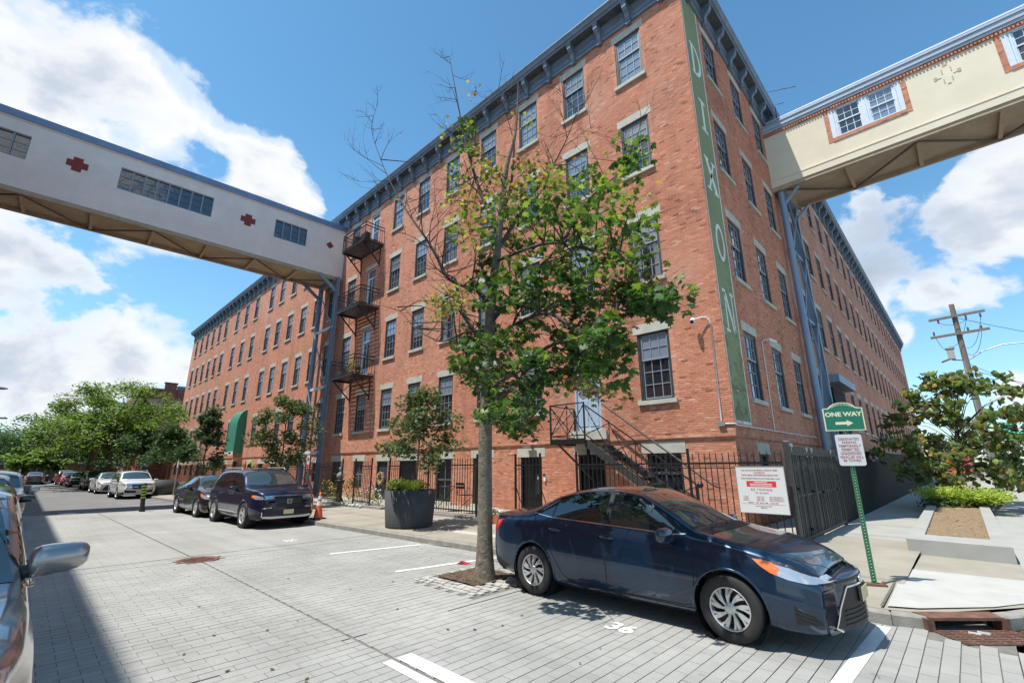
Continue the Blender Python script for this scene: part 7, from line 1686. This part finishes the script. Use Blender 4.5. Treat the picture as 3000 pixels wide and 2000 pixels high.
# grass tuft and fallen leaves
n = 60; pts = np.stack([rng.uniform(-11, 0, n), rng.uniform(.2, 6.8, n), np.zeros(n)], 1); pts[:, 2] = [gz(x)+.012 for x in pts[:, 0]]
V, F, C3 = leaf_cloud(pts, rng.uniform(.03, .06, n), cols_for('y', n)*np.array([.5, .4, .5, 1]), 'quad', 6); o = stuff(fast('fallen_leaves', V, F, 'leaf', None, attr=C3)); tag(o, 'few dry leaves scattered over the pale street', 'leaves')
n = 260; pts = np.stack([rng.uniform(-6.65, -5.72, n), rng.uniform(5.12, 6.0, n), np.full(n, gz(-6)+.03)], 1)
V, F, C3 = leaf_cloud(pts, rng.uniform(.02, .045, n), cols_for('y', n)*np.array([.6, .5, .5, 1]), 'quad', 2); o = stuff(fast('leaf_litter', V, F, 'leaf', None, attr=C3)); tag(o, 'small dry leaf litter on the soil round the maple', 'leaves')

# ============================================================ young street trees
def small_tree(label, base, z0, ztop, R, pal, size, n, kind='quad', lean=(0, 0), shape='round', seed=1, trunk=.04, density=1.0, name='street_tree', bark='bark'):
    t = thing(name, label, 'tree', base); random.seed(seed)
    H = ztop-z0; b = Vector(base); tip = b+Vector((lean[0], lean[1], ztop-b.z)); limbs = [[(b.x, b.y, b.z, trunk), ((b+tip).x/2, (b+tip).y/2, (b.z+ztop)/2, trunk*.7), (tip.x, tip.y, tip.z-.1, trunk*.2)]]
    blobs = []; k = int(26*density)
    for i in range(k):
        f_ = (i+.5)/k
        w = {'round': math.sin(math.pi*min(1, max(.06, f_*.86+.14)))**.6, 'cone': (1-f_)**.75+.12, 'wide': (1-f_*.75)}[shape]
        z = z0+H*f_*.95; a = i*2.4+random.uniform(-.5, .5); rr = R*w*random.uniform(.45, .95); fx = f_; c = Vector((b.x+lean[0]*fx+rr*math.cos(a), b.y+lean[1]*fx+rr*math.sin(a), z+random.uniform(-.1, .1)*H)); s_ = R*random.uniform(.24, .40)
        blobs.append((tuple(c), (s_, s_, s_*.72), int(n/k*random.uniform(.6, 1.4)), pal)); m_ = Vector((b.x+lean[0]*fx, b.y+lean[1]*fx, z-H*.12)); limbs.append([(m_.x, m_.y, m_.z, trunk*.4), ((m_.x+c.x)/2, (m_.y+c.y)/2, (m_.z+c.z)/2+.05, trunk*.25), (c.x, c.y, c.z, trunk*.1)])
    trunkmesh('trunk', [limbs[0]], t, bark); trunkmesh('limb', limbs[1:], t, 'bark_dark'); foliage('crown', blobs, kind, size, t, droop=.4, updir=.5); return t
small_tree('young maple with small leaves growing in the big grey round planter', (-11.75, 8.1, pz+.9), 1.85, 4.05, 1.35, 'dusty', .13, 2500, 'maple', (.15, 0), 'cone', 3, .035)
small_tree('dusty brownish green tree in front of the blue trestle', (-20.9, 7.6, gz(-21)+.9), 1.85, 4.7, 1.45, 'dusty', .14, 4200, 'quad', (-.1, 0), 'round', 5, .04)
small_tree('slim young tree left of the green awning', (-32.5, 7.4, gz(-32)+.8), 1.9, 5.1, 1.45, 'dark', .18, 3000, 'maple', (0, 0), 'cone', 9, .045)
small_tree('rounded small tree behind the white wagon', (-41.5, 7.3, gz(-40)+.8), 2.1, 4.5, 2.0, 'dark', .20, 3000, 'maple', (0, 0), 'wide', 12, .05)
small_tree('wide low tree behind the white saloon', (-53, 7.0, gz(-40)+.8), 2.0, 4.6, 3.0, 'dark', .22, 3600, 'maple', (0, 0), 'wide', 14, .06)
small_tree('bright yellow green shrub tied to the far yard fence', (-31.6, 9.7, .1), .5, 2.2, .32, 'lime', .09, 500, 'quad', (0, 0), 'round', 15, .02, name='climbing_shrub')
def big_tree(label, base, ztop, R, zc, pal, n, size, seed, trunk=.32, nb=60, spread=1.0, name='plane_tree'):
    random.seed(seed); t = thing(name, label, 'tree', base); b = Vector(base); fork = b+Vector((0, 0, zc-b.z)); limbs = [[(b.x, b.y, b.z, trunk*1.15), (b.x, b.y, (b.z+zc)/2, trunk*.9), (fork.x, fork.y, fork.z, trunk*.8)]]; blobs = []
    for i in range(nb):
        u = random.random(); a = i*2.399; el = math.radians(random.uniform(-2, 88))*random.uniform(.5, 1); rr = random.uniform(.45, 1.0)
        c = Vector((b.x+R*math.cos(el)*math.cos(a)*rr*spread, b.y+R*math.cos(el)*math.sin(a)*rr, zc+(ztop-zc)*math.sin(el)*rr+random.uniform(-.5, .5))); s_ = R*random.uniform(.13, .24); blobs.append((tuple(c), (s_*1.2, s_*1.2, s_*.6), int(n/nb*random.uniform(.5, 1.5)), pal))
        if i % 3 == 0: m_ = (fork+c)/2+Vector((0, 0, .5)); limbs.append([(fork.x, fork.y, fork.z, trunk*.42), (m_.x, m_.y, m_.z, trunk*.22), (c.x, c.y, c.z, trunk*.05)])
    trunkmesh('trunk', [limbs[0]], t, 'bark'); trunkmesh('limb', limbs[1:], t, 'bark_dark'); foliage('crown', blobs, 'quad', size, t, updir=.9); return t
big_tree('large spreading bright green plane tree at the kerb, the nearer of two', (-59.5, 5.9, gz(-60)), 10.2, 6.3, 3.2, 'plane', 24000, .27, 21, .34, 105, 1.25)
big_tree('second plane tree, its dark trunk left of the nearer one', (-70, 5.2, gz(-60)), 10.0, 6.0, 3.6, 'plane', 12000, .32, 23, .42, 60, 1.3)
for i, (x, y, zt, R, pal, lab) in enumerate(((-92, 2.5, 9.5, 7.5, 'dark', 'dark green tree behind the left end of the parked row'), (-105, 6.0, 9, 7.5, 'g', 'deep green tree behind the plane trees'), (-100, -5.5, 10.5, 8, 'dark', 'dark tree at the left edge beyond the street'), (-88, 8.0, 6.5, 4.5, 'plane', 'light green low tree behind the plane trunks'), (-96, 13.5, 8.5, 6, 'g', 'green tree beside the old chimney house'), (-112, -1, 8.6, 8, 'g', 'far tree closing the end of the street'), (-84, 1.0, 4.2, 3.2, 'plane', 'low light green tree at the end of the street'))):
    big_tree(lab, (x, y, -.2), zt, R, 2.6 if zt > 5 else 1.6, pal, 5200, .42, 40+i, .3, 46, 1.0, 'background_tree')
# ============================================================ right tree, hedge
rt_ = thing('broadleaf_tree', 'bushy tree with drooping heart shaped leaves in the raised bed, far right', 'tree', (-.40, 24.3, .4)); random.seed(77)
limbs = [[(-.40, 24.3, .35, .085), (-.37, 24.3, 1.3, .07), (-.25, 24.3, 2.4, .05), (.1, 24.3, 4.0, .028), (.3, 24.3, 5.0, .01)]]; blobs = []
for i in range(215):
    f_ = random.random()**1.15; z = 1.20+3.95*f_; wdt = 2.75*math.sin(math.pi*min(1, .25+f_*.68))**.7; a = random.uniform(0, 6.28); rr = wdt*random.uniform(.35, 1); c = Vector((-.15+.42*f_+rr*math.cos(a), 24.3+rr*math.sin(a)*.8, z-.10*rr)); s_ = random.uniform(.20, .42)
    blobs.append((tuple(c), (s_, s_, s_*.65), random.randint(9, 20), 'rb'))
    if i % 3 == 0: m0 = Vector((-.35+.4*f_, 24.3, 1.2+2.2*f_)); m1 = (m0+c)/2+Vector((0, 0, .2)); limbs.append([(*m0, .022), (*m1, .013), (*c, .004)])
trunkmesh('trunk', [limbs[0]], rt_, 'bark'); trunkmesh('limb', limbs[1:], rt_, 'bark_dark'); foliage('crown', blobs, 'heart', .215, rt_, droop=1.6, updir=.0)
foliage_h = []
for i in range(34): foliage_h.append(((random.uniform(-1.35, .62), random.uniform(21.8, 24.4), random.uniform(.62, .92)), (.45, .45, .22), 230, 'lime'))  # upper leaves coloured brighter than the base, sunlit top put into the palette
hg = thing('hedge_bush', 'low yellow green hedge around the foot of the far right tree', 'bush', (-.4, 23.4, .3)); foliage('foliage', foliage_h, 'quad', .085, hg, updir=.8)
foliage('foliage', [((random.uniform(-1.25, .55), random.uniform(21.7, 24.4), .45), (.42, .38, .2), 130, 'dark') for i in range(14)], 'quad', .09, hg)
n = 900; pts = np.stack([rng.uniform(-1.0, -.05, n), rng.uniform(12.8, 24, n), rng.uniform(.32, .36, n)], 1)
V, F, C3 = leaf_cloud(pts, rng.uniform(.04, .08, n), np.concatenate([np.array([(.26, .18, .10)])*rng.uniform(.5, 1.3, (n, 1)), np.ones((n, 1))], 1), 'quad', 2); o = fast('mulch_chips', V, F, 'leaf', None, attr=C3); stuff(o); tag(o, 'dry brown leaves and chips lying in the raised bed', 'leaf litter')
# bag ties caught in the tree
for k, (x, z) in enumerate(((1.0, 3.3), (1.25, 2.95))): 
    q = MB(); 
    for i in range(5): q.ball((x*.87+.09*i, 22.6, .25+z*.87-.03*i+random.uniform(-.03, .03)), (.08, .04, .05), 6, 4, 0, .3)
    tag(q.build('plastic_ribbon', 'sign_green'), ('upper', 'lower')[k]+' bright green plastic ribbon caught in the far right tree', 'ribbon')
# ============================================================ utility pole
up_ = thing('utility_pole', 'tall wooden utility pole with two crossarms and a transformer lamp', 'utility pole', (1.02, 40, 0))
MB().tube([(1.02, 40, 0), (1.03, 40, 6), (1.06, 40, 11.75)], [.19, .165, .13], 12).build('pole', 'wood_pole', up_); MB().tube([(.93, 39.85, 0), (.94, 39.85, 8)], .05, 8).build('conduit', 'galv', up_)
for z, x0, x1 in ((10.92, -.2, 2.45), (9.76, -.31, 2.45)):
    MB().bar((x0, 39.8, z-.05), (x1, 39.8, z+.05), .12, .14).build('crossarm', 'wood_pole', up_)
    for x in ((.25, 1.55, 2.2) if z > 10 else (-.1, 1.5, 2.1)):
        s_ = -1 if z > 10 else 1; MB().lathe([(.03, 0), (.06, s_*.08), (.035, s_*.14), (.06, s_*.2), (.03, s_*.26)], 8, 'z', (x, 39.8, z+s_*.07)).build('insulator', 'rust_iron', up_)
tf = MB(); tf.box(.28, .62, 39.4, 39.8, 8.15, 8.85).box(.22, .68, 39.36, 39.84, 8.80, 8.88); tf.build('lamp_housing', 'stone_grey', up_); MB().bar((.42, 39.6, 8.2), (-.05, 39.4, 8.0), .10).bar((.45, 39.6, 8.1), (1.0, 40, 8.05), .05).build('lamp_arm', 'rust_iron', up_)
MB().tube([(1.1, 40, 8.0), (1.9, 40, 8.5), (2.8, 40, 8.75), (4.3, 40, 8.7)], .035, 6).build('street_lamp_arm', 'galv', up_)
for (a, b_, sag) in (((.25, 39.8, 10.6), (1.55, 39.8, 10.6), .5), ((1.55, 39.8, 10.6), (.45, 39.7, 9.0), .3), ((2.2, 39.8, 10.6), (1.2, 39.8, 8.8), .3), ((-.1, 39.8, 9.9), (.4, 39.6, 8.9), .4), ((2.1, 39.8, 9.8), (1.2, 39.8, 8.4), .5)):
    MB().tube(arcpts(a, ((a[0]+b_[0])/2, 39.7, min(a[2], b_[2])-sag), b_, 8), .012, 4).build('wire', 'black', up_)
for i, (z0, z1) in enumerate(((7.9, 7.0), (7.5, 6.7), (10.9, 10.8))):
    p0 = Vector((1.02, 40, z0)); p1 = Vector((9.0+i*3, 70, z1+1.0)); m_ = (p0+p1)/2-Vector((0, 0, .9)); tag(MB().tube(arcpts(p0, m_, p1, 14), .018, 4).build('overhead_wire', 'black'), ('lowest', 'middle', 'highest')[i]+' overhead cable running away from the wooden pole to the right', 'cable')
# ============================================================ street lamps at the left
for k, (x, y, z, lab) in enumerate(((-46, -2.0, 6.9, 'nearer cobra head street lamp reaching in at the left edge'), (-70, -2.3, 6.6, 'farther cobra head street lamp low at the left edge'))):
    t = thing('street_lamp', lab, 'street lamp', (x, y-3.0, gz(x)), 0, None); MB().tube([(x, y-3.0, gz(x)), (x, y-3.0, z-.6), (x, y-2.2, z-.1), (x, y-.4, z)], [.11, .08, .06, .045], 8).build('pole', 'galv', t); MB().ball((x, y-.05, z-.02), (.16, .42, .09), 10, 6).build('lamp_head', 'galv', t)
# ============================================================ far buildings
chb = thing('chimney_house', 'old dark brick house with a chimney beyond the end of the mill', 'building', (-85, 14, 0))
q = MB(); q.add([(-81, 10.2, -.3), (-81, 24, -.3), (-81, 24, 12.7), (-81, 14.4, 12.5), (-81, 10.2, 12.5), (-81, 9.4, 11.5), (-81, 9.4, -.3)], [(0, 1, 2, 3, 4), (6, 0, 4, 5)]); q.add([(-81, 9.4, -.3), (-96, 9.4, -.3), (-96, 9.4, 11.5), (-81, 9.4, 11.5)], [(0, 3, 2, 1)]); q.add([(-81, 10.2, 12.5), (-81, 24, 12.7), (-96, 24, 12.7), (-96, 10.2, 12.5), (-81, 9.4, 11.5), (-96, 9.4, 11.5)], [(0, 1, 2, 3), (4, 0, 3, 5)]); q.build('wall', 'brick_dark', chb)
MB().box(-81.3, -80.9, 12.1, 13.5, 8.5, 13.5).box(-81.35, -80.85, 12.0, 13.6, 13.3, 13.5).build('chimney', 'brick_dark', chb); MB().box(-95, -81.05, 13.6, 20, 12.5, 13.1).build('roof', 'roof_metal', chb)
q = MB(); q.box(-81.0, -80.93, 10.6, 14.4, 8.3, 11.0); q.build('plaster_patch', 'stone_grey', chb)
MB().tube([(-81, 10.8, 12.5), (-81, 10.8, 13.2)], .03, 5).tube([(-81, 10.4, 13.0), (-81, 11.2, 13.3)], .03, 5).build('aerial', 'iron', chb)
redb = thing('red_house', 'low bright red brick building with gated bays behind the small trees', 'building', (-78, 12.5, -.2))
MB().box(-92, -76, 10.2, 20, -.3, 4.2).build('wall', 'brick_red', redb)
for i in range(6): MB().box(-76.0+.0, -75.94, 10.5+i*.5, 10.62+i*.5, 0, 2.6).build('gate_bar', 'cross_red', redb)
MB().box(-75.99, -75.9, 10.4, 11.2, .1, 2.4).build('door', 'steel_blue', redb); MB().box(-76.4, -75.95, 11.6, 13.2, 2.7, 3.6).build('sign_board', 'stone_grey', redb)
fwl = thing('railway_wall', 'low dark wall and mesh fence closing the far end of the street', 'wall', (-100, 0, -.2))
MB().box(-101, -100.6, -30, 9, -.3, 2.2).build('wall', 'brick_dark', fwl); MB().box(-100.58, -100.5, -30, 9, 2.2, 2.3).build('coping', 'galv', fwl)
MB().box(-100.5, -100.42, -2.6, .0, .4, 1.5).build('board', 'stucco_pink', fwl); MB().box(-100.5, -100.42, .6, 1.6, .7, 1.5).build('board', 'sign_white', fwl)
for i in range(12): MB().bar((-100.5, -20+i*2.4, 0), (-100.5, -20+i*2.4, 3.1), .07).build('post', 'galv', fwl)
MB().bar((-100.5, -20, 3.1), (-100.5, 7, 3.1), .05).build('rail', 'galv', fwl)
for i, (x, y, w, h, m, lab) in enumerate(((-130, -12, 22, 7.5, 'brick_dark', 'dark brick block beyond the trees at the street end'), (-150, 25, 30, 9, 'brick_dark', 'far brick block behind the chimney house'))):
    t = thing('far_building', lab, 'building', (x, y, 0)); MB().box(x-8, x, y-w/2, y+w/2, -.4, h).build('wall', m, t)
    for k in range(6): 
        for z in (1.5, 4.5): MB().box(x+.01, x+.06, y-w/2+1.5+k*w/6.5, y-w/2+3+k*w/6.5, z, z+1.6).build('window', 'pane_dark', t)
rb2 = thing('white_house', 'small white house far down the right hand road', 'building', (11, 92, 0)); MB().box(8, 16, 92, 102, -.2, 9.0).build('wall', 'white_metal', rb2)
for k in range(3): MB().box(8.6+k*2.2, 9.8+k*2.2, 91.95, 92, 6.2, 7.6).build('window', 'pane_dark', rb2)
q = MB(); q.prism([(7.6, 8.9), (16.4, 8.9), (12, 11.2)], -102.3, -91.6, 0, Matrix.Rotation(R_(90), 4, 'X')); q.build('roof', 'roof_dark', rb2)
t = thing('red_house', 'red gabled building seen under the far right tree', 'building', (-1, 70, 0)); MB().box(-2.6, .2, 100, 112, 0, 3.6).build('wall', 'brick_red', t)
big_tree('distant tree above the white house on the right hand road', (13, 118, 0), 13.5, 7, 4, 'g', 3500, .5, 61, .4, 36, 1.0, 'background_tree'); big_tree('distant tree at the vanishing point of the side passage', (0.5, 125, 0), 10, 7, 3, 'dark', 3500, .5, 62, .4, 36, 1.0, 'background_tree')
car(SUV, 'parked_car', 'white van like car parked on the right hand road, glimpsed beyond the hedge', 'car', (5.2, 62, -.01), R_(-90), 'paint_white_car', 40, 'five', 16, body='suv')
car(SEDAN, 'parked_car', 'blue car on the right hand road near the frame edge', 'car', (5.0, 44, -.01), R_(-90), 'paint_suv_blue', 40, 'five', 16)
struct(MB().box(3.4, 3.55, 20, 120, -.011, -.006).box(6.9, 7.0, 10, 120, -.011, -.006).build('side_road_marking', 'paint_white'))
# the mill's other half across the street, behind the camera: shades the near kerb and shows in the glass
sb = thing('opposite_mill', 'second brick mill block across the street, throwing the long shade on the left kerb', 'building', (-30, -6.1, 0))
YS = -6.48; ops = [(-68+i*2.6-.54, -68+i*2.6+.54, a, c, 'w') for i in range(25) for a, c in ROWS]
q = MB(); wall_holes(q, -78, -2.0, -.4, 19.0, ops, lambda u, z, d: (u, YS-d, z)); q.add([(-2.0, YS, -.4), (-2.0, -30, -.4), (-2.0, -30, 19), (-2.0, YS, 19)], [(0, 3, 2, 1)]); q.add([(-78, YS, -.4), (-78, -30, -.4), (-78, -30, 19), (-78, YS, 19)], [(0, 1, 2, 3)]); q.build('wall', 'brick', sb)
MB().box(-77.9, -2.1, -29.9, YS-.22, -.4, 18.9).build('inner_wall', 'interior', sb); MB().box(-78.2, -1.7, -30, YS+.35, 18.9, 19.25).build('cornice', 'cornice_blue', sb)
for (a, b_, c, d, _) in ops:
    if a > -45: o = place(WFM, 'window', (a+b_)/2, YS, c, R_(180), sb); sub(wgl['pane_dark'], 'pane', o); place(LM, 'lintel', (a+b_)/2, YS, d+.002, R_(180), sb)
struct(sheet('opposite_pavement', [[(x, -6.1, gz(x)+.12), (x, -2.95, gz(x)+.12), (x, -2.95, gz(x)-.1)] for x in (-78, -40, -20, -2, 4)], 'sidewalk'))
print('objects', len(bpy.data.objects), 'tris', sum(len(m.loops) for m in bpy.data.meshes)//2)
